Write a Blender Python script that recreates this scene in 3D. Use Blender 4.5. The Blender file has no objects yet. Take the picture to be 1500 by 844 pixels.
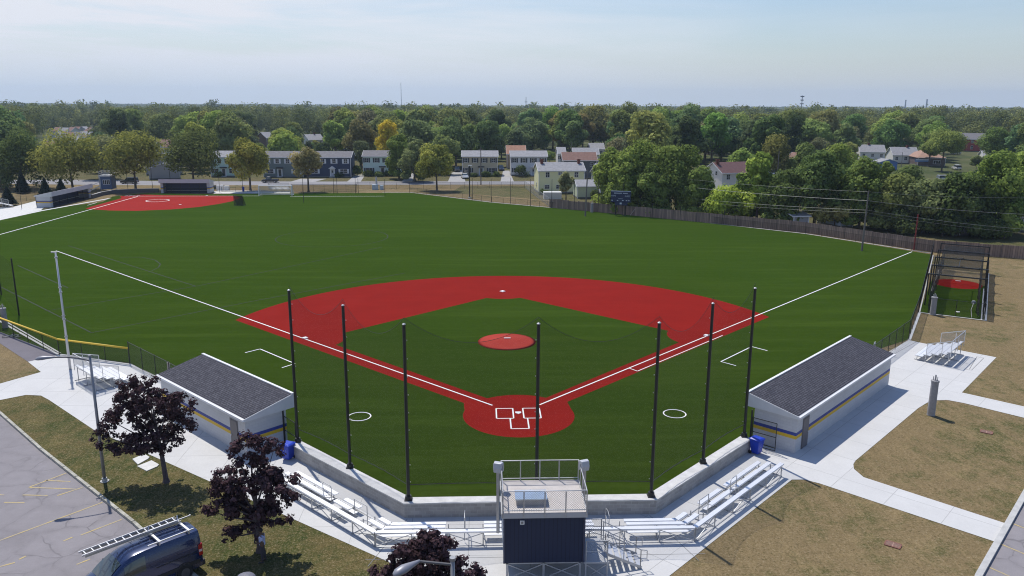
import bpy, math, random
import numpy as np
from mathutils import Vector, Matrix
R = math.radians
S = bpy.context.scene
COL = S.collection
random.seed(7)
RNG = np.random.default_rng(7)

# ------------------------------------------------------------------ camera
CF, CP, CYAW, CRO, CZ, CX, CY = 1166.1213, .227612, .0397866, .00468, 21.8938, -2.5523, -54.0029
_fw = Vector((math.sin(CYAW) * math.cos(CP), math.cos(CYAW) * math.cos(CP), -math.sin(CP)))
_rt = Vector((math.cos(CYAW), -math.sin(CYAW), 0))
_up = _rt.cross(_fw)
_R = _rt * math.cos(CRO) + _up * math.sin(CRO)
_U = -_rt * math.sin(CRO) + _up * math.cos(CRO)
CAM = Vector((CX, CY, CZ))


def P(u, v, z=0.0):
    """place surveyed from the photograph: world point at height z"""
    d = _fw * CF + _R * (u - 750) - _U * (v - 422)
    p = CAM + d * ((z - CZ) / d.z)
    p.z = z
    return p


def XY(u, v, z=0.0):
    p = P(u, v, z)
    return (p.x, p.y)


def proj(p):
    d = Vector(p) - CAM
    z = d.dot(_fw)
    return 750 + CF * d.dot(_R) / z, 422 - CF * d.dot(_U) / z


cam = bpy.data.cameras.new('camera')
camo = bpy.data.objects.new('camera', cam)
COL.objects.link(camo)
m = Matrix((( _R.x, _U.x, -_fw.x, CX), (_R.y, _U.y, -_fw.y, CY), (_R.z, _U.z, -_fw.z, CZ), (0, 0, 0, 1)))
camo.matrix_world = m
cam.sensor_width = 36
cam.lens = CF / 1500 * 36
cam.clip_end = 20000
cam.clip_start = .5
S.camera = camo

# ------------------------------------------------------------------ materials
MATS = {}


def lin(c):
    return tuple((x / 12.92 if x <= .04045 else ((x + .055) / 1.055) ** 2.4) for x in c)


def mat(name, col, rough=.7, metal=0., var=0., vscale=1.5, bump=0., bscale=20., spec=.5, col2=None, coat=0., coord='Object', detail=5.):
    if name in MATS:
        return MATS[name]
    M = bpy.data.materials.new(name)
    M.use_nodes = True
    nt = M.node_tree
    b = nt.nodes['Principled BSDF']
    b.inputs['Roughness'].default_value = rough
    b.inputs['Metallic'].default_value = metal
    b.inputs['Specular IOR Level'].default_value = spec
    b.inputs['Coat Weight'].default_value = coat
    b.inputs['Base Color'].default_value = (*col, 1)
    tc = nt.nodes.new('ShaderNodeTexCoord')
    if var > 0 or col2:
        n = nt.nodes.new('ShaderNodeTexNoise')
        n.inputs['Scale'].default_value = vscale
        n.inputs['Detail'].default_value = detail
        n.inputs['Roughness'].default_value = .65
        nt.links.new(tc.outputs[coord], n.inputs['Vector'])
        mr = nt.nodes.new('ShaderNodeMapRange')
        mr.inputs[1].default_value = .33
        mr.inputs[2].default_value = .67
        nt.links.new(n.outputs['Fac'], mr.inputs[0])
        mx = nt.nodes.new('ShaderNodeMix')
        mx.data_type = 'RGBA'
        c1 = tuple(x * (1 - var) for x in col)
        c2 = col2 if col2 else tuple(min(1, x * (1 + var)) for x in col)
        mx.inputs[6].default_value = (*c1, 1)
        mx.inputs[7].default_value = (*c2, 1)
        nt.links.new(mr.outputs[0], mx.inputs[0])
        nt.links.new(mx.outputs[2], b.inputs['Base Color'])
    if bump > 0:
        n2 = nt.nodes.new('ShaderNodeTexNoise')
        n2.inputs['Scale'].default_value = bscale
        n2.inputs['Detail'].default_value = 3
        nt.links.new(tc.outputs[coord], n2.inputs['Vector'])
        bp = nt.nodes.new('ShaderNodeBump')
        bp.inputs['Strength'].default_value = bump
        bp.inputs['Distance'].default_value = .02
        nt.links.new(n2.outputs['Fac'], bp.inputs['Height'])
        nt.links.new(bp.outputs[0], b.inputs['Normal'])
    MATS[name] = M
    return M


class NT:
    """small helper to write node graphs"""
    def __init__(s, name):
        s.M = bpy.data.materials.new(name)
        s.M.use_nodes = True
        s.t = s.M.node_tree
        s.b = s.t.nodes['Principled BSDF']
        s.out = s.t.nodes['Material Output']
        MATS[name] = s.M

    def n(s, typ, ins=None, **kw):
        nd = s.t.nodes.new('ShaderNode' + typ)
        for k, v in kw.items():
            setattr(nd, k, v)
        for k, v in (ins or {}).items():
            if isinstance(v, bpy.types.NodeSocket):
                s.t.links.new(v, nd.inputs[k])
            else:
                nd.inputs[k].default_value = v
        return nd

    def l(s, a, b):
        s.t.links.new(a, b)

    def mix(s, f, a, b, bt='MIX'):
        nd = s.t.nodes.new('ShaderNodeMix')
        nd.data_type = 'RGBA'
        nd.blend_type = bt
        for i, v in ((0, f), (6, a), (7, b)):
            if isinstance(v, bpy.types.NodeSocket):
                s.t.links.new(v, nd.inputs[i])
            else:
                nd.inputs[i].default_value = v if i == 0 else (*v, 1)
        return nd.outputs[2]

    def rng(s, x, a, b, c=0., d=1.):
        nd = s.n('MapRange', {0: x, 1: a, 2: b, 3: c, 4: d})
        return nd.outputs[0]

    def noise(s, vec, scale, detail=4., rough=.6):
        return s.n('TexNoise', {'Vector': vec, 'Scale': scale, 'Detail': detail, 'Roughness': rough}).outputs['Fac']

    def math(s, op, a, b=0.):
        return s.n('Math', {0: a, 1: b}, operation=op).outputs[0]


# ------------------------------------------------------------------ mesh builder
class MB:
    def __init__(s):
        s.v = []
        s.f = []
        s.mi = []
        s.T = None

    def add(s, vs, fs, m=0):
        o = len(s.v)
        if s.T is not None:
            vs = [s.T @ Vector(v) for v in vs]
        s.v += [tuple(v) for v in vs]
        for f in fs:
            s.f.append(tuple(i + o for i in f))
            s.mi.append(m)
        return s

    def box(s, c, d, rz=0., m=0):
        x, y, z = d[0] / 2, d[1] / 2, d[2] / 2
        ca, sa = math.cos(rz), math.sin(rz)
        vs = []
        for dz in (-z, z):
            for dx, dy in ((-x, -y), (x, -y), (x, y), (-x, y)):
                vs.append((c[0] + dx * ca - dy * sa, c[1] + dx * sa + dy * ca, c[2] + dz))
        return s.add(vs, [(3, 2, 1, 0), (4, 5, 6, 7), (0, 1, 5, 4), (1, 2, 6, 5), (2, 3, 7, 6), (3, 0, 4, 7)], m)

    def b2(s, x0, x1, y0, y1, z0, z1, m=0):
        return s.box(((x0 + x1) / 2, (y0 + y1) / 2, (z0 + z1) / 2), (x1 - x0, y1 - y0, z1 - z0), 0, m)

    def beam(s, p, q, w, h=None, m=0):
        h = h or w
        p, q = Vector(p), Vector(q)
        d = (q - p).normalized()
        a = Vector((0, 0, 1)) if abs(d.z) < .95 else Vector((0, 1, 0))
        x = d.cross(a).normalized()
        y = x.cross(d).normalized()
        vs = []
        for o in (p, q):
            for i, j in ((-1, -1), (1, -1), (1, 1), (-1, 1)):
                vs.append(o + x * (i * w / 2) + y * (j * h / 2))
        return s.add(vs, [(3, 2, 1, 0), (4, 5, 6, 7), (0, 1, 5, 4), (1, 2, 6, 5), (2, 3, 7, 6), (3, 0, 4, 7)], m)

    def tube(s, p, q, r, r2=None, n=8, m=0, cap=True):
        r2 = r if r2 is None else r2
        p, q = Vector(p), Vector(q)
        d = (q - p).normalized()
        a = Vector((0, 0, 1)) if abs(d.z) < .95 else Vector((0, 1, 0))
        x = d.cross(a).normalized()
        y = x.cross(d).normalized()
        vs = []
        for o, rr in ((p, r), (q, r2)):
            for i in range(n):
                t = 2 * math.pi * i / n
                vs.append(o + x * (math.cos(t) * rr) + y * (math.sin(t) * rr))
        fs = [(i, (i + 1) % n, n + (i + 1) % n, n + i) for i in range(n)]
        if cap:
            fs += [tuple(range(n - 1, -1, -1)), tuple(range(n, 2 * n))]
        return s.add(vs, fs, m)

    def path(s, pts, r, n=6, m=0):
        for a, b in zip(pts[:-1], pts[1:]):
            s.tube(a, b, r, None, n, m)
        return s

    def rings(s, rings, m=0, cap=True, closed=True):
        """loft a list of equal-length vertex rings"""
        n = len(rings[0])
        vs = [v for r in rings for v in r]
        fs = []
        for k in range(len(rings) - 1):
            for i in range(n if closed else n - 1):
                j = (i + 1) % n
                fs.append((k * n + i, k * n + j, (k + 1) * n + j, (k + 1) * n + i))
        if cap:
            fs += [tuple(range(n - 1, -1, -1)), tuple(range((len(rings) - 1) * n, len(rings) * n))]
        return s.add(vs, fs, m)

    def prism(s, poly, z0, z1, m=0):
        n = len(poly)
        ar = sum(poly[i][0] * poly[(i + 1) % n][1] - poly[(i + 1) % n][0] * poly[i][1] for i in range(n))
        if ar < 0:
            poly = poly[::-1]
        vs = [(x, y, z0) for x, y in poly] + [(x, y, z1) for x, y in poly]
        fs = [tuple(range(n - 1, -1, -1)), tuple(range(n, 2 * n))] + [(i, (i + 1) % n, n + (i + 1) % n, n + i) for i in range(n)]
        return s.add(vs, fs, m)

    def sheet(s, poly, z, m=0):
        n = len(poly)
        ar = sum(poly[i][0] * poly[(i + 1) % n][1] - poly[(i + 1) % n][0] * poly[i][1] for i in range(n))
        if ar < 0:
            poly = poly[::-1]
        return s.add([(x, y, z) for x, y in poly], [tuple(range(n))], m)

    def strip(s, pts, w, z, m=0):
        """flat painted stripe along 2d points"""
        for (x0, y0), (x1, y1) in zip(pts[:-1], pts[1:]):
            L = math.hypot(x1 - x0, y1 - y0)
            nx, ny = -(y1 - y0) / L * w / 2, (x1 - x0) / L * w / 2
            s.add([(x0 - nx, y0 - ny, z), (x1 - nx, y1 - ny, z), (x1 + nx, y1 + ny, z), (x0 + nx, y0 + ny, z)], [(0, 1, 2, 3)], m)
        return s

    def quad(s, a, b, c, d, m=0):
        return s.add([a, b, c, d], [(0, 1, 2, 3)], m)

    def lathe(s, prof, n=16, c=(0, 0, 0), m=0, cap=True):
        rings = [[(c[0] + r * math.cos(2 * math.pi * i / n), c[1] + r * math.sin(2 * math.pi * i / n), c[2] + z) for i in range(n)] for r, z in prof]
        return s.rings(rings, m, cap)

    def mesh(s, name):
        me = bpy.data.meshes.new(name)
        me.from_pydata(s.v, [], s.f)
        return me

    def build(s, name, mats, parent=None, smooth=False, bevel=0.):
        me = s.mesh(name)
        if not isinstance(mats, (list, tuple)):
            mats = [mats]
        for mm in mats:
            me.materials.append(mm)
        if len(mats) > 1:
            me.polygons.foreach_set('material_index', s.mi)
        if smooth:
            me.polygons.foreach_set('use_smooth', [True] * len(me.polygons))
        me.update()
        o = bpy.data.objects.new(name, me)
        COL.objects.link(o)
        if parent is not None:
            o.parent = parent
        if bevel:
            bv = o.modifiers.new('bevel', 'BEVEL')
            bv.width = bevel
            bv.segments = 2
            bv.limit_method = 'ANGLE'
        return o


def tag(o, label, cat, group=None):
    o['label'] = label
    o['category'] = cat
    if group:
        o['group'] = group
    return o


def thing(name, label, cat, loc=(0, 0, 0), rz=0., group=None):
    o = bpy.data.objects.new(name, None)
    o.empty_display_size = .3
    COL.objects.link(o)
    o.location = loc if len(loc) == 3 else (*loc, 0)
    o.rotation_euler = (0, 0, rz)
    return tag(o, label, cat, group)


def struct(name, mb, m, kind='structure'):
    o = mb.build(name, m)
    o['kind'] = kind
    return o


def kids(o):
    return [c for c in o.children]


def dup(root, loc, rz=None, label=None, group=None, scale=None):
    r = root.copy()
    COL.objects.link(r)
    r.location = loc if len(loc) == 3 else (*loc, 0)
    if rz is not None:
        r.rotation_euler = (0, 0, rz)
    if scale is not None:
        r.scale = (scale,) * 3 if not isinstance(scale, (tuple, list)) else scale
    if label:
        r['label'] = label
    if group:
        r['group'] = group

    def rec(a, b):
        for ch in list(a.children):
            c = ch.copy()
            COL.objects.link(c)
            c.parent = b
            rec(ch, c)
    rec(root, r)
    return r


# ------------------------------------------------------------------ common materials
ALU = mat('aluminium', (.62, .63, .65), .38, .85, var=.06, vscale=3)
ALUP = mat('aluminium_plank', (.80, .81, .83), .42, .35, var=.05, vscale=2)
GALV = mat('galvanised_steel', (.42, .43, .45), .5, .7, var=.1, vscale=6)
BLACKM = mat('black_coated_steel', (.012, .013, .013), .45, 0, var=.2, vscale=4)
WHITEM = mat('white_paint', (.78, .78, .78), .45, var=.03)
LINEW = mat('white_line_fibre', (.75, .76, .74), .9, var=.08, vscale=3)
YEL = mat('yellow_paint', (.62, .42, .03), .6, var=.08)
GLASS = mat('dark_window_glass', (.02, .026, .035), .12, spec=.7, var=.3, vscale=.7)
TRIMW = mat('white_trim', (.68, .69, .71), .55, var=.04)
CONC_PLAIN = mat('plain_concrete', (.42, .42, .41), .85, var=.12, vscale=2.5, bump=.3, bscale=30)
PALEC = mat('pale_concrete_edging', (.55, .55, .53), .85, var=.1, vscale=1.5)


def fence_mat(name, col, op, scale=0):
    t = NT(name)
    t.b.inputs['Base Color'].default_value = (*col, 1)
    t.b.inputs['Roughness'].default_value = .6
    tr = t.n('BsdfTransparent')
    mx = t.n('MixShader')
    if scale:
        # diamond wire pattern in the panel's own uv
        tc = t.n('TexCoord')
        sep = t.n('SeparateXYZ', {0: tc.outputs['UV']})
        a = t.math('ADD', sep.outputs[0], sep.outputs[1])
        b = t.math('SUBTRACT', sep.outputs[0], sep.outputs[1])
        k = []
        for q in (a, b):
            f = t.math('FRACT', t.math('MULTIPLY', q, scale))
            k.append(t.math('LESS_THAN', f, op))
        fac = t.math('MAXIMUM', k[0], k[1])
        t.l(fac, mx.inputs[0])
    else:
        mx.inputs[0].default_value = op
    t.l(tr.outputs[0], mx.inputs[1])
    t.l(t.b.outputs[0], mx.inputs[2])
    t.l(mx.outputs[0], t.out.inputs['Surface'])
    return t.M


NETM = fence_mat('black_netting', (.01, .012, .01), .165)
LINKB = fence_mat('black_chain_link', (.012, .014, .012), .38)
LINKT = fence_mat('thin_black_chain_link', (.02, .02, .018), .20)
LINKG = fence_mat('grey_chain_link', (.35, .36, .37), .30)
LINKD = fence_mat('galvanised_diamond_mesh', (.22, .22, .22), .10, 9.)
WHITENET = fence_mat('white_goal_net', (.8, .8, .8), .38)


def panel_uv(o):
    """uv in metres on planar upright panels: u along the ground, v up"""
    me = o.data
    uv = me.uv_layers.new(name='UVMap')
    for p in me.polygons:
        n = p.normal
        for li in p.loop_indices:
            c = me.vertices[me.loops[li].vertex_index].co
            u = c.x * -n.y + c.y * n.x
            uv.data[li].uv = (u, c.z if abs(n.z) < .7 else c.y)


def fence(name, label, pts, h, step=3., m=None, post=.03, rail=.022, cat='fence', cap=None, closed_ends=True, group=None, capmat=None, bottom=True, steel=None, tall=None):
    steel = steel or BLACKM
    o0 = Vector((pts[0][0], pts[0][1], 0))
    t = thing(name, label, cat, o0, 0, group)
    L = [Vector((x, y, 0)) - o0 for x, y in pts]
    link = MB()
    rails = MB()
    n = 0
    for a, b in zip(L[:-1], L[1:]):
        link.quad(a + Vector((0, 0, .05)), b + Vector((0, 0, .05)), b + Vector((0, 0, h)), a + Vector((0, 0, h)))
        rails.tube(a + Vector((0, 0, h)), b + Vector((0, 0, h)), rail, n=6)
        if bottom:
            rails.tube(a + Vector((0, 0, .08)), b + Vector((0, 0, .08)), rail * .6, n=5)
        k = max(1, round((b - a).length / step))
        for i in range(k):
            q = a.lerp(b, i / k)
            MB().tube(q, q + Vector((0, 0, h + .05)), post if i else post * 1.4, n=8).build('post', steel, t)
    q = L[-1]
    MB().tube(q, q + Vector((0, 0, h + .05)), post * 1.4, n=8).build('post', steel, t)
    lk = link.build('chain_link', m or LINKB, t)
    panel_uv(lk)
    rails.build('rail', steel, t)
    if cap:
        cm = MB()
        for a, b in zip(L[:-1], L[1:]):
            cm.tube(a + Vector((0, 0, h + .03)), b + Vector((0, 0, h + .03)), cap, n=10)
        cm.build('cap_guard', capmat or YEL, t, smooth=True)
    return t
# ------------------------------------------------------------------ world
sun_dir = Vector((-.467 * math.cos(R(60.8)), .884 * math.cos(R(60.8)), math.sin(R(60.8)))).normalized()  # towards the sun
W = bpy.data.worlds.new('World')
S.world = W
W.use_nodes = True
wt = W.node_tree
bg = wt.nodes['Background']
sky = wt.nodes.new('ShaderNodeTexSky')
sky.sky_type = 'NISHITA'
sky.sun_disc = False
sky.sun_elevation = R(60.8)
sky.sun_rotation = math.atan2(sun_dir.x, sun_dir.y)
sky.altitude = 100
sky.air_density = 1.5
sky.dust_density = .35
sky.ozone_density = 1.6
tc = wt.nodes.new('ShaderNodeTexCoord')
mp = wt.nodes.new('ShaderNodeMapping')
mp.inputs['Scale'].default_value = (1.4, 2.2, 14.0)
mp.inputs['Rotation'].default_value = (0, R(4), R(20))
wt.links.new(tc.outputs['Generated'], mp.inputs['Vector'])
n1 = wt.nodes.new('ShaderNodeTexNoise')
n1.inputs['Scale'].default_value = 1.3
n1.inputs['Detail'].default_value = 9
n1.inputs['Roughness'].default_value = .62
n1.inputs['Distortion'].default_value = .5
wt.links.new(mp.outputs[0], n1.inputs['Vector'])
mr = wt.nodes.new('ShaderNodeMapRange')
mr.inputs[1].default_value = .40
mr.inputs[2].default_value = .60
mr.inputs[3].default_value = .30
mr.inputs[4].default_value = 1.0
wt.links.new(n1.outputs['Fac'], mr.inputs[0])
# more veil on the side of the sun
sep = wt.nodes.new('ShaderNodeSeparateXYZ')
wt.links.new(tc.outputs['Generated'], sep.inputs[0])
mr2 = wt.nodes.new('ShaderNodeMapRange')
mr2.inputs[1].default_value = .35
mr2.inputs[2].default_value = -.45
mr2.inputs[3].default_value = .22
mr2.inputs[4].default_value = 1.6
wt.links.new(sep.outputs[0], mr2.inputs[0])
mu = wt.nodes.new('ShaderNodeMath')
mu.operation = 'MULTIPLY'
mu.use_clamp = True
wt.links.new(mr.outputs[0], mu.inputs[0])
wt.links.new(mr2.outputs[0], mu.inputs[1])
mx = wt.nodes.new('ShaderNodeMix')
mx.data_type = 'RGBA'
mx.inputs[7].default_value = (7.9, 8.2, 8.9, 1)
mr4 = wt.nodes.new('ShaderNodeMapRange')
mr4.inputs[1].default_value = .16
mr4.inputs[2].default_value = .55
mr4.inputs[3].default_value = 1.
mr4.inputs[4].default_value = .04
wt.links.new(sep.outputs[2], mr4.inputs[0])
mu4 = wt.nodes.new('ShaderNodeMath')
mu4.operation = 'MULTIPLY'
wt.links.new(mu.outputs[0], mu4.inputs[0])
wt.links.new(mr4.outputs[0], mu4.inputs[1])
wt.links.new(mu4.outputs[0], mx.inputs[0])
tint = wt.nodes.new('ShaderNodeMix')
tint.data_type = 'RGBA'
tint.blend_type = 'MULTIPLY'
tint.inputs[0].default_value = 1.
tint.inputs[7].default_value = (.76, .88, 1.18, 1)
wt.links.new(sky.outputs[0], tint.inputs[6])
wt.links.new(tint.outputs[2], mx.inputs[6])
mr3 = wt.nodes.new('ShaderNodeMapRange')
mr3.inputs[1].default_value = -.01
mr3.inputs[2].default_value = .085
mr3.inputs[3].default_value = .90
mr3.inputs[4].default_value = .0
mr3.interpolation_type = 'SMOOTHSTEP'
wt.links.new(sep.outputs[2], mr3.inputs[0])
mxh = wt.nodes.new('ShaderNodeMix')
mxh.data_type = 'RGBA'
mxh.inputs[7].default_value = (5.9, 6.65, 7.45, 1)
wt.links.new(mr3.outputs[0], mxh.inputs[0])
wt.links.new(mx.outputs[2], mxh.inputs[6])
wt.links.new(mxh.outputs[2], bg.inputs['Color'])
bg.inputs['Strength'].default_value = .085
sl = bpy.data.lights.new('sun', 'SUN')
sl.energy = 3.85
sl.angle = R(.55)
sl.color = (1, .945, .855)
so = bpy.data.objects.new('sun', sl)
COL.objects.link(so)
so.location = (0, 0, 80)
so.rotation_euler = (-sun_dir).to_track_quat('-Z', 'Y').to_euler()
S.view_settings.view_transform = 'Standard'
S.view_settings.look = 'None'
S.view_settings.gamma = 1
S.view_settings.use_curve_mapping = False
S.view_settings.exposure = 0.25
S.cycles.max_bounces = 5
S.cycles.pixel_filter_type = 'BLACKMAN_HARRIS'
S.cycles.filter_width = 1.1
S.cycles.transparent_max_bounces = 24
S.cycles.volume_bounces = 0
S.cycles.use_denoising = True
S.cycles.denoising_input_passes = 'RGB_ALBEDO_NORMAL'
S.cycles.denoising_prefilter = 'NONE'
S.cycles.sample_clamp_indirect = 6

# ------------------------------------------------------------------ ground materials
def lawn(name, dry, green, bias, speck=(.30, .245, .155), sc=1.):
    t = NT(name)
    tc = t.n('TexCoord').outputs['Object']
    big = t.noise(tc, .09 * sc, 5, .6)
    mid = t.noise(tc, .55 * sc, 6, .75)
    fin = t.noise(tc, 8., 5, .9)
    f = t.math('ADD', t.math('MULTIPLY', big, .45), t.math('MULTIPLY', mid, .55))
    f = t.rng(f, bias - .045, bias + .065)
    c = t.mix(f, dry, green)
    # mower tracks, blades and dead straw
    mpn = t.n('Mapping', {'Vector': tc, 'Rotation': (0, 0, R(-38)), 'Scale': (2.6, .22, 1)}).outputs[0]
    st = t.noise(mpn, 1.3, 6, .75)
    c = t.mix(t.rng(st, .48, .66, 0, .45), c, tuple(x * 1.42 for x in dry))
    pat = t.noise(tc, .28, 7, .85)
    c = t.mix(t.rng(pat, .52, .62, 0, .55), c, tuple(x * 1.5 for x in dry))
    tuft = t.noise(tc, 2.6, 6, .9)
    c = t.mix(t.rng(tuft, .52, .64, 0, .7), c, tuple(x * .62 for x in dry))
    c = t.mix(t.rng(tuft, .44, .34, 0, .55), c, tuple(x * 1.5 for x in dry))
    c = t.mix(t.rng(fin, .53, .64, 0, .80), c, speck)
    c = t.mix(t.rng(fin, .48, .36, 0, .75), c, tuple(x * .5 for x in green))
    t.l(c, t.b.inputs['Base Color'])
    t.b.inputs['Roughness'].default_value = .95
    t.b.inputs['Specular IOR Level'].default_value = .1
    bp = t.n('Bump', {'Strength': .8, 'Distance': .06, 'Height': t.noise(tc, 14, 3, .7)})
    t.l(bp.outputs[0], t.b.inputs['Normal'])
    return t.M


DRY = lawn('dry_lawn', (.190, .140, .072), (.070, .076, .024), .535)
DRYG = lawn('half_dry_lawn', (.115, .092, .036), (.038, .055, .012), .49)
GRN = lawn('green_lawn', (.10, .085, .036), (.050, .062, .016), .50)
SUBURB = mat('suburban_ground', (.05, .075, .022), .95, col2=(.11, .11, .05), var=.2, vscale=.03, spec=.1)


def turf_mat():
    t = NT('artificial_turf')
    tc = t.n('TexCoord').outputs['Object']
    mp1 = t.n('Mapping', {'Vector': tc, 'Rotation': (0, 0, R(28)), 'Scale': (.05, .09, 1)}).outputs[0]
    a = t.noise(mp1, 1., 5, .65)
    b = t.noise(tc, .07, 4, .6)
    c = t.noise(tc, 9., 5, .95)
    mp2 = t.n('Mapping', {'Vector': tc, 'Rotation': (0, 0, R(-32)), 'Scale': (.03, .35, 1)}).outputs[0]
    d = t.noise(mp2, 1.4, 5, .7)
    base = t.mix(t.rng(a, .3, .7), (.0165, .028, .0044), (.025, .038, .0066))
    base = t.mix(t.rng(d, .5, .75, 0, .6), base, (.046, .064, .014))
    base = t.mix(t.rng(b, .35, .7, 0, .30), base, (.027, .032, .0045))
    base = t.mix(t.rng(c, .46, .56, 0, .62), base, (.012, .019, .0038))
    e = t.noise(tc, 1.3, 9, .95)
    base = t.mix(t.rng(e, .50, .60, 0, .60), base, (.034, .052, .012))
    mp3 = t.n('Mapping', {'Vector': tc, 'Rotation': (0, 0, R(33)), 'Scale': (.03, .4, 1)}).outputs[0]
    wv = t.noise(mp3, 1., 5, .7)
    base = t.mix(t.rng(wv, .50, .68, 0, .40), base, (.050, .072, .013))
    t.l(base, t.b.inputs['Base Color'])
    t.b.inputs['Roughness'].default_value = .85
    t.b.inputs['Specular IOR Level'].default_value = .0
    t.b.inputs['Sheen Weight'].default_value = .18
    t.b.inputs['Sheen Tint'].default_value = (.4, .9, .05, 1)
    bp = t.n('Bump', {'Strength': .5, 'Distance': .02, 'Height': t.noise(tc, 25, 2, .7)})
    t.l(bp.outputs[0], t.b.inputs['Normal'])
    return t.M


TURF = turf_mat()


def red_mat(name, c1, c2):
    t = NT(name)
    tc = t.n('TexCoord').outputs['Object']
    a = t.noise(tc, .25, 4, .6)
    mp1 = t.n('Mapping', {'Vector': tc, 'Rotation': (0, 0, R(12)), 'Scale': (.06, .8, 1)}).outputs[0]
    b = t.noise(mp1, 1.5, 5, .7)
    c = t.noise(tc, 11., 3, .8)
    col = t.mix(t.rng(a, .3, .7), c1, c2)
    col = t.mix(t.rng(b, .5, .8, 0, .35), col, tuple(x * 1.25 for x in c2))
    col = t.mix(t.rng(c, .4, .75, 0, .35), col, tuple(x * .6 for x in c1))
    t.l(col, t.b.inputs['Base Color'])
    t.b.inputs['Roughness'].default_value = .9
    t.b.inputs['Specular IOR Level'].default_value = .03
    return t.M


RED = red_mat('red_infield_turf', (.200, .0100, .0065), (.230, .013, .0085))
REDM = red_mat('red_mound_turf', (.33, .038, .028), (.38, .058, .044))


def conc_mat(name, rz, sx, sy, off=(0, 0), col=(.55, .55, .545)):
    t = NT(name)
    tc = t.n('TexCoord').outputs['Object']
    mpn = t.n('Mapping', {'Vector': tc, 'Rotation': (0, 0, rz), 'Location': (off[0], off[1], 0)}).outputs[0]
    br = t.n('TexBrick', {'Vector': mpn, 'Scale': 1., 'Mortar Size': .018, 'Mortar Smooth': .3, 'Brick Width': sx, 'Row Height': sy,
                          'Color1': (*col, 1), 'Color2': (*[x * .955 for x in col], 1), 'Mortar': (*[x * .50 for x in col], 1)}, offset=0.)
    n = t.noise(tc, .5, 6, .7)
    n2 = t.noise(tc, 6., 4, .7)
    mp3 = t.n('Mapping', {'Vector': tc, 'Rotation': (0, 0, rz), 'Scale': (6, .5, 1)}).outputs[0]
    n3 = t.noise(mp3, 1.2, 3, .6)
    c = t.mix(t.rng(n, .35, .7, 0, .55), br.outputs['Color'], tuple(x * .84 for x in col))
    n4 = t.noise(tc, .17, 7, .8)
    c = t.mix(t.rng(n4, .50, .64, 0, .5), c, tuple(x * .86 for x in col))
    c = t.mix(t.rng(n2, .45, .75, 0, .22), c, tuple(x * .74 for x in col))
    c = t.mix(t.rng(n3, .5, .8, 0, .20), c, tuple(x * .86 for x in col))
    t.l(c, t.b.inputs['Base Color'])
    t.b.inputs['Roughness'].default_value = .85
    t.b.inputs['Specular IOR Level'].default_value = .2
    return t.M


def asphalt(name, col, crack=1.):
    t = NT(name)
    tc = t.n('TexCoord').outputs['Object']
    wv = t.n('TexNoise', {'Vector': tc, 'Scale': .5, 'Detail': 3.})
    dv = t.n('VectorMath', {0: tc, 1: wv.outputs['Color']}, operation='ADD').outputs[0]
    vo = t.n('TexVoronoi', {'Vector': dv, 'Scale': .42}, feature='DISTANCE_TO_EDGE').outputs['Distance']
    patch = t.noise(tc, .22, 5, .7)
    fine = t.noise(tc, 22., 3, .8)
    med = t.noise(tc, 1.6, 6, .75)
    c = t.mix(t.rng(patch, .3, .7), tuple(x * .86 for x in col), tuple(x * 1.12 for x in col))
    c = t.mix(t.rng(med, .45, .75, 0, .4), c, tuple(x * 1.22 for x in col))
    c = t.mix(t.rng(fine, .4, .75, 0, .35), c, tuple(x * .72 for x in col))
    if crack:
        cf = t.math('MULTIPLY', t.rng(vo, .022, .0, 0, .6 * crack), t.rng(patch, .47, .6))
        c = t.mix(cf, c, tuple(x * .38 for x in col))
        blot = t.math('MULTIPLY', t.rng(vo, .16, .0, 0, .45 * crack), t.rng(med, .42, .6))
        c = t.mix(blot, c, tuple(x * .6 for x in col))
    t.l(c, t.b.inputs['Base Color'])
    t.b.inputs['Roughness'].default_value = .9
    t.b.inputs['Specular IOR Level'].default_value = .2
    return t.M


ASPH = asphalt('worn_asphalt', (.238, .224, .236))
ASPHD = asphalt('smooth_asphalt', (.155, .145, .165), 0)
ROADM = asphalt('road_asphalt', (.25, .245, .255), .3)
CONC1 = conc_mat('plaza_concrete', 0, 3.05, 3.0, (.2, .4))
CONC2 = conc_mat('walk_concrete', R(45), 3.0, 3.0)
YLINE = mat('worn_yellow_marking', (.50, .37, .12), .8, col2=(.30, .27, .22), var=.05, vscale=2.2)

# ------------------------------------------------------------------ terrain sheets
struct('ground', MB().sheet([(-5200, -300), (5200, -300), (5200, 5600), (-5200, 5600)], -.06), SUBURB)
struct('lawn', MB().sheet([(-150, -60), (90, -60), (170, 30), (95, 128), (20, 168), (-200, 168)], -.02), DRY)


def PX(*a):
    return [XY(u, v) for u, v in a]


struct('front_lawn', MB().sheet(PX((-10, 600), (0, 583), (38, 579), (60, 579.5), (70, 583), (138, 630), (300, 702), (560, 819), (620, 846), (600, 1000), (190, 1000), (250, 800), (196, 767), (61, 660)), -.012), DRYG)
struct('yard_lawn', MB().sheet([(-10, 147), (30, 120), (64, 84), (110, 40), (150, 60), (90, 140), (30, 165), (-8, 163)], -.012), GRN)
struct('far_yards', MB().sheet([(-140, 172.5), (60, 172.5), (80, 260), (-160, 260)], -.016), GRN)

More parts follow.
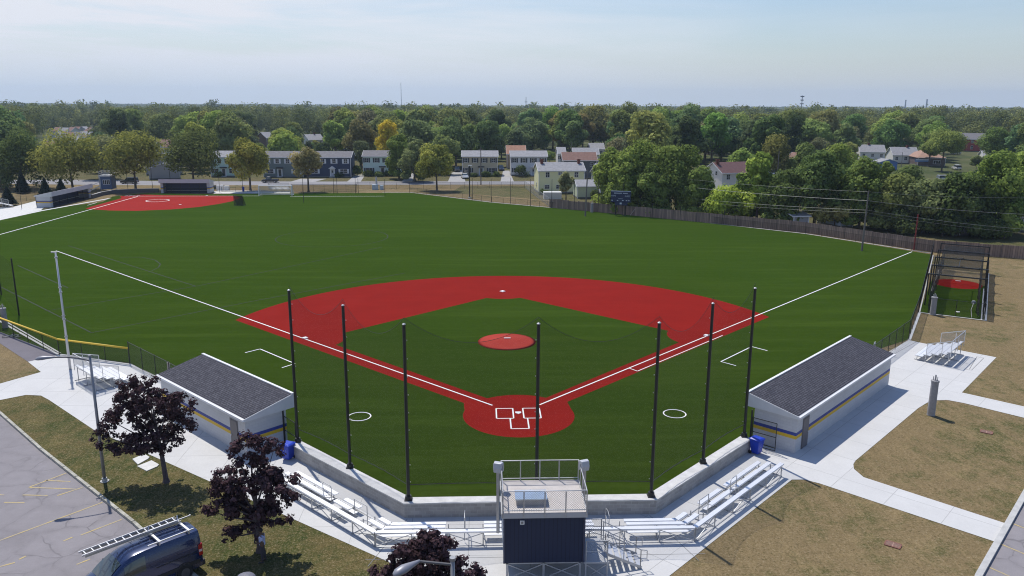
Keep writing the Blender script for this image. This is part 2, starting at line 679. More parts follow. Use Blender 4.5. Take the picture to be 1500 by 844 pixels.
turf_poly = [(-14.3, -6.0), (-6.4, -13.9), (6.6, -13.9), (14.9, -5.9), (15.6, -5.2)] + \
    [(16.2, -4.0), (28.0, 7.9), (29.2, 8.6), (31.6, 13.2)] + \
    PX((1331, 497), (1337, 468), (1350, 430), (1366, 373)) + PX((1180, 343), (950, 317), (720, 297), (600, 282.5), (480, 283), (300, 284.5), (232, 283), (205, 283.5), (165, 288), (150, 296), (60, 307)) + \
    [(-95, 102), (-112, 85), (-75, 45), (-54.5, 24.8)] + PX((0, 486), (86, 519), (190, 532), (250, 565)) + [(-24.3, 4.0), (-15.2, -4.9)]
struct('artificial_turf', MB().sheet(turf_poly, .004), TURF)

# infield: fan of red turf with the grass square left out
def arc(cx, cy, r, a0, a1, n=40):
    return [(cx + r * math.cos(a0 + (a1 - a0) * i / n), cy + r * math.sin(a0 + (a1 - a0) * i / n)) for i in range(n + 1)]


Q = math.sqrt(.5)
ow, iw = 1.12, .92


def redfan(c=0.):
    # right half and left half are mirror images
    out = []
    # outer boundary right: along outer edge of first-base line to the arc
    # outer line: x - y = ow*sqrt2
    k = ow * math.sqrt(2)
    # intersection with arc centre (0,18.44) r 29
    best = min((abs((x - y) - k), i, (x, y)) for i, (x, y) in enumerate(arc(0, 18.44, 29, R(-10), R(90), 400)))
    a_end = math.atan2(best[2][1] - 18.44, best[2][0])
    A = arc(0, 18.44, 29, a_end, math.pi - a_end, 90)
    # home circle
    hc = [p for p in arc(.12, -.12, 4.02, R(-38), R(-142), 36)]
    t = 3.1
    out = [(t + k / 2, t - k / 2)] + A + [(-t - k / 2, t - k / 2)]
    # join round the home circle
    out += arc(.12, -.12, 4.02, R(167), R(373), 50)
    return out


struct('infield_skin', MB().sheet(redfan(), .008), RED)
# grass square inside the bases (cut round each base)
k = iw * math.sqrt(2)
g = []
# near home: start on the circle
g += arc(.12, -.12, 4.02, R(56), R(124), 20)
b3 = (-19.4, 19.4)
g += arc(b3[0], b3[1], 3.9, R(-31.35), R(29.2), 14)
g += [(-1.9, 35.4)] + arc(0, 38.8, 3.95, R(-118), R(-62), 10) + [(1.9, 35.4)]
b1 = (19.4, 19.4)
g += arc(b1[0], b1[1], 3.9, R(150.8), R(211.35), 14)
struct('infield_turf', MB().sheet(g, .012), TURF)

# mound
mnd = MB()
mnd.lathe([(2.74, .012), (2.3, .07), (1.5, .17), (.8, .235), (.3, .25)], 40, (-.15, 18.0, 0))
mo = struct('pitchers_mound', mnd, REDM)
for p_ in mo.data.polygons:
    p_.use_smooth = True

# white playing lines
wl = MB()
Z = .018
lw = .13
wl.strip([(1.75, 1.75), (63.6, 63.9)], lw, Z)
wl.strip([(-1.75, 1.75), XY(82, 367.5)], lw, Z)
wl.strip([(10.0, 10.0), (10.55, 9.2), (20.9, 19.55)], .10, Z + .002)
for s in (-1, 1):
    x0, x1 = s * .37, s * 1.59
    wl.strip([(x0 + .1, 1.1), (x1 + .1, 1.1), (x1 + .1, -.8), (x0 + .1, -.8), (x0 + .1, 1.1)], .10, Z + .002)
wl.strip([(-.62 + .1, -.85), (-.62 + .1, -2.68), (.62 + .1, -2.68), (.62 + .1, -.85)], .10, Z + .004)
for cx, cy in ((-11.3, -.15), (11.45, -.25)):
    a = arc(cx, cy, .80, 0, 2 * math.pi, 32)
    wl.strip(a, .09, Z)
for pl in (((359, 517), (381, 511.5), (432, 533), (413, 539)), ((1124, 514), (1101, 508), (1056, 530), (1078, 536))):
    wl.strip(PX(*pl), .11, Z)
struct('baseball_field_line', wl, LINEW)
# soccer lines sewn dark into the turf
sk = MB()
DARKL = mat('dark_sewn_line', (.012, .022, .010), .9)
for pl in (((26, 389), (100, 422)), ((2, 421), (134, 487.5), (375, 440.5), (594, 400)), ((100, 360), (287, 419.5), (65, 456)),
           ((175, 377), (208, 377), (227, 381), (235, 387), (232, 392), (222, 397)), ((287, 419.5), (560, 362))):
    sk.strip(PX(*pl), .13, .009)
ce = P(487, 348)
sk.strip(arc(ce.x, ce.y, 9.15, 0, 2 * math.pi, 40), .12, .009)
struct('soccer_line', sk, DARKL)

# softball field
sh = P(203, 289.5)
soft = PX((176, 287.5), (205, 284.8), (240, 286.2), (345, 287.0), (353, 290), (340, 295), (320, 299), (290, 303.5), (250, 307), (200, 309), (160, 308.5), (125, 306), (133, 303), (178, 290.5))
struct('softball_skin', MB().sheet(soft, .008), red_mat('softball_red_turf', (.27, .020, .016), (.30, .024, .019)))
sl_ = MB()
sl_.strip([XY(202, 288), XY(-30, 352)], .22, Z)
sl_.strip([XY(195, 287.6), XY(385, 287.2)], .2, Z)
sl_.strip([XY(425, 288), XY(563, 287.5)], .2, Z)
sl_.strip([XY(128, 301), XY(142, 297)], .16, Z)
c2 = P(231, 294)
sl_.strip(arc(c2.x, c2.y, 2.44, 0, 2 * math.pi, 28), .24, Z)
for dx in (-.9, .9):
    q = P(194, 286.8)
    sl_.strip([(q.x + dx - .5, q.y - 1), (q.x + dx + .5, q.y - 1), (q.x + dx + .5, q.y + 1), (q.x + dx - .5, q.y + 1), (q.x + dx - .5, q.y - 1)], .16, Z)
struct('softball_line', sl_, LINEW)

# ------------------------------------------------------------------ paving
plazaL = PX((-20, 566), (0, 562), (60, 545), (41, 530), (86, 520), (190, 533.5), (250, 566)) + [(-24.3, 4.0), (-15.0, -5.2), (-14.4, -6.1), (-6.4, -14.1), (0, -14.1), (0, -30)] + \
    PX((610, 842), (560, 819), (300, 702), (138, 630), (72, 586), (60, 579.5), (38, 578.5), (0, 586), (-20, 591))
struct('left_concrete_pavement', MB().sheet(plazaL, .0), CONC1)
plazaR = [(0, -30), (0, -14.1), (6.6, -14.1), (14.8, -6.0), (15.5, -5.3), (16.6, -6.4), (29.5, 6.6), (28.6, 8.4)] + PX((1331, 498), (1343, 501), (1459.5, 523.5), (1409, 575)) + \
    PX((1500, 595.5), (1560, 609), (1560, 626), (1500, 612), (1412, 590.5), (1388, 586), (1371, 586.5), (1358, 590), (1345, 598), (1253, 675), (1250, 680), (1251, 687), (1265, 699), (1474, 767), (1459, 794), (1200, 708), (1178, 702.5), (1160, 702.6), (980, 844), (960, 870))
struct('right_concrete_pavement', MB().sheet(plazaR, .0), CONC2)
# bleacher strip joints along the wall
jt = MB()
JM = mat('pavement_joint', (.20, .20, .20), .9)
for s in (-1, 1):
    jt.strip([(s * 6.6, -14.75), (s * 8.1, -19.2)], .035, .004)
jt.strip([(-6.6, -15.9), (6.8, -15.9)], .03, .004)
jt.strip([(-8.3, -18.6), (8.6, -18.6)], .03, .004)
struct('pavement_joint', jt, JM)
# asphalt path by the left fence with its two thin concrete edgings
struct('asphalt_path', MB().sheet(PX((-40, 449), (0, 470), (86, 520), (41, 530), (0, 503), (-40, 478)), .0), ASPHD)
ce_ = MB()
ce_.strip([XY(-30, 454), XY(85.5, 519.5)], .22, .03)
ce_.strip([XY(-30, 449), XY(88, 517.5)], .14, .03)
ce_.strip([XY(88, 519.5), XY(190, 534), XY(240, 558)], .22, .03)
struct('concrete_edging', ce_, PALEC)

# parking lots
lotL = PX((0, 606), (61, 660), (196, 767)) + [(-17.8, -18.2), (-10, -26), (-30, -60), (-90, -40), (-60, 22)]
struct('left_parking_lot', MB().sheet(lotL, -.008), ASPH)
lotR = PX((1503, 727), (1436, 846)) + [(14, -30), (20, -60), (70, -40), (60, 15)]
struct('right_parking_lot', MB().sheet(lotR, -.008), ASPH)
kb = MB()
kl = [Vector((*XY(0, 606), 0)), Vector((*XY(61, 660), 0)), Vector((*XY(196, 767), 0)), Vector((-17.8, -18.2, 0)), Vector((-10, -26, 0))]
kl = [kl[0] + (kl[0] - kl[1])] + kl
for a, b in zip(kl[:-1], kl[1:]):
    n = max(1, int((b - a).length / 1.8))
    for i in range(n):
        p, q = a.lerp(b, i / n), a.lerp(b, (i + 1) / n - .006)
        kb.beam(p + Vector((0, 0, .04)), q + Vector((0, 0, .04)), .17, .2)
struct('kerb', kb, mat('weathered_kerb', (.36, .35, .30), .9, var=.3, vscale=2.5))
kb = MB()
kr = [Vector((*XY(1560, 624), 0)), Vector((*XY(1500, 727), 0)), Vector((*XY(1433, 846), 0)), Vector((14, -30, 0))]
for a, b in zip(kr[:-1], kr[1:]):
    kb.beam(a + Vector((0, 0, .03)), b + Vector((0, 0, .03)), .3, .2)
struct('right_kerb', kb, CONC_PLAIN)

# worn yellow parking lines
yl = MB()
for a, b in (((-60, 814), (150, 736)), ((-30, 838), (22, 824)), ((28, 819.5), (38, 814.5)), ((93, 792.5), (106, 787)), ((118, 784), (178, 761)), ((112, 827), (132, 819)),
             ((42, 714), (97, 693)), ((66, 703.5), (103, 705.5)), ((44, 714), (111, 716.5)), ((84, 726), (121, 714)), ((33, 725), (70, 726)), ((6, 736), (36, 736.5)), ((-20, 724), (6, 725)),
             ((1481, 766), (1560, 797)), ((1466, 797), (1560, 836)), ((1449, 831), (1560, 880))):
    yl.strip([XY(*a), XY(*b)], .10, 0.0)
struct('parking_line', yl, YLINE)
# two bare concrete slabs in the grass
for lab, q in (('small concrete slab in the grass below the first dark maple, the farther of the pair', ((194, 673), (211.5, 665.5), (219, 670), (217, 672.5), (202, 681))),
               ('small concrete slab in the grass below the first dark maple, the nearer of the pair', ((201, 683.5), (222, 675), (233, 681), (230, 684), (215, 690.5)))):
    pts = PX(*q)
    c = (sum(p[0] for p in pts) / 5, sum(p[1] for p in pts) / 5)
    o = MB().prism([(p[0] - c[0], p[1] - c[1]) for p in pts], -.05, .035).build('concrete_slab', PALEC)
    o.location = (*c, 0)
    tag(o, lab, 'slab', 'concrete slabs in the grass')
# rusty drain grates
RUST = mat('rusty_iron', (.20, .085, .06), .8, var=.3, vscale=8)
for u, v, lab in ((1308, 798, 'rusty drain grate in the dry grass beside the lower right walkway'), (1445, 633, 'rusty drain grate in the grass patch between the two right walkways')):
    c = P(u, v)
    t = thing('drain_grate', lab, 'drain grate', (c.x, c.y, 0), R(-38), 'drain grates in the lawn')
    f = MB()
    for s in (-1, 1):
        f.b2(-.36, .36, s * .25 - .03, s * .25 + .03, -.02, .03)
        f.b2(s * .36 - .03, s * .36 + .03, -.22, .22, -.02, .03)
    f.build('frame', RUST, t)
    g_ = MB()
    for i in range(7):
        g_.b2(-.33, .33, -.21 + i * .07 - .018, -.21 + i * .07 + .018, -.02, .022)
    g_.b2(-.02, .02, -.22, .22, -.02, .025)
    g_.build('grating', mat('rusty_bars', (.33, .20, .16), .8, var=.2, vscale=9), t)

# bare worn soil patch in lawn by the right plaza, striped joints of the two small pads
pj = MB()
pj.strip(PX((1420, 541), (1431, 522.5), (1441, 524.5), (1423, 542.5), (1412, 540.5)), .05, .004)
pj.strip(PX((1300, 524), (1343, 500.5)), .05, .004)
struct('pad_joint', pj, JM)

# street beyond the field with its verge and driveways
road = [(-190, 141), (-114, 157.5), (-100, 160.5), (40, 164.5), (40, 171.5), (-100, 168.5), (-120, 166), (-190, 151)]
road = PX((-60, 270), (0, 269), (100, 270.5), (240, 271.5), (480, 271), (770, 270.2), (830, 270.5)) + PX((830, 265.5), (770, 265.5), (480, 266), (240, 265.5), (100, 263), (0, 264), (-60, 264.5))
struct('street', MB().sheet(road, -.006), ROADM)
dw = MB()
for q in (((508, 266.5), (520, 257), (536, 255), (528, 266.5)), ((588, 266.5), (596, 257), (607, 253), (604, 266.5)), ((656, 266.5), (662, 253), (676, 249), (682, 266.5)),
          ((733, 266.5), (737, 250), (746, 250), (753, 266.5)), ((425, 266.5), (440, 262), (478, 262), (460, 266.5)), ((812, 266), (818, 262), (830, 262), (830, 266))):
    dw.sheet(PX(*q), -.003)
struct('driveway', dw, mat('driveway_concrete', (.30, .295, .29), .9, var=.12, vscale=.6))
struct('sidewalk', MB().strip(PX((270, 281), (470, 281)), .1, 0.02).strip(PX((318, 279.6), (425, 280.2)), 1.6, .008), PALEC)
oe = MB()
oe.strip(PX((160, 291), (60, 309), (0, 322), (-40, 331)), .9, .02)
oe.strip(PX((560, 281.8), (600, 281.8), (720, 296.5), (950, 317), (1180, 342.5), (1366, 371.5)), .35, .02)
struct('field_edging', oe, PALEC)
struct('far_pavement', MB().sheet(PX((-30, 305), (20, 303), (62, 292), (66, 303), (60, 308), (-30, 328)), .006).sheet(PX((313, 280.5), (425, 280.5), (425, 283.5), (313, 283.5)), .006), PALEC)
# ------------------------------------------------------------------ block wall behind home plate
def block_mat(name, c1, c2, mort, bw=.40, bh=.2, rough=.85, nz=.35, msize=.012):
    t = NT(name)
    uv = t.n('TexCoord').outputs['UV']
    br = t.n('TexBrick', {'Vector': uv, 'Scale': 1., 'Mortar Size': msize, 'Mortar Smooth': .2, 'Brick Width': bw, 'Row Height': bh, 'Color1': (*c1, 1), 'Color2': (*c2, 1), 'Mortar': (*mort, 1), 'Bias': 0.})
    tc = t.n('TexCoord').outputs['Object']
    n = t.noise(tc, 1.3, 5, .7)
    c = t.mix(t.rng(n, .35, .7, 0, nz), br.outputs['Color'], tuple(x * .55 for x in c1))
    t.l(c, t.b.inputs['Base Color'])
    t.b.inputs['Roughness'].default_value = rough
    return t.M


def wall_uv(o):
    me = o.data
    uv = me.uv_layers.new(name='UVMap')
    for p in me.polygons:
        n = p.normal
        for li in p.loop_indices:
            c = me.vertices[me.loops[li].vertex_index].co
            if abs(n.z) > .7:
                uv.data[li].uv = (c.x, c.y)
            else:
                uv.data[li].uv = (c.x * -n.y + c.y * n.x, c.z)


BLK = block_mat('grey_concrete_block', (.42, .405, .39), (.31, .30, .29), (.46, .45, .43), nz=.55)
wo = [(-14.55, -6.75), (-6.75, -14.6), (6.95, -14.6), (14.85, -6.7)]   # outer face
wi = [(-14.1, -6.3), (-6.5, -13.97), (6.7, -13.97), (14.42, -6.22)]
t = thing('backstop_wall', 'low grey concrete block wall in three straight runs behind home plate', 'wall', (0, -14.3, 0))
b_ = MB()
poly = [(x, y + 14.3) for x, y in wo + wi[::-1]]
b_.prism(poly, -.05, .80)
wb = b_.build('block_wall', BLK, t)
wall_uv(wb)
c_ = MB()
gx = .03
oo = [(-14.60, -6.78), (-6.77, -14.64), (6.97, -14.64), (14.90, -6.73)]
ii = [(-14.05, -6.27), (-6.48, -13.93), (6.68, -13.93), (14.37, -6.19)]
c_.prism([(x, y + 14.3) for x, y in oo + ii[::-1]], .80, .87)
c_.build('coping', mat('wall_coping', (.50, .495, .48), .85, var=.12, vscale=2), t)

# netting poles and net
polep = [(-14.25, -6.35), (-10.35, -10.15), (-6.55, -14.2), (.42, -14.25), (6.75, -14.2), (10.75, -10.15), (14.5, -6.35)]
plab = ['leftmost tall black netting pole, beside the left dugout', 'second tall black netting pole from the left, above the left block wall', 'tall black netting pole at the left corner of the block wall',
        'tall black netting pole rising behind the blue press box', 'tall black netting pole at the right corner of the block wall', 'second tall black netting pole from the right, above the right block wall', 'rightmost tall black netting pole, beside the right dugout']
PH = 10.75
for (x, y), lb in zip(polep, plab):
    t = thing('netting_pole', lb, 'pole', (x, y, .87), 0, 'poles of the backstop netting')
    MB().tube((0, 0, 0), (0, 0, PH - .87), .092, .085, 14).build('shaft', BLACKM, t, smooth=False)
    MB().lathe([(.10, 0), (.10, .03), (.06, .06), (.02, .08)], 12, (0, 0, PH - .87)).build('cap', GALV, t)
    MB().box((0, 0, .03), (.42, .42, .05)).lathe([(.2, .05), (.17, .25)], 12, (0, 0, 0)).build('base_plate', BLACKM, t)
    s = 1 if x < 0 else -1
    for k in range(9):
        MB().box((s * .12, .09, 1.0 + k * 1.0), (.04, .04, .06)).build('net_clip', GALV, t)
t = thing('backstop_net', 'sagging black backstop net strung between the seven tall poles', 'net', (0, -14.2, .87))
cab = MB()
for a, b in zip(polep[:-1], polep[1:]):
    a, b = Vector((*a, 0)) - Vector((0, -14.2, .87)), Vector((*b, 0)) - Vector((0, -14.2, .87))
    mb = MB()
    n = 18
    d = (b - a).normalized()
    nrm = Vector((-d.y, d.x, 0))
    vs = []
    top = []
    for i in range(n + 1):
        f = i / n
        sag = 1.35 * 4 * f * (1 - f)
        q = a.lerp(b, f)
        bow = .22 * 4 * f * (1 - f)
        for j in range(7):
            g = j / 6
            z = .91 + (10.25 - sag - .91) * g
            off = bow * math.sin(math.pi * g)
            vs.append((q.x + nrm.x * off, q.y + nrm.y * off, z))
        top.append(vs[-1])
    fs = [(i * 7 + j, (i + 1) * 7 + j, (i + 1) * 7 + j + 1, i * 7 + j + 1) for i in range(n) for j in range(6)]
    mb.add(vs, fs)
    mb.build('net_panel', NETM, t)
    cab.path(top, .011, 4)
    # bottom cable lying slack on the coping
    lo = []
    for i in range(13):
        f = i / 12
        q = a.lerp(b, f) + nrm * (.16 * math.sin(math.pi * f) * (1 if i % 2 else .8) - .05)
        lo.append((q.x, q.y, .90))
    cab.path(lo, .022, 5)
cab.build('cable', BLACKM, t)

# ------------------------------------------------------------------ dugouts
def shingle():
    t = NT('grey_shingle')
    uv = t.n('TexCoord').outputs['UV']
    br = t.n('TexBrick', {'Vector': uv, 'Scale': 1., 'Mortar Size': .032, 'Mortar Smooth': .3, 'Brick Width': .34, 'Row Height': .16, 'Color1': (.040, .041, .056, 1), 'Color2': (.085, .086, .105, 1), 'Mortar': (.014, .014, .02, 1), 'Bias': 0.})
    n = t.noise(t.n('TexCoord').outputs['Object'], 3., 5, .8)
    c = t.mix(t.rng(n, .35, .7, 0, .45), br.outputs['Color'], (.085, .085, .105))
    t.l(c, t.b.inputs['Base Color'])
    t.b.inputs['Roughness'].default_value = .9
    t.b.inputs['Specular IOR Level'].default_value = .25
    return t.M


SHG = shingle()


def dug_wall():
    t = NT('painted_block_with_stripes')
    uv = t.n('TexCoord').outputs['UV']
    br = t.n('TexBrick', {'Vector': uv, 'Scale': 1., 'Mortar Size': .008, 'Mortar Smooth': .4, 'Brick Width': .40, 'Row Height': .2, 'Color1': (.50, .51, .53, 1), 'Color2': (.46, .47, .50, 1), 'Mortar': (.40, .41, .44, 1), 'Bias': 0.})
    sep = t.n('SeparateXYZ', {0: uv})
    z = sep.outputs[1]

    def band(a, b):
        return t.math('MULTIPLY', t.math('GREATER_THAN', z, a), t.math('LESS_THAN', z, b))
    c = t.mix(band(1.20, 1.42), br.outputs['Color'], (.03, .05, .25))
    c = t.mix(band(.97, 1.198), c, (.60, .39, .02))
    t.l(c, t.b.inputs['Base Color'])
    t.b.inputs['Roughness'].default_value = .6
    return t.M


DUGW = dug_wall()
NAVY = mat('navy_paint', (.022, .032, .09), .5, var=.1)
SIDING = mat('white_siding', (.56, .57, .59), .6, var=.04)
GREYD = mat('grey_steel_door', (.13, .12, .13), .5, var=.08)


def dugout(label, L, mir, org, rz, group):
    """local x along the wall, y from the field front (0) to the rear (2.9); mir flips x"""
    t = thing('dugout', label, 'dugout', org, rz, group)
    s = -1 if mir else 1
    D = 2.9
    T = Matrix.Scale(s, 4, (1, 0, 0))

    def B():
        m_ = MB()
        m_.T = T
        return m_

    def fin(o):
        if s < 0:
            o.data.flip_normals()
        return o
    w = B()
    th = .2
    zt = 2.42
    w.b2(0, L, D - th, D, 0, zt)
    w.b2(0, th, 0, D - th, 0, zt)
    w.b2(L - th, L, 0, D - th, 0, zt)
    w.b2(th, 1.3, 0, th, 0, zt)
    w.b2(L - 1.3, L - th, 0, th, 0, zt)
    wo_ = fin(w.build('wall', DUGW, t))
    wall_uv(wo_)
    inn = B()
    inn.b2(th, L - th, D - th - .03, D - th, .0, zt)
    inn.b2(th, L - th, th, D - th - .03, .0, .02)
    fin(inn.build('inner_wall', NAVY, t))
    # roof: wedge, high at the field
    rf = B()
    oh = .18
    y0, y1 = -.55, D + .14
    zb, z0, z1 = 2.42, 3.36, 2.60
    pr = [(y0, zb), (y1, zb), (y1, z1), (y0, z0)]
    x0, x1 = -oh, L + oh
    rf.add([(x0, y, z) for y, z in pr] + [(x1, y, z) for y, z in pr], [(0, 1, 2, 3), (7, 6, 5, 4), (0, 4, 5, 1), (1, 5, 6, 2), (2, 6, 7, 3), (3, 7, 4, 0)])
    fin(rf.build('roof_box', SIDING, t))
    sh_ = B()
    sl = (z1 - z0) / (y1 - y0)
    nx = x0 + .06, x1 - .06
    ya, yb = y0 + .13, y1 - .06
    za, zb_ = z0 + sl * (ya - y0), z0 + sl * (yb - y0)
    sh_.add([(nx[0], ya, za + .03), (nx[1], ya, za + .03), (nx[1], yb, zb_ + .03), (nx[0], yb, zb_ + .03), (nx[0], ya, za - .02), (nx[1], ya, za - .02), (nx[1], yb, zb_ - .02), (nx[0], yb, zb_ - .02)],
            [(0, 1, 2, 3), (7, 6, 5, 4), (0, 4, 5, 1), (1, 5, 6, 2), (2, 6, 7, 3), (3, 7, 4, 0)])
    so_ = fin(sh_.build('shingles', SHG, t))
    me = so_.data
    uv = me.uv_layers.new(name='UVMap')
    for p in me.polygons:
        for li in p.loop_indices:
            c = me.vertices[me.loops[li].vertex_index].co
            uv.data[li].uv = (c.x, c.y * 1.03)
    # drip edge and gutter trim
    tr = B()
    tr.beam((x0, y0 + .06, z0 + .03), (x1, y0 + .06, z0 + .03), .17, .05)
    tr.beam((x0, y1 + .06, z1 - .07), (x1, y1 + .06, z1 - .07), .12, .13)
    fin(tr.build('gutter', TRIMW, t))
    # rear door near the near end, with frame and handle
    fr = B()
    fr.b2(.93, 1.93, D + .0, D + .025, 0, 2.13)
    df = fin(fr.build('door', mat('door_frame_grey', (.16, .155, .17), .5), t))
    dd = B()
    dd.b2(1.0, 1.86, D + .02, D + .05, 0.02, 2.06)
    fin(dd.build('leaf', GREYD, df))
    hh = B()
    hh.b2(1.72, 1.80, D + .05, D + .10, .98, 1.06)
    fin(hh.build('handle', ALU, df))
    # bench, helmet shelf, front guard mesh and posts
    be = B()
    be.b2(1.6, L - 1.6, D - .75, D - .4, .42, .46)
    for i in range(6):
        x = 1.8 + (L - 3.6) * i / 5
        be.b2(x - .03, x + .03, D - .6, D - .55, 0, .42)
    fin(be.build('bench', ALUP, t))
    gp = B()
    k = int((L - 2.6) / 2.4)
    for i in range(k + 1):
        x = 1.3 + (L - 2.6) * i / k
        gp.tube((x, .08, 0), (x, .08, 2.42), .035, n=6)
    gp.tube((1.3, .08, 1.15), (L - 1.3, .08, 1.15), .025, n=6)
    fin(gp.build('guard_rail', BLACKM, t))
    gm = B()
    gm.quad((1.3, .08, .05), (L - 1.3, .08, .05), (L - 1.3, .08, 1.15), (1.3, .08, 1.15))
    fin(gm.build('guard_mesh', LINKB, t))
    return t


def diag(along, perp, side):
    """along the 45 degree run, perp outward; side +1 right, -1 left"""
    return (side * (along + perp) * Q, (along - perp) * Q)


# right: local +x along (1,1)/sqrt2, local +y must be outward (1,-1)/sqrt2 -> mirrored frame
ro = diag(7.35, 14.6, 1)
# frame with rz=45deg: x->(Q,Q), y->(-Q,Q) (towards field). we need y outward, so rotate 225 and mirror x
dugout('longer of the two white striped block dugouts, beside the right foul line', 17.75, True, (*ro, 0), R(225), 'dugouts beside home plate')
lo_ = diag(7.6, 14.1, -1)
dugout('shorter white striped block dugout with shingled roof, partly behind a purple maple', 12.0, False, (*lo_, 0), R(135), 'dugouts beside home plate')

# ------------------------------------------------------------------ gates between wall and dugouts
def gate(label, a, b, h, name='gate'):
    t = thing(name, label, 'gate', (a[0], a[1], 0), math.atan2(b[1] - a[1], b[0] - a[0]), 'black mesh gates')
    L = math.dist(a, b)
    MB().tube((0, 0, 0), (0, 0, h + .5), .06, n=8).build('post', BLACKM, t)
    f = MB()
    for z in (.12, h * .52, h):
        f.tube((.07, 0, z), (L, 0, z), .028, n=6)
    for x in (.1, L):
        f.tube((x, 0, .1), (x, 0, h), .028, n=6)
    f.build('frame', BLACKM, t)
    g = MB().quad((.1, 0, .12), (L, 0, .12), (L, 0, h), (.1, 0, h)).build('chain_link', LINKT, t)
    return t


gate('black mesh gate between the right dugout and the rightmost netting pole', (15.1, -5.85), (16.35, -7.0), 2.0)
gate('black mesh gate between the left dugout and the leftmost netting pole', (-15.5, -4.75), (-14.45, -6.0), 2.0)

# ------------------------------------------------------------------ recycling bins
BLUEP = mat('blue_plastic', (.012, .045, .42), .4, var=.1, vscale=5)


def bin_(label, x, y, rz):
    t = thing('recycling_bin', label, 'bin', (x, y, 0), rz, 'blue wheeled bins')
    b = MB()
    rr = []
    for z, w, d in ((.06, .25, .24), (.3, .27, .27), (.9, .33, .34), (.97, .35, .36)):
        rr.append([(-w, -d, z), (w, -d, z), (w, d, z), (-w, d, z)])
    b.rings(rr)
    b.build('body', BLUEP, t, bevel=.03)
    l = MB()
    rr = []
    for z, w, d in ((.98, .37, .38), (1.03, .37, .38), (1.10, .26, .28)):
        rr.append([(-w, -d, z), (w, -d, z), (w, d, z), (-w, d, z)])
    l.rings(rr)
    l.beam((-.3, .42, 1.0), (.3, .42, 1.0), .04)
    l.build('lid', BLUEP, t, bevel=.02)
    for s in (-1, 1):
        MB().tube((s * .27, .27, .11), (s * .34, .27, .11), .11, n=14).build('wheel', mat('black_rubber', (.015, .015, .016), .8), t)
    e = MB()
    # recycling arrows as three chevrons, raised on the front
    for k in range(3):
        a = R(90 + 120 * k)
        ca, sa = math.cos(a), math.sin(a)
        for dx in (-.045, .045):
            p = Vector((ca * .09 - sa * dx, -.305, .62 + sa * .09 + ca * dx))
            q = Vector((ca * .055 - sa * dx * 1.8, -.300, .62 + sa * .055 + ca * dx * 1.8))
            e.beam(p, q, .03, .012)
    e.build('recycling_symbol', WHITEM, t)
    return t


bin_('blue recycling bin beside the right dugout, at the end of the block wall', 15.12, -7.05, R(40))
bin_('blue recycling bin beside the left dugout, at the end of the block wall', -14.75, -7.0, R(-25))

# ------------------------------------------------------------------ bases and plates
tag(MB().prism([(0, 0), (.216, .216), (.216, .432), (-.216, .432), (-.216, .216)], 0, .03).build('home_plate', WHITEM), 'white five sided home plate between the two batter boxes', 'home plate').location = (.1, -.02, .012)


def base(label, x, y, rz, s=.38, name='base', cat='base'):
    o = MB().box((0, 0, .045), (s, s, .09)).build(name, WHITEM, bevel=.02)
    o.location = (x, y, .012)
    o.rotation_euler = (0, 0, rz)
    return tag(o, label, cat, 'white bases')


base('white base on the right foul line, first base', 19.3, 19.5, R(45), .45)
base('white base at the top of the red infield, second base', .0, 38.5, R(45), .5)
base('white base on the left foul line, third base', -19.35, 19.55, R(45), .45)
o = MB().box((0, 0, .03), (.62, .16, .06)).build('pitching_rubber', WHITEM, bevel=.01)
o.location = (-.1, 18.3, .245)
tag(o, 'white pitching rubber on top of the red mound', 'pitching rubber')
for u, v, lb in ((264, 300, 'small white base in the red softball infield, nearest the outfield turf'), (303, 287.3, 'small white base on the far line of the softball infield, right of the far dugout')):
    base(lb, *XY(u, v), R(20), .5)

# ------------------------------------------------------------------ bleachers along home plate
def plank(mb, a, b, w=.25, h=.045, n=None):
    mb.beam(a, b, w, h)


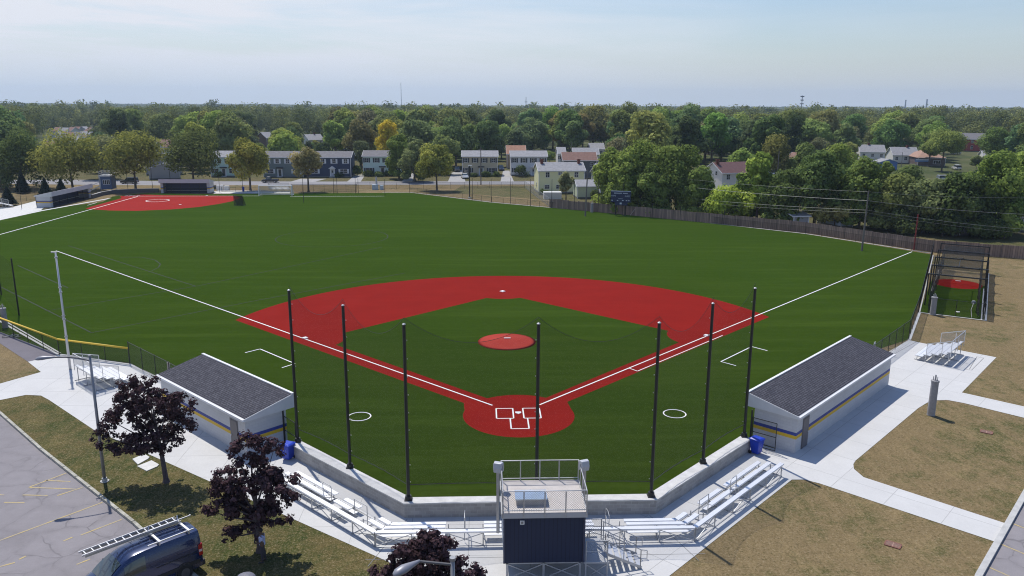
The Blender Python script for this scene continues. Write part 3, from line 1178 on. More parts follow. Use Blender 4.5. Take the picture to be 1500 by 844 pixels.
def bleacher_run(name, label, org, rz, L, segs, aisles, group, endrail=False, mitre=(0, 0)):
    """three low rows. local x along, y toward the field, origin at the rear foot. segs: spans with front rows"""
    t = thing(name, label, 'bleachers', org, rz, group)
    rows = [(1.75, .42), (1.08, .60), (.30, .80)]      # (y, z) front to rear
    foot = [(1.42, .20), (.72, .36)]
    m0, m1 = mitre
    for i, (y, z) in enumerate(rows):
        ss = segs if i < 2 else [(0, L)]
        for a, b in ss:
            aa = a + (m0 * y if a == 0 else 0)
            bb = b - (m1 * y if b == L else 0)
            mb = MB()
            mb.beam((aa, y, z), (bb, y, z), .26, .045)
            mb.beam((aa, y - .13, z - .03), (bb, y - .13, z - .03), .02, .06)
            mb.build('seat_plank', ALUP, t)
    for i, (y, z) in enumerate(foot):
        for a, b in segs:
            aa = a + (m0 * y if a == 0 else 0)
            bb = b - (m1 * y if b == L else 0)
            MB().beam((aa, y, z), (bb, y, z), .27, .035).build('foot_plank', ALUP, t)
    k = max(2, round(L / 1.9))
    for i in range(k + 1):
        fr = MB()
        x = .12 + (L - .24) * i / k
        x = min(max(x, .12 + m0 * 1.2), L - .12 - m1 * 1.2) if 0 < i < k else x
        fr.beam((x, .25, 0), (x, .25, .78), .05)
        if not (i == 0 and m0 > 0 or i == k and m1 > 0):
            fr.beam((x, .95, .0), (x, .95, .57), .045)
            fr.beam((x, .2, .03), (x, 1.95, .03), .045)
            fr.beam((x, 1.7, .0), (x, 1.7, .40), .045)
            fr.beam((x, .3, .70), (x, 1.75, .12), .035)
        fr.build('frame', GALV, t)
    for i in range(0, k, 2):
        xb = MB()
        x, x2 = .12 + (L - .24) * i / k, .12 + (L - .24) * (i + 1) / k
        xb.beam((x, .22, .06), (x2, .22, .7), .03)
        xb.beam((x, .22, .7), (x2, .22, .06), .03)
        xb.build('cross_brace', GALV, t)
    for y in (.22, 1.9):
        MB().beam((.1 + m0 * y, y, .02), (L - .1 - m1 * y, y, .02), .05, .03).build('sill', GALV, t)
    for x, w, ty in aisles:
        h = MB()
        if ty == 'arch':
            h.path([(x, 1.0, .3), (x, 1.0, 1.30), (x + .10, 1.0, 1.38), (x + w - .1, 1.0, 1.38), (x + w, 1.0, 1.30), (x + w, 1.0, .3)], .022)
            h.tube((x, 1.0, 1.0), (x + w, 1.0, 1.0), .018)
        elif ty == 'rail':
            h.path([(x, 1.15, .1), (x, 1.15, 1.25), (x + w, 1.15, 1.25), (x + w, 1.15, .1)], .022)
            h.tube((x, 1.15, .75), (x + w, 1.15, .75), .018)
        else:
            h.path([(x, .55, .1), (x, .55, 1.35), (x, 1.0, 1.40), (x, 1.65, 1.2), (x, 1.65, .1)], .022)
            h.tube((x, .55, .9), (x, 1.65, .8), .018)
        h.build('hand_rail', GALV, t)
    return t


G3 = 'three row aluminium bleachers behind the block wall'
tn = math.tan(R(22.5))
# centre: corners at (-8.05,-17.75) and (8.45,-17.75)
bleacher_run('bleachers', 'low aluminium bleachers running behind the press box, the centre run', (-8.05, -17.72, 0), 0, 16.5,
             [(0, 3.6), (5.6, 11.3), (13.0, 16.5)], [(4.6, 0, 'loop'), (12.0, 0, 'loop')], G3, mitre=(tn, tn))
# right wing: from (8.45,-17.7) to about (15.9,-10.1); x along (Q,Q); y toward field (-Q,Q)
LR = 10.35
bleacher_run('bleachers', 'low aluminium bleachers running up to the right dugout, the right wing', (8.47, -17.72, 0), R(45), LR,
             [(0, 1.7), (3.1, 5.4), (6.0, LR)], [(2.0, 1.0, 'rail'), (5.2, .7, 'arch')], G3, mitre=(tn, 0))
LL = 9.6
e0 = (-8.07 - LL * Q, -17.72 + LL * Q)
bleacher_run('bleachers', 'low aluminium bleachers running up toward the left dugout, the left wing partly behind a maple', (*e0, 0), R(-45), LL,
             [(0, 4.1), (4.9, 6.3), (8.0, LL)], [(3.9, .8, 'arch'), (6.6, 1.1, 'rail')], G3, mitre=(0, tn))


# ------------------------------------------------------------------ five row bleachers with guard rails
def stand5(name, label, org, rz, L, n, group, fence_back=True, risery=.20, dark=0):
    t = thing(name, label, 'bleachers', org, rz, group)
    for i in range(n):
        y, z = -.62 * i, .30 + risery * i
        mb = MB().beam((0, y, z + .13), (L, y, z + .13), .25, .045)
        mb.beam((0, y + .12, z + .10), (L, y + .12, z + .10), .02, .06)
        mb.build('seat_plank', ALUP, t)
        if i:
            MB().beam((0, y + .36, z - .09), (L, y + .36, z - .09), .40, .035).build('foot_plank', ALUP, t)
    kx = max(2, round(L / 1.8))
    yb, zb = -.62 * (n - 1), .30 + risery * (n - 1)
    for i in range(kx + 1):
        fr = MB()
        x = .15 + (L - .3) * i / kx
        fr.beam((x, .2, .04), (x, yb - .3, .04), .05)
        fr.beam((x, .0, .25), (x, yb, zb), .045)
        fr.beam((x, yb, 0), (x, yb, zb + .1), .05)
        fr.beam((x, yb * .55, 0), (x, yb * .55, zb * .62), .045)
        fr.beam((x, 0, .0), (x, 0, .4), .045)
        fr.beam((x, yb * .55, .1), (x, yb, zb * .9), .035)
        fr.beam((x, yb * .2, .1), (x, yb * .55, zb * .6), .035)
        fr.build('frame', GALV, t)
    rl = MB()
    pn = MB()
    # back rail
    zr = zb + 1.15
    yo = yb - .16
    rl.beam((0, yo, zr), (L, yo, zr), .05)
    rl.beam((0, yo, zb + .2), (L, yo, zb + .2), .035)
    for i in range(kx + 1):
        x = L * i / kx
        rl.beam((x, yo, zb - .25), (x, yo, zr), .045)
    pn.quad((0, yo, zb + .2), (L, yo, zb + .2), (L, yo, zr), (0, yo, zr))
    # side rails
    yf, zf = -.62 * (n - 3) if n > 3 else -.3, None
    for x in (0, L):
        zf = zr - .25 * (n - 2)
        zf = max(zf, 1.2)
        rl.beam((x, yo, zr), (x, yf + .5, zf + .15), .05)
        rl.beam((x, yf + .5, zf + .15), (x, yf + .5, .25), .045)
        rl.beam((x, (yo + yf) / 2, zb * .7), (x, (yo + yf) / 2, (zr + zf) / 2 + .05), .045)
        pn.quad((x, yo, zb + .1), (x, yf + .5, .55), (x, yf + .5, zf + .15), (x, yo, zr))
    rl.build('guard_rail', ALU, t)
    pn.build('guard_mesh', LINKG, t)
    return t


# right pad: front faces the field. planks run from near-left to far-right
a = P(1345, 525)
bq = P(1400, 504)
stand5('grandstand', 'small silver bleachers with guard rails on the concrete pad right of the right dugout', (35.8, 11.6, 0), R(46), 4.5, 5, 'small five row bleachers')
stand5('grandstand', 'small silver bleachers with guard rails on the left pavement, behind the first dark maple', (-33.4, 10.1, 0), R(-45), 4.0, 5, 'small five row bleachers')
# ------------------------------------------------------------------ press box on stilts
def siding(name, col, pitch=.2, axis='x'):
    t = NT(name)
    uv = t.n('TexCoord').outputs['UV']
    sep = t.n('SeparateXYZ', {0: uv})
    f = t.math('FRACT', t.math('MULTIPLY', sep.outputs[0 if axis == 'x' else 1], 1 / pitch))
    g = t.math('LESS_THAN', f, .10)
    c = t.mix(g, col, tuple(x * .45 for x in col))
    t.l(c, t.b.inputs['Base Color'])
    t.b.inputs['Roughness'].default_value = .6
    t.b.inputs['Specular IOR Level'].default_value = .3
    return t.M


NAVYS = siding('navy_siding', (.014, .022, .055))
px = thing('press_box', 'dark blue press box on stilts with a railed roof deck, behind home plate', 'press box', (.33, -19.1, 0))
X0, X1, Y0, Y1 = -1.86, 1.86, -1.55, 1.5
ZB, ZD = .95, 3.56
w = MB()
w.b2(X0, X1, Y0, Y1, ZB, ZD - .27)
wall_uv(w.build('wall', NAVYS, px))
# corner trims
for x in (X0, X1):
    for y in (Y0, Y1):
        MB().box((x, y, (ZB + ZD - .27) / 2), (.09, .09, ZD - .27 - ZB)).build('corner_trim', mat('dark_corner_trim', (.02, .03, .07), .5), px)
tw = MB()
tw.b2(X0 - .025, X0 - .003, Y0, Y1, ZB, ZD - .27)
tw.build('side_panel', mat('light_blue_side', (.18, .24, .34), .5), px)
dk = MB()
dk.b2(-1.99, 1.99, -1.66, 1.66, ZD - .26, ZD - .03)
dk.build('fascia', mat('grey_fascia', (.36, .37, .40), .55, var=.05), px)
dt = MB()
dt.b2(-1.96, 1.96, -1.63, 1.63, ZD - .03, ZD)
dt.build('roof_deck', mat('deck_coating', (.46, .43, .41), .85, var=.07, vscale=3, bump=.4, bscale=60), px)
# front (field) windows
for i in range(3):
    x = -1.2 + i * 1.2
    f = MB().b2(x - .5, x + .5, Y1, Y1 + .05, 1.9, 2.8).build('window', TRIMW, px)
    MB().b2(x - .44, x + .44, Y1 + .04, Y1 + .06, 1.96, 2.74).build('pane', GLASS, f)
# vent high on the rear wall
v = MB().b2(-1.13, -.93, Y0 - .04, Y0, 2.95, 3.14).build('vent', TRIMW, px)
MB().b2(-1.085, -.975, Y0 - .055, Y0 - .035, 2.99, 3.10).build('louvre', mat('grey_louvre', (.2, .2, .2), .6), v)
# under frame
uf = MB()
for x in (-1.72, 0, 1.72):
    for y in (-1.4, 1.35):
        uf.beam((x, y, 0), (x, y, ZB), .10)
for y in (-1.4, 1.35):
    uf.beam((-1.8, y, ZB - .06), (1.8, y, ZB - .06), .1, .12)
for x in (-1.72, 1.72):
    uf.beam((x, -1.45, ZB - .05), (x, 1.4, ZB - .05), .1, .1)
uf.build('leg_frame', GALV, px)
for i, (a, b) in enumerate(((-1.72, 0), (0, 1.72))):
    br = MB()
    br.beam((a, -1.46, .08), (b, -1.46, ZB - .1), .05)
    br.beam((a, -1.47, ZB - .1), (b, -1.47, .08), .05)
    br.build('cross_brace', GALV, px)
# deck railing
rg = MB()
HR = 1.08
ys, yn, xl, xr = -1.60, 1.60, -1.93, 1.93
for z in (ZD + .12, ZD + HR):
    rg.tube((xl, ys, z), (xr, ys, z), .026, n=8)
    rg.tube((xl, yn, z), (xr, yn, z), .026, n=8)
    rg.tube((xl, ys, z), (xl, yn, z), .026, n=8)
    rg.tube((xr, ys, z), (xr, yn, z), .026, n=8)
for i in range(5):
    x = xl + (xr - xl) * i / 4
    rg.tube((x, ys - .06, ZD - .2), (x, ys - .06, ZD + HR), .03, n=8)
    rg.tube((x, yn, ZD), (x, yn, ZD + HR), .03, n=8)
for i in range(1, 4):
    y = ys + (yn - ys) * i / 4
    rg.tube((xl, y, ZD), (xl, y, ZD + HR), .026, n=8)
    rg.tube((xr, y, ZD), (xr, y, ZD + HR), .026, n=8)
rg.build('roof_railing', GALV, px)
ml = MB()
ml.quad((xl, ys, ZD + .05), (xr, ys, ZD + .05), (xr, ys, ZD + HR), (xl, ys, ZD + HR))
ml2 = MB()
ml2.quad((xl, yn, ZD + .05), (xr, yn, ZD + .05), (xr, yn, ZD + HR), (xl, yn, ZD + HR))
ml2.quad((xl, ys, ZD + .05), (xl, yn, ZD + .05), (xl, yn, ZD + HR), (xl, ys, ZD + HR))
ml2.quad((xr, ys, ZD + .05), (xr, yn, ZD + .05), (xr, yn, ZD + HR), (xr, ys, ZD + HR))
ml2.build('side_mesh', fence_mat('faint_wire_mesh', (.10, .10, .10), .16), px)
o = ml.build('railing_mesh', LINKD, px)
panel_uv(o)
# hatch curb on the deck
h = MB().b2(-1.28, .12, -.95, -.15, ZD, ZD + .30).build('roof_hatch', mat('hatch_curb', (.36, .35, .35), .6, var=.05), px)
hl = MB()
hl.b2(-1.33, .17, -1.0, -.08, ZD + .30, ZD + .36)
hl.b2(-.60, -.56, -1.01, -.07, ZD + .355, ZD + .37)
hl.build('lid', mat('hatch_lid_metal', (.50, .60, .70), .22, .6, var=.08), h)
# stair and landing on the right side
st = MB()
st.b2(1.9, 3.05, -1.55, .55, ZB - .10, ZB - .03)
st.build('landing', mat('landing_plate', (.42, .43, .45), .5, .4, var=.06), px)
lf = MB()
for x in (1.98, 3.0):
    for y in (-1.5, .5):
        lf.beam((x, y, 0), (x, y, ZB - .1), .07)
        lf.tube((x, y, ZB - .1), (x, y, ZB + 1.05), .028, n=8)
for z in (ZB + .5, ZB + 1.05):
    lf.tube((1.98, -1.5, z), (3.0, -1.5, z), .024, n=8)
    lf.tube((1.98, .5, z), (3.0, .5, z), .024, n=8)
    lf.tube((3.0, -1.5, z), (3.0, -.75, z), .024, n=8)
lf.tube((3.0, -.75, ZB), (3.0, -.75, ZB + 1.05), .026, n=8)
lf.beam((1.98, -1.52, .1), (3.0, -1.52, ZB - .15), .04)
lf.beam((1.98, -1.53, ZB - .15), (3.0, -1.53, .1), .04)
lf.build('landing_frame', GALV, px)
for q in (((1.98, -1.5), (3.0, -1.5)), ((1.98, .5), (3.0, .5)), ((3.0, -1.5), (3.0, -.75))):
    (xa, ya), (xb, yb) = q
    panel_uv(MB().quad((xa, ya, ZB), (xb, yb, ZB), (xb, yb, ZB + 1.05), (xa, ya, ZB + 1.05)).build('landing_mesh', LINKD, px))
NS = 5
run = 1.75
for i in range(NS):
    x = 3.12 + run * (i + .5) / NS
    z = ZB - .03 - (ZB - .0) * (i + 1) / (NS + 1)
    MB().b2(x - .105, x + .105, -.70, .42, z - .035, z).build('stair_tread', ALU, px)
for y in (-.73, .45):
    ss = MB()
    ss.beam((3.05, y, ZB - .1), (3.05 + run, y, .08), .045, .13)
    for k in range(3):
        x = 3.1 + (run - .1) * k / 2
        zz = ZB - (ZB - .05) * (x - 3.05) / run
        ss.tube((x, y, zz - .05), (x, y, zz + .95), .024, n=8)
    for dz in (.5, .95):
        ss.tube((3.05, y, ZB + dz), (3.0 + run, y, .05 + dz + .03), .022, n=8)
    ss.tube((3.0 + run, y, .08), (3.0 + run, y, 1.03), .024, n=8)
    ss.path([(3.0 + run, y, .55), (3.0 + run + .3, y, .52), (3.0 + run + .3, y, .98), (3.0 + run, y, 1.03)], .02, 8)
    ss.build('stair_rail', GALV, px)
# two speakers on posts strapped to the rails
for x, y, lb in ((-2.1, .75, 'grey loudspeaker on its post at the left side of the press box deck'), (2.13, .85, 'grey loudspeaker on its post at the right side of the press box deck')):
    t = thing('loudspeaker', lb, 'loudspeaker', (.33 + x, -19.1 + y, 1.2), R(-20 if x < 0 else 20), 'loudspeakers of the press box')
    MB().beam((0, 0, 0), (0, 0, 3.25), .13, .13).build('post', GALV, t)
    b = MB()
    b.rings([[(-.19, -.13, 3.25), (.19, -.13, 3.25), (.23, .2, 3.25), (-.23, .2, 3.25)],
             [(-.2, -.16, 3.5), (.2, -.16, 3.5), (.24, .2, 3.5), (-.24, .2, 3.5)],
             [(-.19, -.10, 3.75), (.19, -.10, 3.75), (.23, .16, 3.75), (-.23, .16, 3.75)]])
    b.build('cabinet', mat('speaker_grey', (.42, .44, .47), .4, var=.1, vscale=6), t, bevel=.03)
    MB().b2(-.19, .19, .19, .225, 3.29, 3.70).build('grille', mat('speaker_grille', (.18, .19, .2), .6), t)
    MB().beam((-.25, 0, 3.5), (.25, 0, 3.5), .04, .3).build('bracket', GALV, t)

# ------------------------------------------------------------------ fences round the near field
def pxy(*a):
    return [XY(u, v) for u, v in a]


fence('field_fence', 'low black chain link fence with yellow capping along the left of the field', pxy((-60, 463), (0, 485), (87, 519), (190, 533)), 1.36, 3.0, LINKB, cap=.085, steel=BLACKM)
fence('field_fence', 'taller black chain link fence from the yellow capped fence to the left dugout', pxy((190.5, 533), (250, 565)) + [(-24.6, 3.9)], 1.95, 2.5, LINKB)
fence('field_fence', 'black chain link fence curving from the right dugout to the batting cage', [(29.5, 8.3)] + pxy((1331, 497), (1345, 458)), 1.95, 2.1, LINKB)
fence('field_fence', 'black chain link fence along the batting cage up to the wooden fence', pxy((1345.5, 457.5), (1366, 373)), 1.95, 2.4, LINKB)
# concrete curb strip under the right fence
cu = MB()
cu.strip(pxy((1332, 498), (1347, 458)), .28, .03)
cu.strip(pxy((1347, 458), (1367, 374)), .12, .03)
struct('fence_kerb', cu, PALEC)
s_ = MB().box((0, 0, 0), (.5, .03, .6)).build('fence_sign', mat('pale_sign', (.55, .48, .47), .6))
s_.location = P(247, 537, 1.3)
s_.rotation_euler = (0, 0, R(-45))
tag(s_, 'small pale sign on the black fence by the corner of the left dugout', 'sign')
s_ = MB().box((0, 0, 0), (.35, .03, .5)).build('fence_sign', WHITEM)
s_.location = P(1281, 505, 1.5)
s_.rotation_euler = (0, 0, R(45))
tag(s_, 'small white sign on the black fence behind the far end of the right dugout', 'sign')
# black net pole and panel at the left edge
t = thing('side_netting', 'tall black post with dark netting at the left edge of the field', 'net', (*XY(28, 462), 0))
MB().tube((0, 0, 0), (0, 0, 6.1), .08, .07, 10).build('post', BLACKM, t)
q = P(2, 432) - P(28, 462)
MB().tube((q.x, q.y, 0), (q.x, q.y, 6.0), .08, .07, 10).build('post', BLACKM, t)
MB().quad((0, 0, .1), (q.x, q.y, .1), (q.x, q.y, 5.2), (0, 0, 5.6)).build('net_panel', NETM, t)

# white banded pole (left) and the red foul pole (right)
t = thing('tall_pole', 'tall thin pale pole standing behind the left bleachers at the yellow capped fence', 'pole', (*XY(103, 541), 0))
MB().tube((0, 0, 0), (0, 0, 10.0), .11, .065, 12).build('shaft', mat('pale_pole_paint', (.55, .56, .58), .4, .3), t, smooth=True)
for z in (2.8, 4.3, 4.6, 6.6, 7.0, 9.5):
    MB().tube((0, 0, z), (0, 0, z + .1), .13, n=12).build('coupling', GALV, t)
MB().tube((-.35, 0, 9.98), (.12, 0, 9.98), .05).build('top_bracket', GALV, t)
t = thing('foul_pole', 'red foul pole at the far end of the right foul line', 'foul pole', (*XY(1338.5, 367), 0))
MB().tube((0, 0, 0), (0, 0, 5.6), .10, .09, 10).build('shaft', mat('red_pole_paint', (.22, .02, .02), .5), t)
MB().tube((0, 0, 2.2), (0, 0, 2.35), .16, n=10).build('collar', mat('dark_red', (.12, .015, .02), .5), t)


# ------------------------------------------------------------------ concrete light-pole stubs
def stub(label, u, v, h, r=.27):
    t = thing('concrete_column', label, 'concrete column', (*XY(u, v), 0), 0, 'concrete light pole stubs')
    MB().lathe([(r * 1.06, 0), (r, .1), (r * .93, h - .12), (r * 1.06, h - .1), (r * 1.06, h), (r * .5, h + .01)], 20).build('shaft', mat('cast_concrete', (.30, .295, .30), .9, var=.12, vscale=5), t, smooth=False)
    b = MB()
    for k in range(4):
        a = R(45 + 90 * k)
        b.tube((math.cos(a) * r * .5, math.sin(a) * r * .5, h), (math.cos(a) * r * .5, math.sin(a) * r * .5, h + .28), .028, n=6)
    b.tube((0, 0, h), (0, 0, h + .42), .05, n=8)
    b.build('anchor_bolt', GALV, t)


stub('tall round concrete stub with bolts on top in the grass beside the right pavement', 1363.5, 608, 2.65)
stub('round concrete stub with bolts on top at the near corner of the batting cage', 1366, 461, 1.95, .30)
stub('round concrete stub with bolts on top on the asphalt path at the left edge', 8, 480, 2.0)
t = thing('concrete_column', 'small round concrete stub at the outfield fence left of the scoreboard', 'concrete column', (*XY(867, 311), 0), 0, 'concrete light pole stubs')
MB().lathe([(.3, 0), (.28, 1.7), (.31, 1.75), (.31, 1.9)], 16).build('shaft', MATS['cast_concrete'], t)
MB().tube((0, 0, 1.9), (0, 0, 2.3), .06, n=6).build('anchor_bolt', GALV, t)

# ------------------------------------------------------------------ batting cage
cd = Vector((.545, .839, 0)).normalized()
cr = Vector((cd.y, -cd.x, 0))
A0 = Vector((*XY(1346.5, 458), 0))
CWID = 5.95
t = thing('batting_cage', 'black framed batting cage with hanging nets in the right corner of the grounds', 'batting cage', A0, math.atan2(-cd.x, cd.y) + 0)
# local: y along cd, x along cr
for i in range(5):
    y = 4.1 + 5.85 * i
    f = MB()
    f.beam((.25, y, 0), (.25, y, 3.6), .13)
    f.beam((CWID, y, 0), (CWID, y, 3.6), .13)
    f.beam((.2, y, 3.6), (CWID + .05, y, 3.6), .13)
    f.build('hoop', BLACKM, t)
for x, side in ((.75, 1), (CWID - .55, -1)):
    mb = MB()
    pts0, pts1 = [], []
    for i in range(29):
        y = .6 + i * 1.0
        sg = abs(math.sin((y - 4.1) / 5.85 * math.pi))
        pts0.append((x + .18 * math.sin(i * 1.7), y, .05))
        pts1.append((x, y, 3.5 - .35 * sg))
    for i in range(28):
        mb.quad(pts0[i], pts0[i + 1], pts1[i + 1], pts1[i])
    mb.build('side_net', MATS.get('dense_cage_net') or fence_mat('dense_cage_net', (.01, .012, .01), .66), t)
rn = MB()
for k in range(4):
    for i in range(5):
        y0 = 4.1 + 5.85 * k + 1.17 * i
        z0 = 3.5 - .35 * math.sin(i / 5 * math.pi)
        z1 = 3.5 - .35 * math.sin((i + 1) / 5 * math.pi)
        rn.quad((.75, y0, z0), (CWID - .55, y0, z0), (CWID - .55, y0 + 1.17, z1), (.75, y0 + 1.17, z1))
rn.build('roof_net', fence_mat('thin_cage_net', (.02, .022, .02), .24), t)
cb = MB()
for k in range(2):
    pts = [(.75 + (CWID - 1.3) * i / 16, 12.5 + k * 5.8, 3.35 - .22 * abs(math.sin(i / 16 * 2 * math.pi))) for i in range(17)]
    cb.path(pts, .03, 5)
cb.beam((CWID / 2, 10, 3.55), (CWID / 2, 15.8, 3.55), .05)
cb.build('net_cable', BLACKM, t)
bn = MB().quad((.75, 27.6, .1), (CWID - .5, 27.6, .1), (CWID - .5, 27.6, 3.4), (.75, 27.6, 3.4))
bn.build('end_net', MATS['dense_cage_net'], t)
# protective screen lying against the right net
ps = MB()
ps.path([(CWID - 1.0, .4, .05), (CWID - 1.15, 1.2, .7), (CWID - 1.0, 2.2, 1.25), (CWID - 1.15, 3.6, .9), (CWID - .9, 5.2, .6)], .03, 6)
ps.build('net_hem', mat('pale_rope', (.35, .36, .35), .8), t)
bk = MB().lathe([(.0, 0), (.16, 0), (.2, .1), (.2, .3), (.14, .36), (0, .36)], 12, (CWID - 1.0, 3.6, .85))
bk.build('net_weight', mat('pale_bag', (.42, .43, .42), .8, var=.3, vscale=9), t)
lp = Matrix.Translation(A0) @ Matrix.Rotation(math.atan2(-cd.x, cd.y), 4, 'Z')


def cg(x, y):
    v = lp @ Vector((x, y, 0))
    return (v.x, v.y)


struct('bullpen_turf', MB().sheet([cg(.0, .1), cg(CWID + .1, .1), cg(CWID + .1, 19), cg(0, 19)], .004), TURF)
mm = MB()
ring0, ring1 = [], []
for i in range(24):
    a = 2 * math.pi * i / 24
    ring0.append((*cg(CWID / 2 + 2.75 * math.cos(a), 18.4 + 2.9 * math.sin(a)), .010))
    ring1.append((*cg(CWID / 2 + 1.4 * math.cos(a), 18.8 + 1.3 * math.sin(a)), .22))
mm.rings([ring0, ring1])
struct('bullpen_mound', mm, RED)
o = MB().box((0, 0, .03), (.62, .16, .06)).build('pitching_rubber', WHITEM)
o.location = (*cg(CWID / 2, 19.2), .22)
o.rotation_euler = (0, 0, t.rotation_euler.z)
tag(o, 'white pitching rubber on the red mound inside the batting cage', 'pitching rubber')
o = MB().prism([(0, 0), (.216, .216), (.216, .432), (-.216, .432), (-.216, .216)], 0, .04).build('home_plate', WHITEM)
o.location = (*cg(CWID / 2 + .6, 2.2), .01)
o.rotation_euler = (0, 0, t.rotation_euler.z)
tag(o, 'white home plate on the turf inside the batting cage', 'home plate')
e_ = MB()
e_.strip([cg(CWID + .25, 0), cg(CWID + .25, 28)], .28, .03)
e_.strip([cg(CWID - .1, 0), cg(CWID - .1, 17)], .13, .03)
e_.strip([cg(0, 0), cg(CWID + .35, 0)], .2, .034)
e_.strip([cg(.45, 12), cg(.45, 27)], .24, .03)
struct('cage_edging', e_, PALEC)
fence('field_fence', 'low black mesh fence and gate closing the near end of the batting cage', [cg(.9, .15), cg(CWID, .15)], 1.75, 2.3, LINKT)
fence('field_fence', 'black chain link fence along the outer side of the batting cage', [cg(CWID + .15, .15), cg(CWID + .15, 28)], 1.7, 3., LINKT)

# ------------------------------------------------------------------ street lamps of the car park
LAMPG = mat('lamp_grey', (.26, .27, .29), .5, .4, var=.08, vscale=3)


def lamp(label, x, y, h, ang, arm, head=1.0, pole=LAMPG, yaw=0., flat=False):
    t = thing('street_lamp', label, 'street lamp', (x, y, 0), R(ang), 'car park lamps')
    MB().tube((0, 0, 0), (0, 0, h), .10, .07, 12).build('pole', pole, t, smooth=True)
    MB().lathe([(.26, 0), (.25, .04), (.16, .05), (.15, .22)], 14).build('base', CONC_PLAIN, t)
    MB().tube((0, 0, h - .02), (0, 0, h + .08), .1, n=12).build('cap', LAMPG, t)
    pts = [(0, 0, h - .28), (arm * .35, 0, h - .05), (arm * .7, 0, h + .06), (arm, 0, h + .1)]
    if flat:
        pts = [(0, 0, h - .18), (arm, 0, h - .02)]
    a = MB()
    a.path(pts, .045, 8)
    a.build('arm', mat('dark_lamp_arm', (.10, .10, .11), .6), t)
    hd = MB()
    rr = []
    L = 1.05 * head
    for f, w, zt_, zb in ((0, .045, .05, -.04), (.12, .07, .07, -.05), (.38, .13, .12, -.05), (.62, .19, .16, -.07), (.85, .17, .13, -.07), (.97, .09, .06, -.05), (1.0, .03, .01, -.03)):
        x0 = arm + L * f
        n = 12
        rr.append([(x0, w * math.cos(2 * math.pi * k / n), (h + .1 - .03 * f) + (zt_ if math.sin(2 * math.pi * k / n) > 0 else -zb) * math.sin(2 * math.pi * k / n)) for k in range(n)])
    hd.rings(rr)
    if yaw:
        Tm = Matrix.Translation((arm, 0, -.1)) @ Matrix.Rotation(R(yaw), 4, 'Z') @ Matrix.Translation((-arm, 0, 0))
        hd.v = [tuple(Tm @ Vector(v)) for v in hd.v]
    hd.build('lamp_head', mat('lamp_head_grey', (.22, .225, .26), .45, .2, var=.06), t, smooth=True)
    return t


lamp('grey street lamp with a long arm standing in the grass before the first dark maple', *XY(153.5, 705), 7.75, 198 - 3, 1.75, .95)
q = P(663, 822, 7.6)
lamp('grey street lamp rising over the third dark maple at the bottom edge of the photo', q.x, q.y, 7.65, 182, 1.05, 1.0, yaw=42, flat=True)
q = P(359, 838, 7.2)
# only its cap shows
t = thing('street_lamp', 'round grey lamp cap at the bottom edge, below the person under the maple', 'street lamp', (q.x, q.y, 0))
MB().tube((0, 0, 0), (0, 0, 6.95), .09, .07, 10).build('pole', LAMPG, t, smooth=True)
MB().lathe([(.10, 6.86), (.26, 6.90), (.33, 6.96), (.27, 7.04), (.16, 7.09), (.03, 7.11)], 18).build('lamp_head', mat('lamp_cap_grey', (.13, .13, .16), .6, var=.3, vscale=12), t, smooth=True)

# ------------------------------------------------------------------ bicycle lying on the asphalt path
q = P(17, 494.5)
t = thing('bicycle', 'dark bicycle lying on the asphalt path at the left edge', 'bicycle', (q.x, q.y, .05), R(-8))
RUB = mat('black_rubber', (.015, .015, .016), .8)
FRM = mat('dull_silver_frame', (.30, .32, .34), .5, .5)
for i, x in enumerate((-.55, .55)):
    rg = [(x + .33 * math.cos(2 * math.pi * k / 20), .33 * math.sin(2 * math.pi * k / 20), .04) for k in range(21)]
    w_ = MB().path(rg, .022, 6).build('wheel', RUB, t)
    sp = MB()
    for k in range(8):
        a = math.pi * k / 8
        sp.beam((x - .32 * math.cos(a), -.32 * math.sin(a), .04), (x + .32 * math.cos(a), .32 * math.sin(a), .04), .006)
    sp.build('spoke', GALV, w_)
f = MB()
f.path([(-.55, 0, .08), (-.1, -.02, .1), (.4, .42, .1), (-.2, .45, .1), (-.55, 0, .08)], .022, 6)
f.path([(-.1, -.02, .1), (-.22, .55, .1)], .02, 6)
f.path([(.4, .5, .1), (.55, 0, .08)], .02, 6)
f.build('frame', FRM, t)
MB().box((-.25, .6, .12), (.26, .12, .08)).build('saddle', RUB, t)
MB().path([(.36, .55, .35), (.38, .56, .12), (.42, .6, -.02)], .016, 6).path([(.36, .55, .35), (.5, .6, .42)], .016, 6).build('handlebar', BLACKM, t)
# ------------------------------------------------------------------ blue van with a ladder on its roof
_sh = P(276, 768.5, 2.17) - P(276, 768.5, 1.8)
vp = (-18.53 + _sh.x, -19.84 + _sh.y)
VS = (1.07, 1.03, 1.2)
VA = math.atan2(-.695, -.719)
van = thing('van', 'dark blue panel van carrying a roof rack and ladder, backed up to the kerb', 'van', (*vp, -.008), VA)
van.scale = VS
VPAINT = mat('dark_blue_car_paint', (.008, .020, .075), .22, .2, coat=1., spec=.6, var=.04)
VL = 2.3


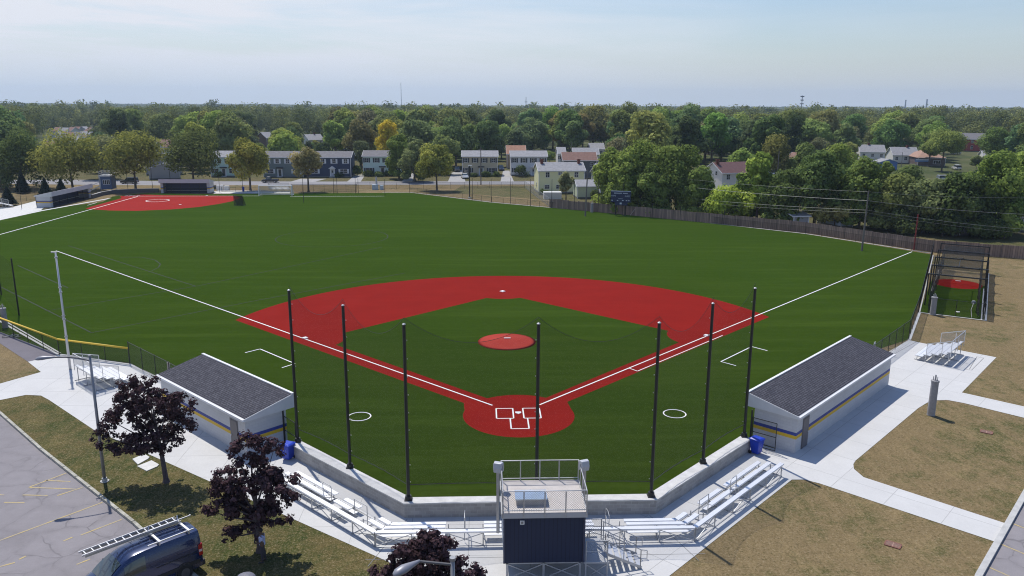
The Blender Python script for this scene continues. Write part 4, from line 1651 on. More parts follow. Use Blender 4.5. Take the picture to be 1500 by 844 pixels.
def vsec(x):
    """half section of the body at x (front +): list (halfwidth, z) from sill to roof centre"""
    # roof height
    if x < .35:
        zr = 1.80 - .03 * ((x + .9) / 1.4) ** 2
    elif x < 1.72:
        f = (x - .35) / 1.37
        zr = 1.775 - .69 * f ** 1.75
    else:
        f = (x - 1.72) / .6
        zr = 1.085 - .09 * f - .26 * f ** 4
    rear = 1 - .05 * max(0, (-1.9 - x) / .4) ** 2
    front = 1 - .16 * max(0, (x - 1.4) / .92) ** 2
    w = .91 * rear * front
    belt = min(1.02, zr - .12)
    tt = max(0, zr - belt)
    wt_ = w - .24 * tt / .78 - .02
    zsill = .30
    pts = [(w * .96, zsill), (w, .46), (w * 1.0, .75), (w * .985, belt)]
    for f in (.3, .6, .85):
        pts.append((w * .985 + (wt_ - w * .985) * f ** 1.35, belt + (tt - .05) * f))
    pts += [(wt_ * .93, zr - .035), (wt_ * .78, zr - .012), (wt_ * .4, zr), (0, zr + .004)]
    return pts


def vring(x):
    h = vsec(x)
    return [(x, w, z) for w, z in h] + [(x, -w, z) for w, z in h[-2::-1]]


xs = [-2.36, -2.33, -2.24, -2.1, -1.8, -1.4, -.9, -.4, 0, .35, .6, .85, 1.1, 1.35, 1.55, 1.72, 1.85, 2.0, 2.12, 2.22, 2.28, 2.30]
rr = []
for x in xs:
    r = vring(max(-2.3, min(x, 2.3)))
    k = 1.
    if x < -2.3:
        k = .985 if x > -2.34 else .93
    if x > 2.2:
        k = 1 - (x - 2.2) ** 2 * 8
    rr.append([(x, y * k, .30 + (z - .30) * (k * .5 + .5)) for _, y, z in r])
vb = MB()
vb.rings(rr, closed=True)
body = vb.build('body', VPAINT, van, smooth=True)
es = body.modifiers.new('es', 'EDGE_SPLIT')
es.split_angle = R(38)


def vpatch(name, x0, x1, lo, hi, mm, side=1, n=8, off=.012, slope=0.):
    """a panel lying on the body between section points lo..hi (index fractions)"""
    mb = MB()
    vs = []
    kk = 5
    for i in range(n + 1):
        x = x0 + (x1 - x0) * i / n
        h = vsec(x)
        for j in range(kk + 1):
            g = lo + (hi - lo) * j / kk
            a = int(g)
            fr_ = g - a
            b = min(a + 1, len(h) - 1)
            w = h[a][0] * (1 - fr_) + h[b][0] * fr_
            z = h[a][1] * (1 - fr_) + h[b][1] * fr_
            vs.append((x + slope * (z - 1.0), side * (w + off), z + (off if g > 7 else 0)))
    fs = [(i * (kk + 1) + j, (i + 1) * (kk + 1) + j, (i + 1) * (kk + 1) + j + 1, i * (kk + 1) + j + 1) for i in range(n) for j in range(kk)]
    mb.add(vs, fs)
    return mb.build(name, mm, van, smooth=True)


CARGLASS = mat('car_glass', (.03, .045, .05), .08, 0, spec=.9, coat=.5)
TRIMB = mat('black_plastic_trim', (.02, .02, .022), .6)
for s in (1, -1):
    vpatch('side_window', .12, .98, 3.25, 5.8, CARGLASS, s, slope=-.1)
    vpatch('side_panel_groove', -2.0, -.05, 3.25, 5.4, mat('dark_blue_pressed_panel', (.008, .020, .075), .25, .2, coat=1.), s, off=.006)
    vpatch('side_moulding', -2.2, 1.9, 1.2, 1.75, TRIMB, s, off=.015)
    vpatch('slide_rail', -2.1, -.3, 2.9, 3.02, TRIMB, s, off=.014)
# windscreen follows the sloping nose
wsn = MB()
vs = []
for i in range(9):
    x = .98 + (1.72 - .98) * i / 8
    h = vsec(x)
    zr, wt_ = h[-1][1], h[7][0]
    for j in range(9):
        f = -1 + 2 * j / 8
        vs.append((x + .02, f * wt_ * .95, zr + .020 - .03 * f * f))
wsn.add(vs, [(i * 9 + j, (i + 1) * 9 + j, (i + 1) * 9 + j + 1, i * 9 + j + 1) for i in range(8) for j in range(8)])
wsn.build('windscreen', CARGLASS, van, smooth=True)
for s in (1, -1):
    for x in (-1.48, 1.50):
        wm = MB().tube((x, s * .78, .34), (x, s * .93, .34), .34, n=22).build('wheel', MATS['black_rubber'], van)
        MB().lathe([(.0, .03), (.06, .03), (.09, .0), (.17, .0), (.19, .03), (.20, .03)], 18).build('rim', mat('dull_wheel_rim', (.10, .10, .11), .5, .5), wm)
        rim = wm.children[0]
        rim.location = (x, s * .935, .34)
        rim.rotation_euler = (R(-90 * s), 0, 0)
        ar = MB()
        for k in range(12):
            a0, a1 = math.pi * k / 12, math.pi * (k + 1) / 12
            ar.beam((x + .40 * math.cos(a0), s * .905, .34 + .40 * math.sin(a0)), (x + .40 * math.cos(a1), s * .905, .34 + .40 * math.sin(a1)), .05, .05)
        ar.build('wheel_arch', TRIMB, van)
    MB().box((-2.315, s * .80, 1.02), (.09, .12, .50)).box((-2.25, s * .868, 1.02), (.16, .03, .48)).build('tail_light', mat('red_lamp_lens', (.35, .01, .01), .2, coat=.6), van, bevel=.01)
    MB().box((-2.325, s * .80, 1.0), (.09, .10, .10)).box((-2.25, s * .872, 1.0), (.14, .03, .10)).build('reverse_light', mat('clear_lens', (.6, .45, .42), .2), van)
    mi = MB().box((1.12, s * 1.06, 1.13), (.12, .24, .2)).beam((1.15, s * .9, 1.05), (1.13, s * 1.0, 1.08), .06).build('wing_mirror', TRIMB, van, bevel=.03)
    MB().box((2.16, s * .66, .86), (.24, .26, .16)).build('headlight', mat('headlight_lens', (.5, .52, .55), .1, .3), van, bevel=.03)
MB().box((-2.37, 0, .42), (.14, 1.72, .24)).build('rear_bumper', TRIMB, van, bevel=.03)
MB().box((2.30, 0, .42), (.16, 1.55, .28)).build('front_bumper', TRIMB, van, bevel=.04)
MB().beam((1.2, .3, 1.5), (.95, .3, 1.95), .01).build('antenna', TRIMB, van)
MB().box((-2.372, 0, .78), (.03, .5, .13)).build('number_plate', WHITEM, van)
for x in (-1.9, -.62):
    b = MB()
    b.beam((x, -.68, 1.92), (x, .72, 1.92), .10, .05)
    for s in (-1, 1):
        b.beam((x, s * .64, 1.76), (x, s * .64, 1.92), .06)
    b.beam((x, -.62, 1.92), (x - .05, -.62, 2.12), .04)
    b.beam((x, -.42, 1.92), (x - .05, -.60, 2.08), .03)
    b.build('rack_bar', ALU, van)
b = MB()
b.beam((-2.15, .60, 1.885), (-.15, .60, 1.885), .045)
b.beam((-2.5, -.62, 1.91), (-.6, -.62, 1.91), .04)
b.box((-2.52, -.62, 1.91), (.06, .07, .07))
b.build('rack_rail', ALU, van)
for y in (-.38, -.12, .14, .40):
    MB().beam((-2.0, y, 1.792), (-.2, y, 1.80), .05, .02).build('roof_rib', VPAINT, van)
# the ladder lies on the rack: a thing of its own. far side of van from camera
ld = thing('ladder', 'long aluminium extension ladder lying on the roof rack of the blue van', 'ladder', (*vp, 1.99 * 1.2), VA)
ld.scale = (1.07, 1.03, 1.05)
WOODL = mat('ladder_edge', (.44, .42, .36), .5, .4, var=.08)
for k, (z, dx) in enumerate(((0.0, 0.), (.085, .12))):
    for y in (-.62, -.22):
        MB().beam((-1.95 + dx, y, z), (2.05 + dx, y, z), .035, .078).build('ladder_rail', WOODL if k == 0 else ALU, ld)
for i in range(13):
    MB().beam((-1.72 + i * .31, -.62, .085), (-1.72 + i * .31, -.22, .085), .036).build('rung', ALU, ld)

# ------------------------------------------------------------------ the person under the second maple
def skin_mesh(name, pts, edges, rad, mm, parent, sub=2, root=0):
    me = bpy.data.meshes.new(name)
    me.from_pydata(pts, edges, [])
    me.materials.append(mm)
    o = bpy.data.objects.new(name, me)
    COL.objects.link(o)
    o.parent = parent
    sk_ = o.modifiers.new('skin', 'SKIN')
    sk_.use_smooth_shade = True
    dat = me.skin_vertices[0].data if me.skin_vertices else None
    if dat is None:
        bpy.context.view_layer.update()
        dat = me.skin_vertices[0].data
    for i, r in enumerate(rad):
        dat[i].radius = r if isinstance(r, tuple) else (r, r)
        dat[i].use_root = (i == root)
    sb = o.modifiers.new('sub', 'SUBSURF')
    sb.levels = sub
    sb.render_levels = sub
    return o


# local frame: faces +x; x forward, y left
pe = thing('person', 'person in pale blue t-shirt and dark trousers standing at a maple trunk, arms bent forward', 'person', (*XY(386, 822.5), 0), R(190))
SKIN = mat('dark_brown_skin', (.10, .055, .035), .6)
pts = [(0, 0, .95), (0, 0, 1.12), (0, 0, 1.32), (.01, 0, 1.44), (.01, 0, 1.52), (.03, 0, 1.60), (.03, 0, 1.70)]
rad = [(.15, .11), (.15, .11), (.17, .11), (.12, .09), .055, .085, .075]
edges = [(i, i + 1) for i in range(6)]


def chain(start, ps, rs):
    prev = start
    for p_, r_ in zip(ps, rs):
        pts.append(p_)
        rad.append(r_)
        edges.append((prev, len(pts) - 1))
        prev = len(pts) - 1
    return prev


for s in (1, -1):
    chain(0, [(0, s * .10, .88), (.03 * s, s * .11, .50), (-.02 + .06 * s, s * .11, .09), (.10 + .06 * s, s * .12, .04)], [(.09, .09), .062, .042, .035])
    hnd = chain(3, [(0, s * .19, 1.41), (-.02, s * .24, 1.14), (.22, s * .16, 1.08), (.28, s * .12, 1.09)], [.06, .045, .032, .03])
    for k in range(4):
        yy = s * (.16 - .025 * k)
        chain(hnd, [(.31, yy, 1.10 - .004 * k), (.345, yy * .9, 1.10), (.36, yy * .8, 1.075)], [.010, .009, .008])
    chain(hnd, [(.30, s * .085, 1.115), (.325, s * .065, 1.125)], [.011, .009])
skin_mesh('body', pts, edges, rad, SKIN, pe)
# face details
fc = MB()
for s in (1, -1):
    fc.lathe([(.0, -.012), (.012, 0), (0, .012)], 8, (.112, s * .03, 1.655))
fc.build('eye', mat('eye_dark', (.02, .015, .012), .3), pe)
MB().lathe([(.0, -.02), (.016, -.012), (.008, .02)], 8, (.125, 0, 1.63)).build('nose', SKIN, pe, smooth=True)
MB().box((.112, 0, 1.59), (.01, .045, .01)).build('mouth', mat('lips', (.12, .04, .035), .5), pe)
hr = MB()
hr.lathe([(.0, .125), (.05, .115), (.085, .08), (.098, .03), (.092, -.02), (.05, -.03)], 14, (.02, 0, 1.675))
hr.build('hair', mat('black_hair', (.012, .010, .010), .8), pe, smooth=True)
pts = [(0, 0, .92), (0, 0, 1.08), (0, 0, 1.30), (.005, 0, 1.425), (.01, 0, 1.47)]
rad = [(.175, .135), (.165, .13), (.185, .13), (.13, .10), (.065, .065)]
edges = [(0, 1), (1, 2), (2, 3), (3, 4)]
for s in (1, -1):
    chain(3, [(0, s * .19, 1.40), (-.015, s * .235, 1.22)], [.08, .072])
skin_mesh('t_shirt', pts, edges, rad, mat('pale_blue_cotton', (.42, .46, .66), .9), pe, root=1)
pts = [(0, 0, .99), (0, 0, .93)]
rad = [(.16, .125), (.165, .13)]
edges = [(0, 1)]
for s in (1, -1):
    chain(1, [(0, s * .10, .82), (.03 * s, s * .11, .50), (-.02 + .06 * s, s * .11, .10)], [.10, .078, .062])
skin_mesh('trousers', pts, edges, rad, mat('dark_grey_trousers', (.05, .045, .055), .9), pe)
for s in (1, -1):
    MB().rings([[(-.08 + .06 * s, s * .12 - .045, .0), (.18 + .06 * s, s * .12 - .05, .0), (.18 + .06 * s, s * .12 + .05, 0), (-.08 + .06 * s, s * .12 + .045, 0)],
                [(-.08 + .06 * s, s * .12 - .045, .09), (.14 + .06 * s, s * .12 - .04, .06), (.14 + .06 * s, s * .12 + .04, .06), (-.08 + .06 * s, s * .12 + .045, .09)]]).build('shoe', mat('dark_shoe', (.03, .03, .03), .7), pe, bevel=.015)
ph = MB().box((.345, 0, 1.12), (.05, .15, .09)).build('controller', mat('dark_gadget', (.03, .03, .035), .5), None, bevel=.01)
ph.location = pe.location
ph.rotation_euler = pe.rotation_euler
tag(ph, 'small dark hand held device in the hands of the person under the maple', 'handheld device')
# ------------------------------------------------------------------ houses
def hsid(name, col):
    """horizontal lap siding"""
    if name in MATS:
        return MATS[name]
    t = NT(name)
    if min(col) > .24:
        col = tuple(min(.78, x * 1.25) for x in col)
    z = t.n('SeparateXYZ', {0: t.n('TexCoord').outputs['Object']}).outputs[2]
    f = t.math('FRACT', t.math('MULTIPLY', z, 1 / .22))
    c = t.mix(t.math('LESS_THAN', f, .16), col, tuple(x * .72 for x in col))
    n = t.noise(t.n('TexCoord').outputs['Object'], .8, 4, .6)
    c = t.mix(t.rng(n, .35, .7, 0, .2), c, tuple(x * .8 for x in col))
    t.l(c, t.b.inputs['Base Color'])
    t.b.inputs['Roughness'].default_value = .7
    return t.M


def roofm(name, col):
    return mat(name, col, .9, var=.16, vscale=1.6, bump=.5, bscale=9)


RGREY = roofm('grey_roof_shingle', (.15, .145, .155))
RLIGHT = roofm('light_grey_roof_shingle', (.26, .26, .275))
RMAR = roofm('maroon_roof_shingle', (.115, .055, .055))
RBRN = roofm('reddish_brown_roof_shingle', (.19, .105, .085))
RTAN = roofm('orange_brown_roof_shingle', (.32, .17, .11))
SHUTD = mat('dark_shutter', (.03, .032, .04), .6)
BRICKC = mat('red_brick_chimney', (.16, .055, .04), .9, var=.2, vscale=5)


def house(label, cpos, rz, w, d, eh, rh, wallm, roof, wins=(), door=None, side=(), chim=(), shut=None, name='house', group=None, hood=None, cat='house', hip=False, over=.3, rear=()):
    t = thing(name, label, cat, (cpos[0], cpos[1], 0), rz, group)
    b = MB()
    x, y = w / 2, d / 2
    if hip:
        b.b2(-x, x, -y, y, 0, eh)
    else:
        b.add([(-x, -y, 0), (x, -y, 0), (x, y, 0), (-x, y, 0), (-x, -y, eh), (x, -y, eh), (x, y, eh), (-x, y, eh), (-x, 0, rh - .05), (x, 0, rh - .05)],
              [(3, 2, 1, 0), (0, 1, 5, 4), (2, 3, 7, 6), (1, 2, 6, 9, 5), (3, 0, 4, 8, 7), (4, 5, 9, 8), (6, 7, 8, 9)])
    b.build('wall', wallm, t)
    f = MB()
    f.b2(-x - .04, x + .04, -y - .04, y + .04, 0, .35)
    f.build('foundation', mat('foundation_grey', (.16, .16, .155), .9), t)
    r = MB()
    th = .14
    o = over
    sl = (rh - eh) / y
    if hip:
        xi = max(.2, x - y * .95)
        r.add([(-x - o, -y - o, eh), (x + o, -y - o, eh), (x + o, y + o, eh), (-x - o, y + o, eh), (-xi, 0, rh), (xi, 0, rh), (-x - o, -y - o, eh - th), (x + o, -y - o, eh - th), (x + o, y + o, eh - th), (-x - o, y + o, eh - th)],
              [(0, 1, 5, 4), (1, 2, 5), (2, 3, 4, 5), (3, 0, 4), (6, 9, 8, 7), (0, 6, 7, 1), (1, 7, 8, 2), (2, 8, 9, 3), (3, 9, 6, 0)])
    else:
        for s in (-1, 1):
            r.add([(-x - o, s * (y + o), eh - sl * o), (x + o, s * (y + o), eh - sl * o), (x + o, 0, rh), (-x - o, 0, rh), (-x - o, s * (y + o), eh - sl * o + th), (x + o, s * (y + o), eh - sl * o + th), (x + o, 0, rh + th), (-x - o, 0, rh + th)],
                  [(3, 2, 1, 0), (4, 5, 6, 7), (0, 1, 5, 4), (1, 2, 6, 5), (2, 3, 7, 6), (3, 0, 4, 7)] if s < 0 else [(0, 1, 2, 3), (7, 6, 5, 4), (4, 5, 1, 0), (5, 6, 2, 1), (6, 7, 3, 2), (7, 4, 0, 3)])
    ro_ = r.build('roof', roof, t)
    for cx, cy in chim:
        zc = rh + .9
        c = MB().b2(cx - .35, cx + .35, cy - .35, cy + .35, rh - 1.2, zc).b2(cx - .42, cx + .42, cy - .42, cy + .42, zc - .15, zc).build('chimney', BRICKC, ro_)
    fa = MB()
    if not hip:
        for s in (-1, 1):
            fa.beam((s * (x + o + .01), -y - o, eh - sl * o + .04), (s * (x + o + .01), 0, rh + .04), .05, .2)
            fa.beam((s * (x + o + .01), y + o, eh - sl * o + .04), (s * (x + o + .01), 0, rh + .04), .05, .2)
        fa.beam((-x - o, -y - o - .03, eh - sl * o + .05), (x + o, -y - o - .03, eh - sl * o + .05), .06, .2)
    else:
        fa.b2(-x - o, x + o, -y - o - .05, -y - o, eh - th - .05, eh + .02)
    for s in (-1, 1):
        fa.box((s * (x - .02), -y - .02, eh / 2), (.16, .06, eh))
    fa.build('trim', TRIMW, t)

    def window(px_, pz, ww, wh, sh, face='f'):
        m1, m2, m3 = MB(), MB(), MB()
        if face in 'fb':
            s = -1 if face == 'f' else 1
            m1.b2(px_ - ww / 2 - .08, px_ + ww / 2 + .08, s * y - .05, s * y + .05, pz - wh / 2 - .1, pz + wh / 2 + .08)
            m2.b2(px_ - ww / 2, px_ + ww / 2, s * y - .07, s * y + .07, pz - wh / 2, pz + wh / 2)
            m3.b2(px_ - .03 if ww > .5 else px_, px_ + .03, s * y - .085, s * y + .085, pz - wh / 2, pz + wh / 2)
            m3.b2(px_ - ww / 2, px_ + ww / 2, s * y - .085, s * y + .085, pz - .03, pz + .03)
        else:
            s = -1 if face == 'l' else 1
            m1.b2(s * x - .05, s * x + .05, px_ - ww / 2 - .08, px_ + ww / 2 + .08, pz - wh / 2 - .1, pz + wh / 2 + .08)
            m2.b2(s * x - .07, s * x + .07, px_ - ww / 2, px_ + ww / 2, pz - wh / 2, pz + wh / 2)
            m3.b2(s * x - .085, s * x + .085, px_ - ww / 2, px_ + ww / 2, pz - .03, pz + .03)
        wf = m1.build('window', TRIMW, t)
        m2.build('pane', GLASS, wf)
        m3.build('mullion', TRIMW, wf)
        if sh and face == 'f':
            for s in (-1, 1):
                cx = px_ + s * (ww / 2 + .33)
                MB().b2(cx - .22, cx + .22, -y - .06, -y, pz - wh / 2 - .08, pz + wh / 2 + .05).build('shutter', sh, wf)
    for q in wins:
        window(*q[:4], q[4] if len(q) > 4 else shut)
    for q in side:
        window(q[1], q[2], q[3], q[4], None, q[0])
    if door is not None:
        m1 = MB().b2(door - .75, door + .75, -y - .07, -y, 0, 2.5).build('door', TRIMW, t)
        MB().b2(door - .42, door + .42, -y - .09, -y, .3, 2.3).build('leaf', mat('pale_door', (.45, .47, .52), .5) if hood != 'dark' else mat('dark_door', (.05, .06, .06), .5), m1)
        MB().b2(door - .2, door + .2, -y - .10, -y, 1.3, 2.0).build('pane', GLASS, m1)
        if hood == 'gable':
            g = MB()
            g.add([(door - 1.1, -y - .8, 2.55), (door + 1.1, -y - .8, 2.55), (door, -y - .8, 3.35), (door - 1.1, -y, 2.55), (door + 1.1, -y, 2.55), (door, -y, 3.35)], [(0, 1, 2), (5, 4, 3), (0, 2, 5, 3), (2, 1, 4, 5), (1, 0, 3, 4)])
            g.build('porch_roof', TRIMW, t)
        else:
            MB().prism([(door - 1.0, -y - .7), (door + 1.0, -y - .7), (door + 1.0, -y), (door - 1.0, -y)], 2.62, 2.95).build('porch_roof', roof if hood is None else SHUTD, t)
        MB().b2(door - .8, door + .8, -y - 1.0, -y - .1, 0, .25).build('step', CONC_PLAIN, t)
    return t


def pxhouse(u0, u1, vroof, rhh, base=None, d=8.0):
    """centre and width of a gabled house from its ridge line ends"""
    a, b = P(u0, vroof, rhh), P(u1, vroof, rhh)
    return ((a.x + b.x) / 2, (a.y + b.y) / 2), (b - a).length


ROWG = 'two storey houses along the street'
w4 = [(x, 5.2, .95, 1.25) for x in (-4.1, -1.45, 1.2, 3.9)]


def rowhouse(label, u0, u1, vb, wallm, roof, shut, side=(), chim=(), hood=None, door=0., winm=None, low=True, rh=7.4, eh=5.9):
    a, b = P(u0, vb), P(u1, vb)
    w = b.x - a.x
    d = 8.0
    k = w / 10.3
    wins = [(x * k, 4.75, .95, 1.25) for x in (-3.9, -1.35, 1.2, 3.8)]
    if low:
        wins += [(-3.3 * k, 1.75, 2.0, 1.2), (3.3 * k, 1.75, 2.0, 1.2)]
    return house(label, ((a.x + b.x) / 2, a.y + d / 2), 0, w - .6, d, eh, rh, wallm, roof, wins, door, side, chim, shut, group=ROWG, hood=hood)


SH_W = mat('white_shutter', (.62, .64, .68), .6)
rowhouse('mint green house half hidden behind street trees, beside the facing softball dugout', 308, 349, 259, hsid('mint_siding', (.42, .56, .50)), RLIGHT, None, hood='dark')
rowhouse('grey green half of the joined pair of houses behind the soccer goal', 385, 446, 259.5, hsid('grey_green_siding', (.16, .20, .20)), RGREY, SH_W, hood='dark', door=-1.0)
rowhouse('navy blue half of the joined pair of houses, with white shutters and gabled porch', 449, 516, 259.5, hsid('navy_house_siding', (.035, .05, .10)), RGREY, SH_W, hood='gable', door=1.0)
rowhouse('pale mint two storey house with dark shutters standing alone in the middle of the street', 531, 587.5, 257.5, hsid('pale_mint_siding', (.50, .62, .60)), RGREY, SHUTD, hood='dark', door=.3)
rowhouse('beige two storey house with dark shutters and a white car in its drive', 676, 730, 257.5, hsid('beige_siding', (.40, .35, .25)), RLIGHT, SHUTD, hood='dark', door=.4)
rowhouse('white grey two storey house with dark shutters and gabled porch right of the beige house', 747, 802, 257.5, hsid('white_grey_siding', (.52, .52, .53)), RLIGHT, SHUTD, hood='gable', door=1.4, side=[('l', 0, 5.2, .7, .9)])

# yellow house at the corner of the outfield with garage
a, b = P(786, 283), P(852, 283)
YS = hsid('pale_yellow_siding', (.62, .60, .36))
house('pale yellow two storey house with grey roof and two chimneys nearest the outfield fence', ((a.x + b.x) / 2 + .3, a.y + 4.2), R(4), b.x - a.x + .2, 8.4, 5.6, 7.3, YS, RLIGHT,
      [(-3.6, 4.6, .9, 1.2), (-.4, 4.9, .9, .55), (1.2, 4.9, .9, .55), (3.7, 4.6, .9, 1.2), (-3.7, 1.6, 1.1, .9), (-.9, 1.6, .9, .9)], None, [('l', 0, 1.8, .6, 1.)], [(-4.6, -.6), (4.9, -.6)])
a = P(857, 291)
house('pale green garage with a grey roof beside the yellow house', (a.x + .5, a.y + 3), R(3), 5.0, 6, 2.9, 4.1, hsid('pale_green_siding', (.44, .48, .34)), RLIGHT, (), name='garage', cat='garage')
g_ = MB().b2(-.0, 4.2, -1.2, 1.2, 0, 1.6).build('play_shed', mat('pale_shed_roof', (.62, .62, .60), .7))
g_.location = P(796, 291)
tag(g_, 'low pale flat topped shed in the yard of the yellow house', 'shed')

# houses whose foot is hidden: placed by the ridge line at its real height
def ridge(label, u0, u1, v, rh, eh, d, wallm, roof, rz=None, shut=None, wins=None, side=(), chim=(), door=None, hip=False, group=None, name='house', cat='house', tilt=0, hood=None):
    (cx, cy), w = pxhouse(u0, u1, v, rh)
    a, b = P(u0, v, rh), P(u1, v, rh)
    if wins is None:
        n = max(2, int(w / 3))
        wins = [(-w / 2 + w * (i + .5) / n, eh - 1.3, .9, 1.1) for i in range(n)]
    return house(label, (cx, cy), R(tilt), w - .6, d, eh, rh, wallm, roof, wins, door, side, chim, shut, group=group, hip=hip, name=name, cat=cat, hood=hood)


WS = hsid('white_siding_house', (.58, .58, .57))
GS = hsid('dark_grey_siding', (.10, .11, .125))
MG = hsid('mid_grey_siding', (.27, .27, .28))
BG = 'houses among the trees beyond the street'
ridge('dark grey house with reddish brown roof behind the yellow house', 822, 873, 223.5, 7.4, 5.3, 8, GS, RBRN, side=[('l', 0, 5, .8, .9)], shut=None)
ridge('grey roofed house just behind the dark grey house with the brown roof', 838, 876, 217, 7.2, 5.2, 8, MG, RLIGHT, group=None)
ridge('pale grey roof of a small house above the yellow house, far behind it', 815, 828, 216, 6.6, 4.6, 9, WS, RLIGHT)
ridge('far house with a pale roof right above the scoreboard trees', 862, 884, 210, 7.0, 5, 9, WS, RLIGHT)
ridge('orange roofed house peeping over the white grey house', 741, 770, 213.5, 7.6, 5.0, 9, hsid('tan_siding', (.40, .30, .2)), RTAN)
ridge('white house with steep gable right beside the big bushy trees behind the scoreboard', 871, 905, 240, 7.2, 5.0, 7, WS, RLIGHT, chim=[(.5, -.5)], side=[('l', 0, 4.8, .7, .9), ('l', 1, 1.8, .7, .9)], tilt=12)
ridge('white house with maroon roof and one chimney in the trees right of the scoreboard', 1040, 1096, 238, 7.4, 5.1, 8.5, hsid('warm_white_siding', (.60, .57, .54)), RMAR, chim=[(-4.0, -.7)], side=[('l', -1.6, 4.9, .7, .9), ('l', 1.8, 4.6, .7, .9)], wins=[(-3, 4.1, .9, 1.2), (1.2, 4.5, .9, .9)], tilt=18)
ridge('small grey gabled house in the trees right of the maroon roofed house', 1157, 1178, 224, 6.2, 3.6, 9, MG, RBRN, tilt=-76, side=[('l', -1, 1.7, .8, 1.1), ('l', 1, 1.7, .8, 1.1), ('l', 0, 4, .6, .8)])
ridge('white gabled house behind the small grey gabled house', 1156, 1172, 209, 8.2, 5.2, 9, WS, RBRN, tilt=-70)
ridge('white house with pale roof and brick chimney, directly behind the bright blue cabin', 1259, 1293, 212.5, 6.0, 3.4, 9, WS, RLIGHT, chim=[(-1.0, 0)], tilt=-14, side=[('r', 0, 4, .7, .9)])
ridge('white house with pale roof and brick chimney, directly behind the orange brown roofed shop', 1305, 1340, 216, 6.0, 3.3, 9, WS, RLIGHT, chim=[(1.5, 0)], tilt=-10)
ridge('bright blue wooden cabin with a low gable among the trees', 1288, 1306, 233, 3.8, 2.9, 7, hsid('bright_blue_siding', (.12, .22, .52)), RLIGHT, tilt=-80, wins=[], side=[('l', 0, 1.6, 1.0, 1.6)], name='cabin', cat='cabin')
sp = ridge('brown shop building with orange brown hipped roof and a blue and white sign', 1337, 1374, 218.5, 5.8, 3.1, 17, hsid('shop_brown_siding', (.13, .10, .10)), roofm('shop_roof_shingle', (.31, .19, .14)), hip=True, name='shop', cat='shop', wins=[], tilt=-12)
bpy.data.objects.remove
# shop sign and window built on its front wall
sw = [c for c in sp.children if c.name.startswith('wall')][0]
dims = sw.dimensions
yy = min(v.co.y for v in sw.data.vertices)
xx = max(v.co.x for v in sw.data.vertices)
sg = MB().b2(xx - 10.5, xx - 5.3, yy - .12, yy, 1.55, 2.6).build('sign_board', mat('blue_sign', (.12, .25, .55), .5), sp)
m_ = MB()
m_.b2(xx - 10.3, xx - 5.5, yy - .14, yy, 2.18, 2.45)
m_.b2(xx - 10.3, xx - 5.5, yy - .14, yy, 1.85, 1.93)
m_.build('sign_band', WHITEM, sg)
wf = MB().b2(xx - 4.2, xx - 1.6, yy - .06, yy, .8, 2.1).build('window', TRIMW, sp)
for k in range(3):
    MB().b2(xx - 4.05 + k * .83, xx - 3.35 + k * .83, yy - .09, yy, .92, 1.98).build('pane', GLASS, wf)
ridge('red brick house with a dark roof and white framed windows at the upper right', 1410, 1440, 195.5, 8.6, 5.9, 10, mat('red_brick', (.30, .055, .045), .9, var=.15, vscale=2), RGREY, tilt=-28, wins=[(0, 4.9, .9, 1.6), (0, 2.0, .9, 1.6), (4, 2, .9, 1.6)], side=[('l', -2, 4.9, .8, 1.5), ('l', 2, 4.9, .8, 1.5), ('l', -2, 2, .8, 1.5), ('l', 2, 2., .8, 1.5)])
ridge('grey roofed low house below and right of the red brick house', 1440, 1476, 221, 4.6, 2.8, 9, WS, RLIGHT, tilt=-20)
ridge('low house with maroon roof at the right edge behind the wooden fence', 1476, 1530, 295, 5.0, 2.8, 8, MG, RMAR, tilt=-15, wins=[(-2, 1.6, 1, 1)])
ridge('pale blue garage hidden in the trees behind the wooden fence', 1212, 1238, 302, 3.6, 2.5, 6, hsid('pale_blue_siding', (.42, .50, .62)), RLIGHT, tilt=20, wins=[], name='garage', cat='garage')
ridge('pale shed among the bushes behind the wooden fence, under the bright tall tree', 1150, 1178, 311, 2.6, 2.2, 5, MG, RLIGHT, tilt=8, wins=[], name='shed', cat='shed')
ridge('white shed behind the trees right of the red foul pole', 1345, 1372, 311, 3.0, 2.4, 5, hsid('mint_siding', (.42, .56, .50)), RLIGHT, tilt=8, wins=[], name='shed', cat='shed')
ridge('grey shed with an open door in the shade near the right edge', 1398, 1436, 317, 3.0, 2.4, 5, MG, RGREY, tilt=-8, wins=[(3, 1, .9, 1.6)], name='shed', cat='shed')
# left background
ridge('white gabled house with brown roof behind the leftmost row of street trees', 222, 250, 205, 7.2, 4.6, 11, WS, RBRN, tilt=60)
ridge('grey gabled house right of the second big street tree', 230, 247, 224, 6.6, 4.4, 10, MG, RLIGHT, tilt=-78, side=[('l', 0, 4.2, .9, 1.1)])
ridge('grey gabled garage in front of the grey gabled house', 232, 248, 239, 4.6, 3.2, 8, MG, RLIGHT, tilt=-80, side=[('l', 0, 1.7, .9, 1.1)], name='garage', cat='garage')
ridge('reddish roof peeping between the first two street trees', 66, 84, 208, 6.6, 4.4, 10, WS, RBRN)
ridge('white gabled house among the trees above the navy house', 445, 470, 197, 7.0, 4.6, 9, WS, RLIGHT, tilt=35, chim=[(1, 0)])
ridge('brown gabled house with white trim among trees above the mint green house', 380, 396, 194, 7.2, 4.6, 9, hsid('brown_siding', (.2, .13, .1)), RLIGHT, tilt=50)
ridge('pale ochre house glimpsed in the trees above the navy house', 477, 482, 198, 7, 4.5, 6, hsid('tan_siding', (.40, .30, .2)), RTAN)
rg_ = random.Random(3)
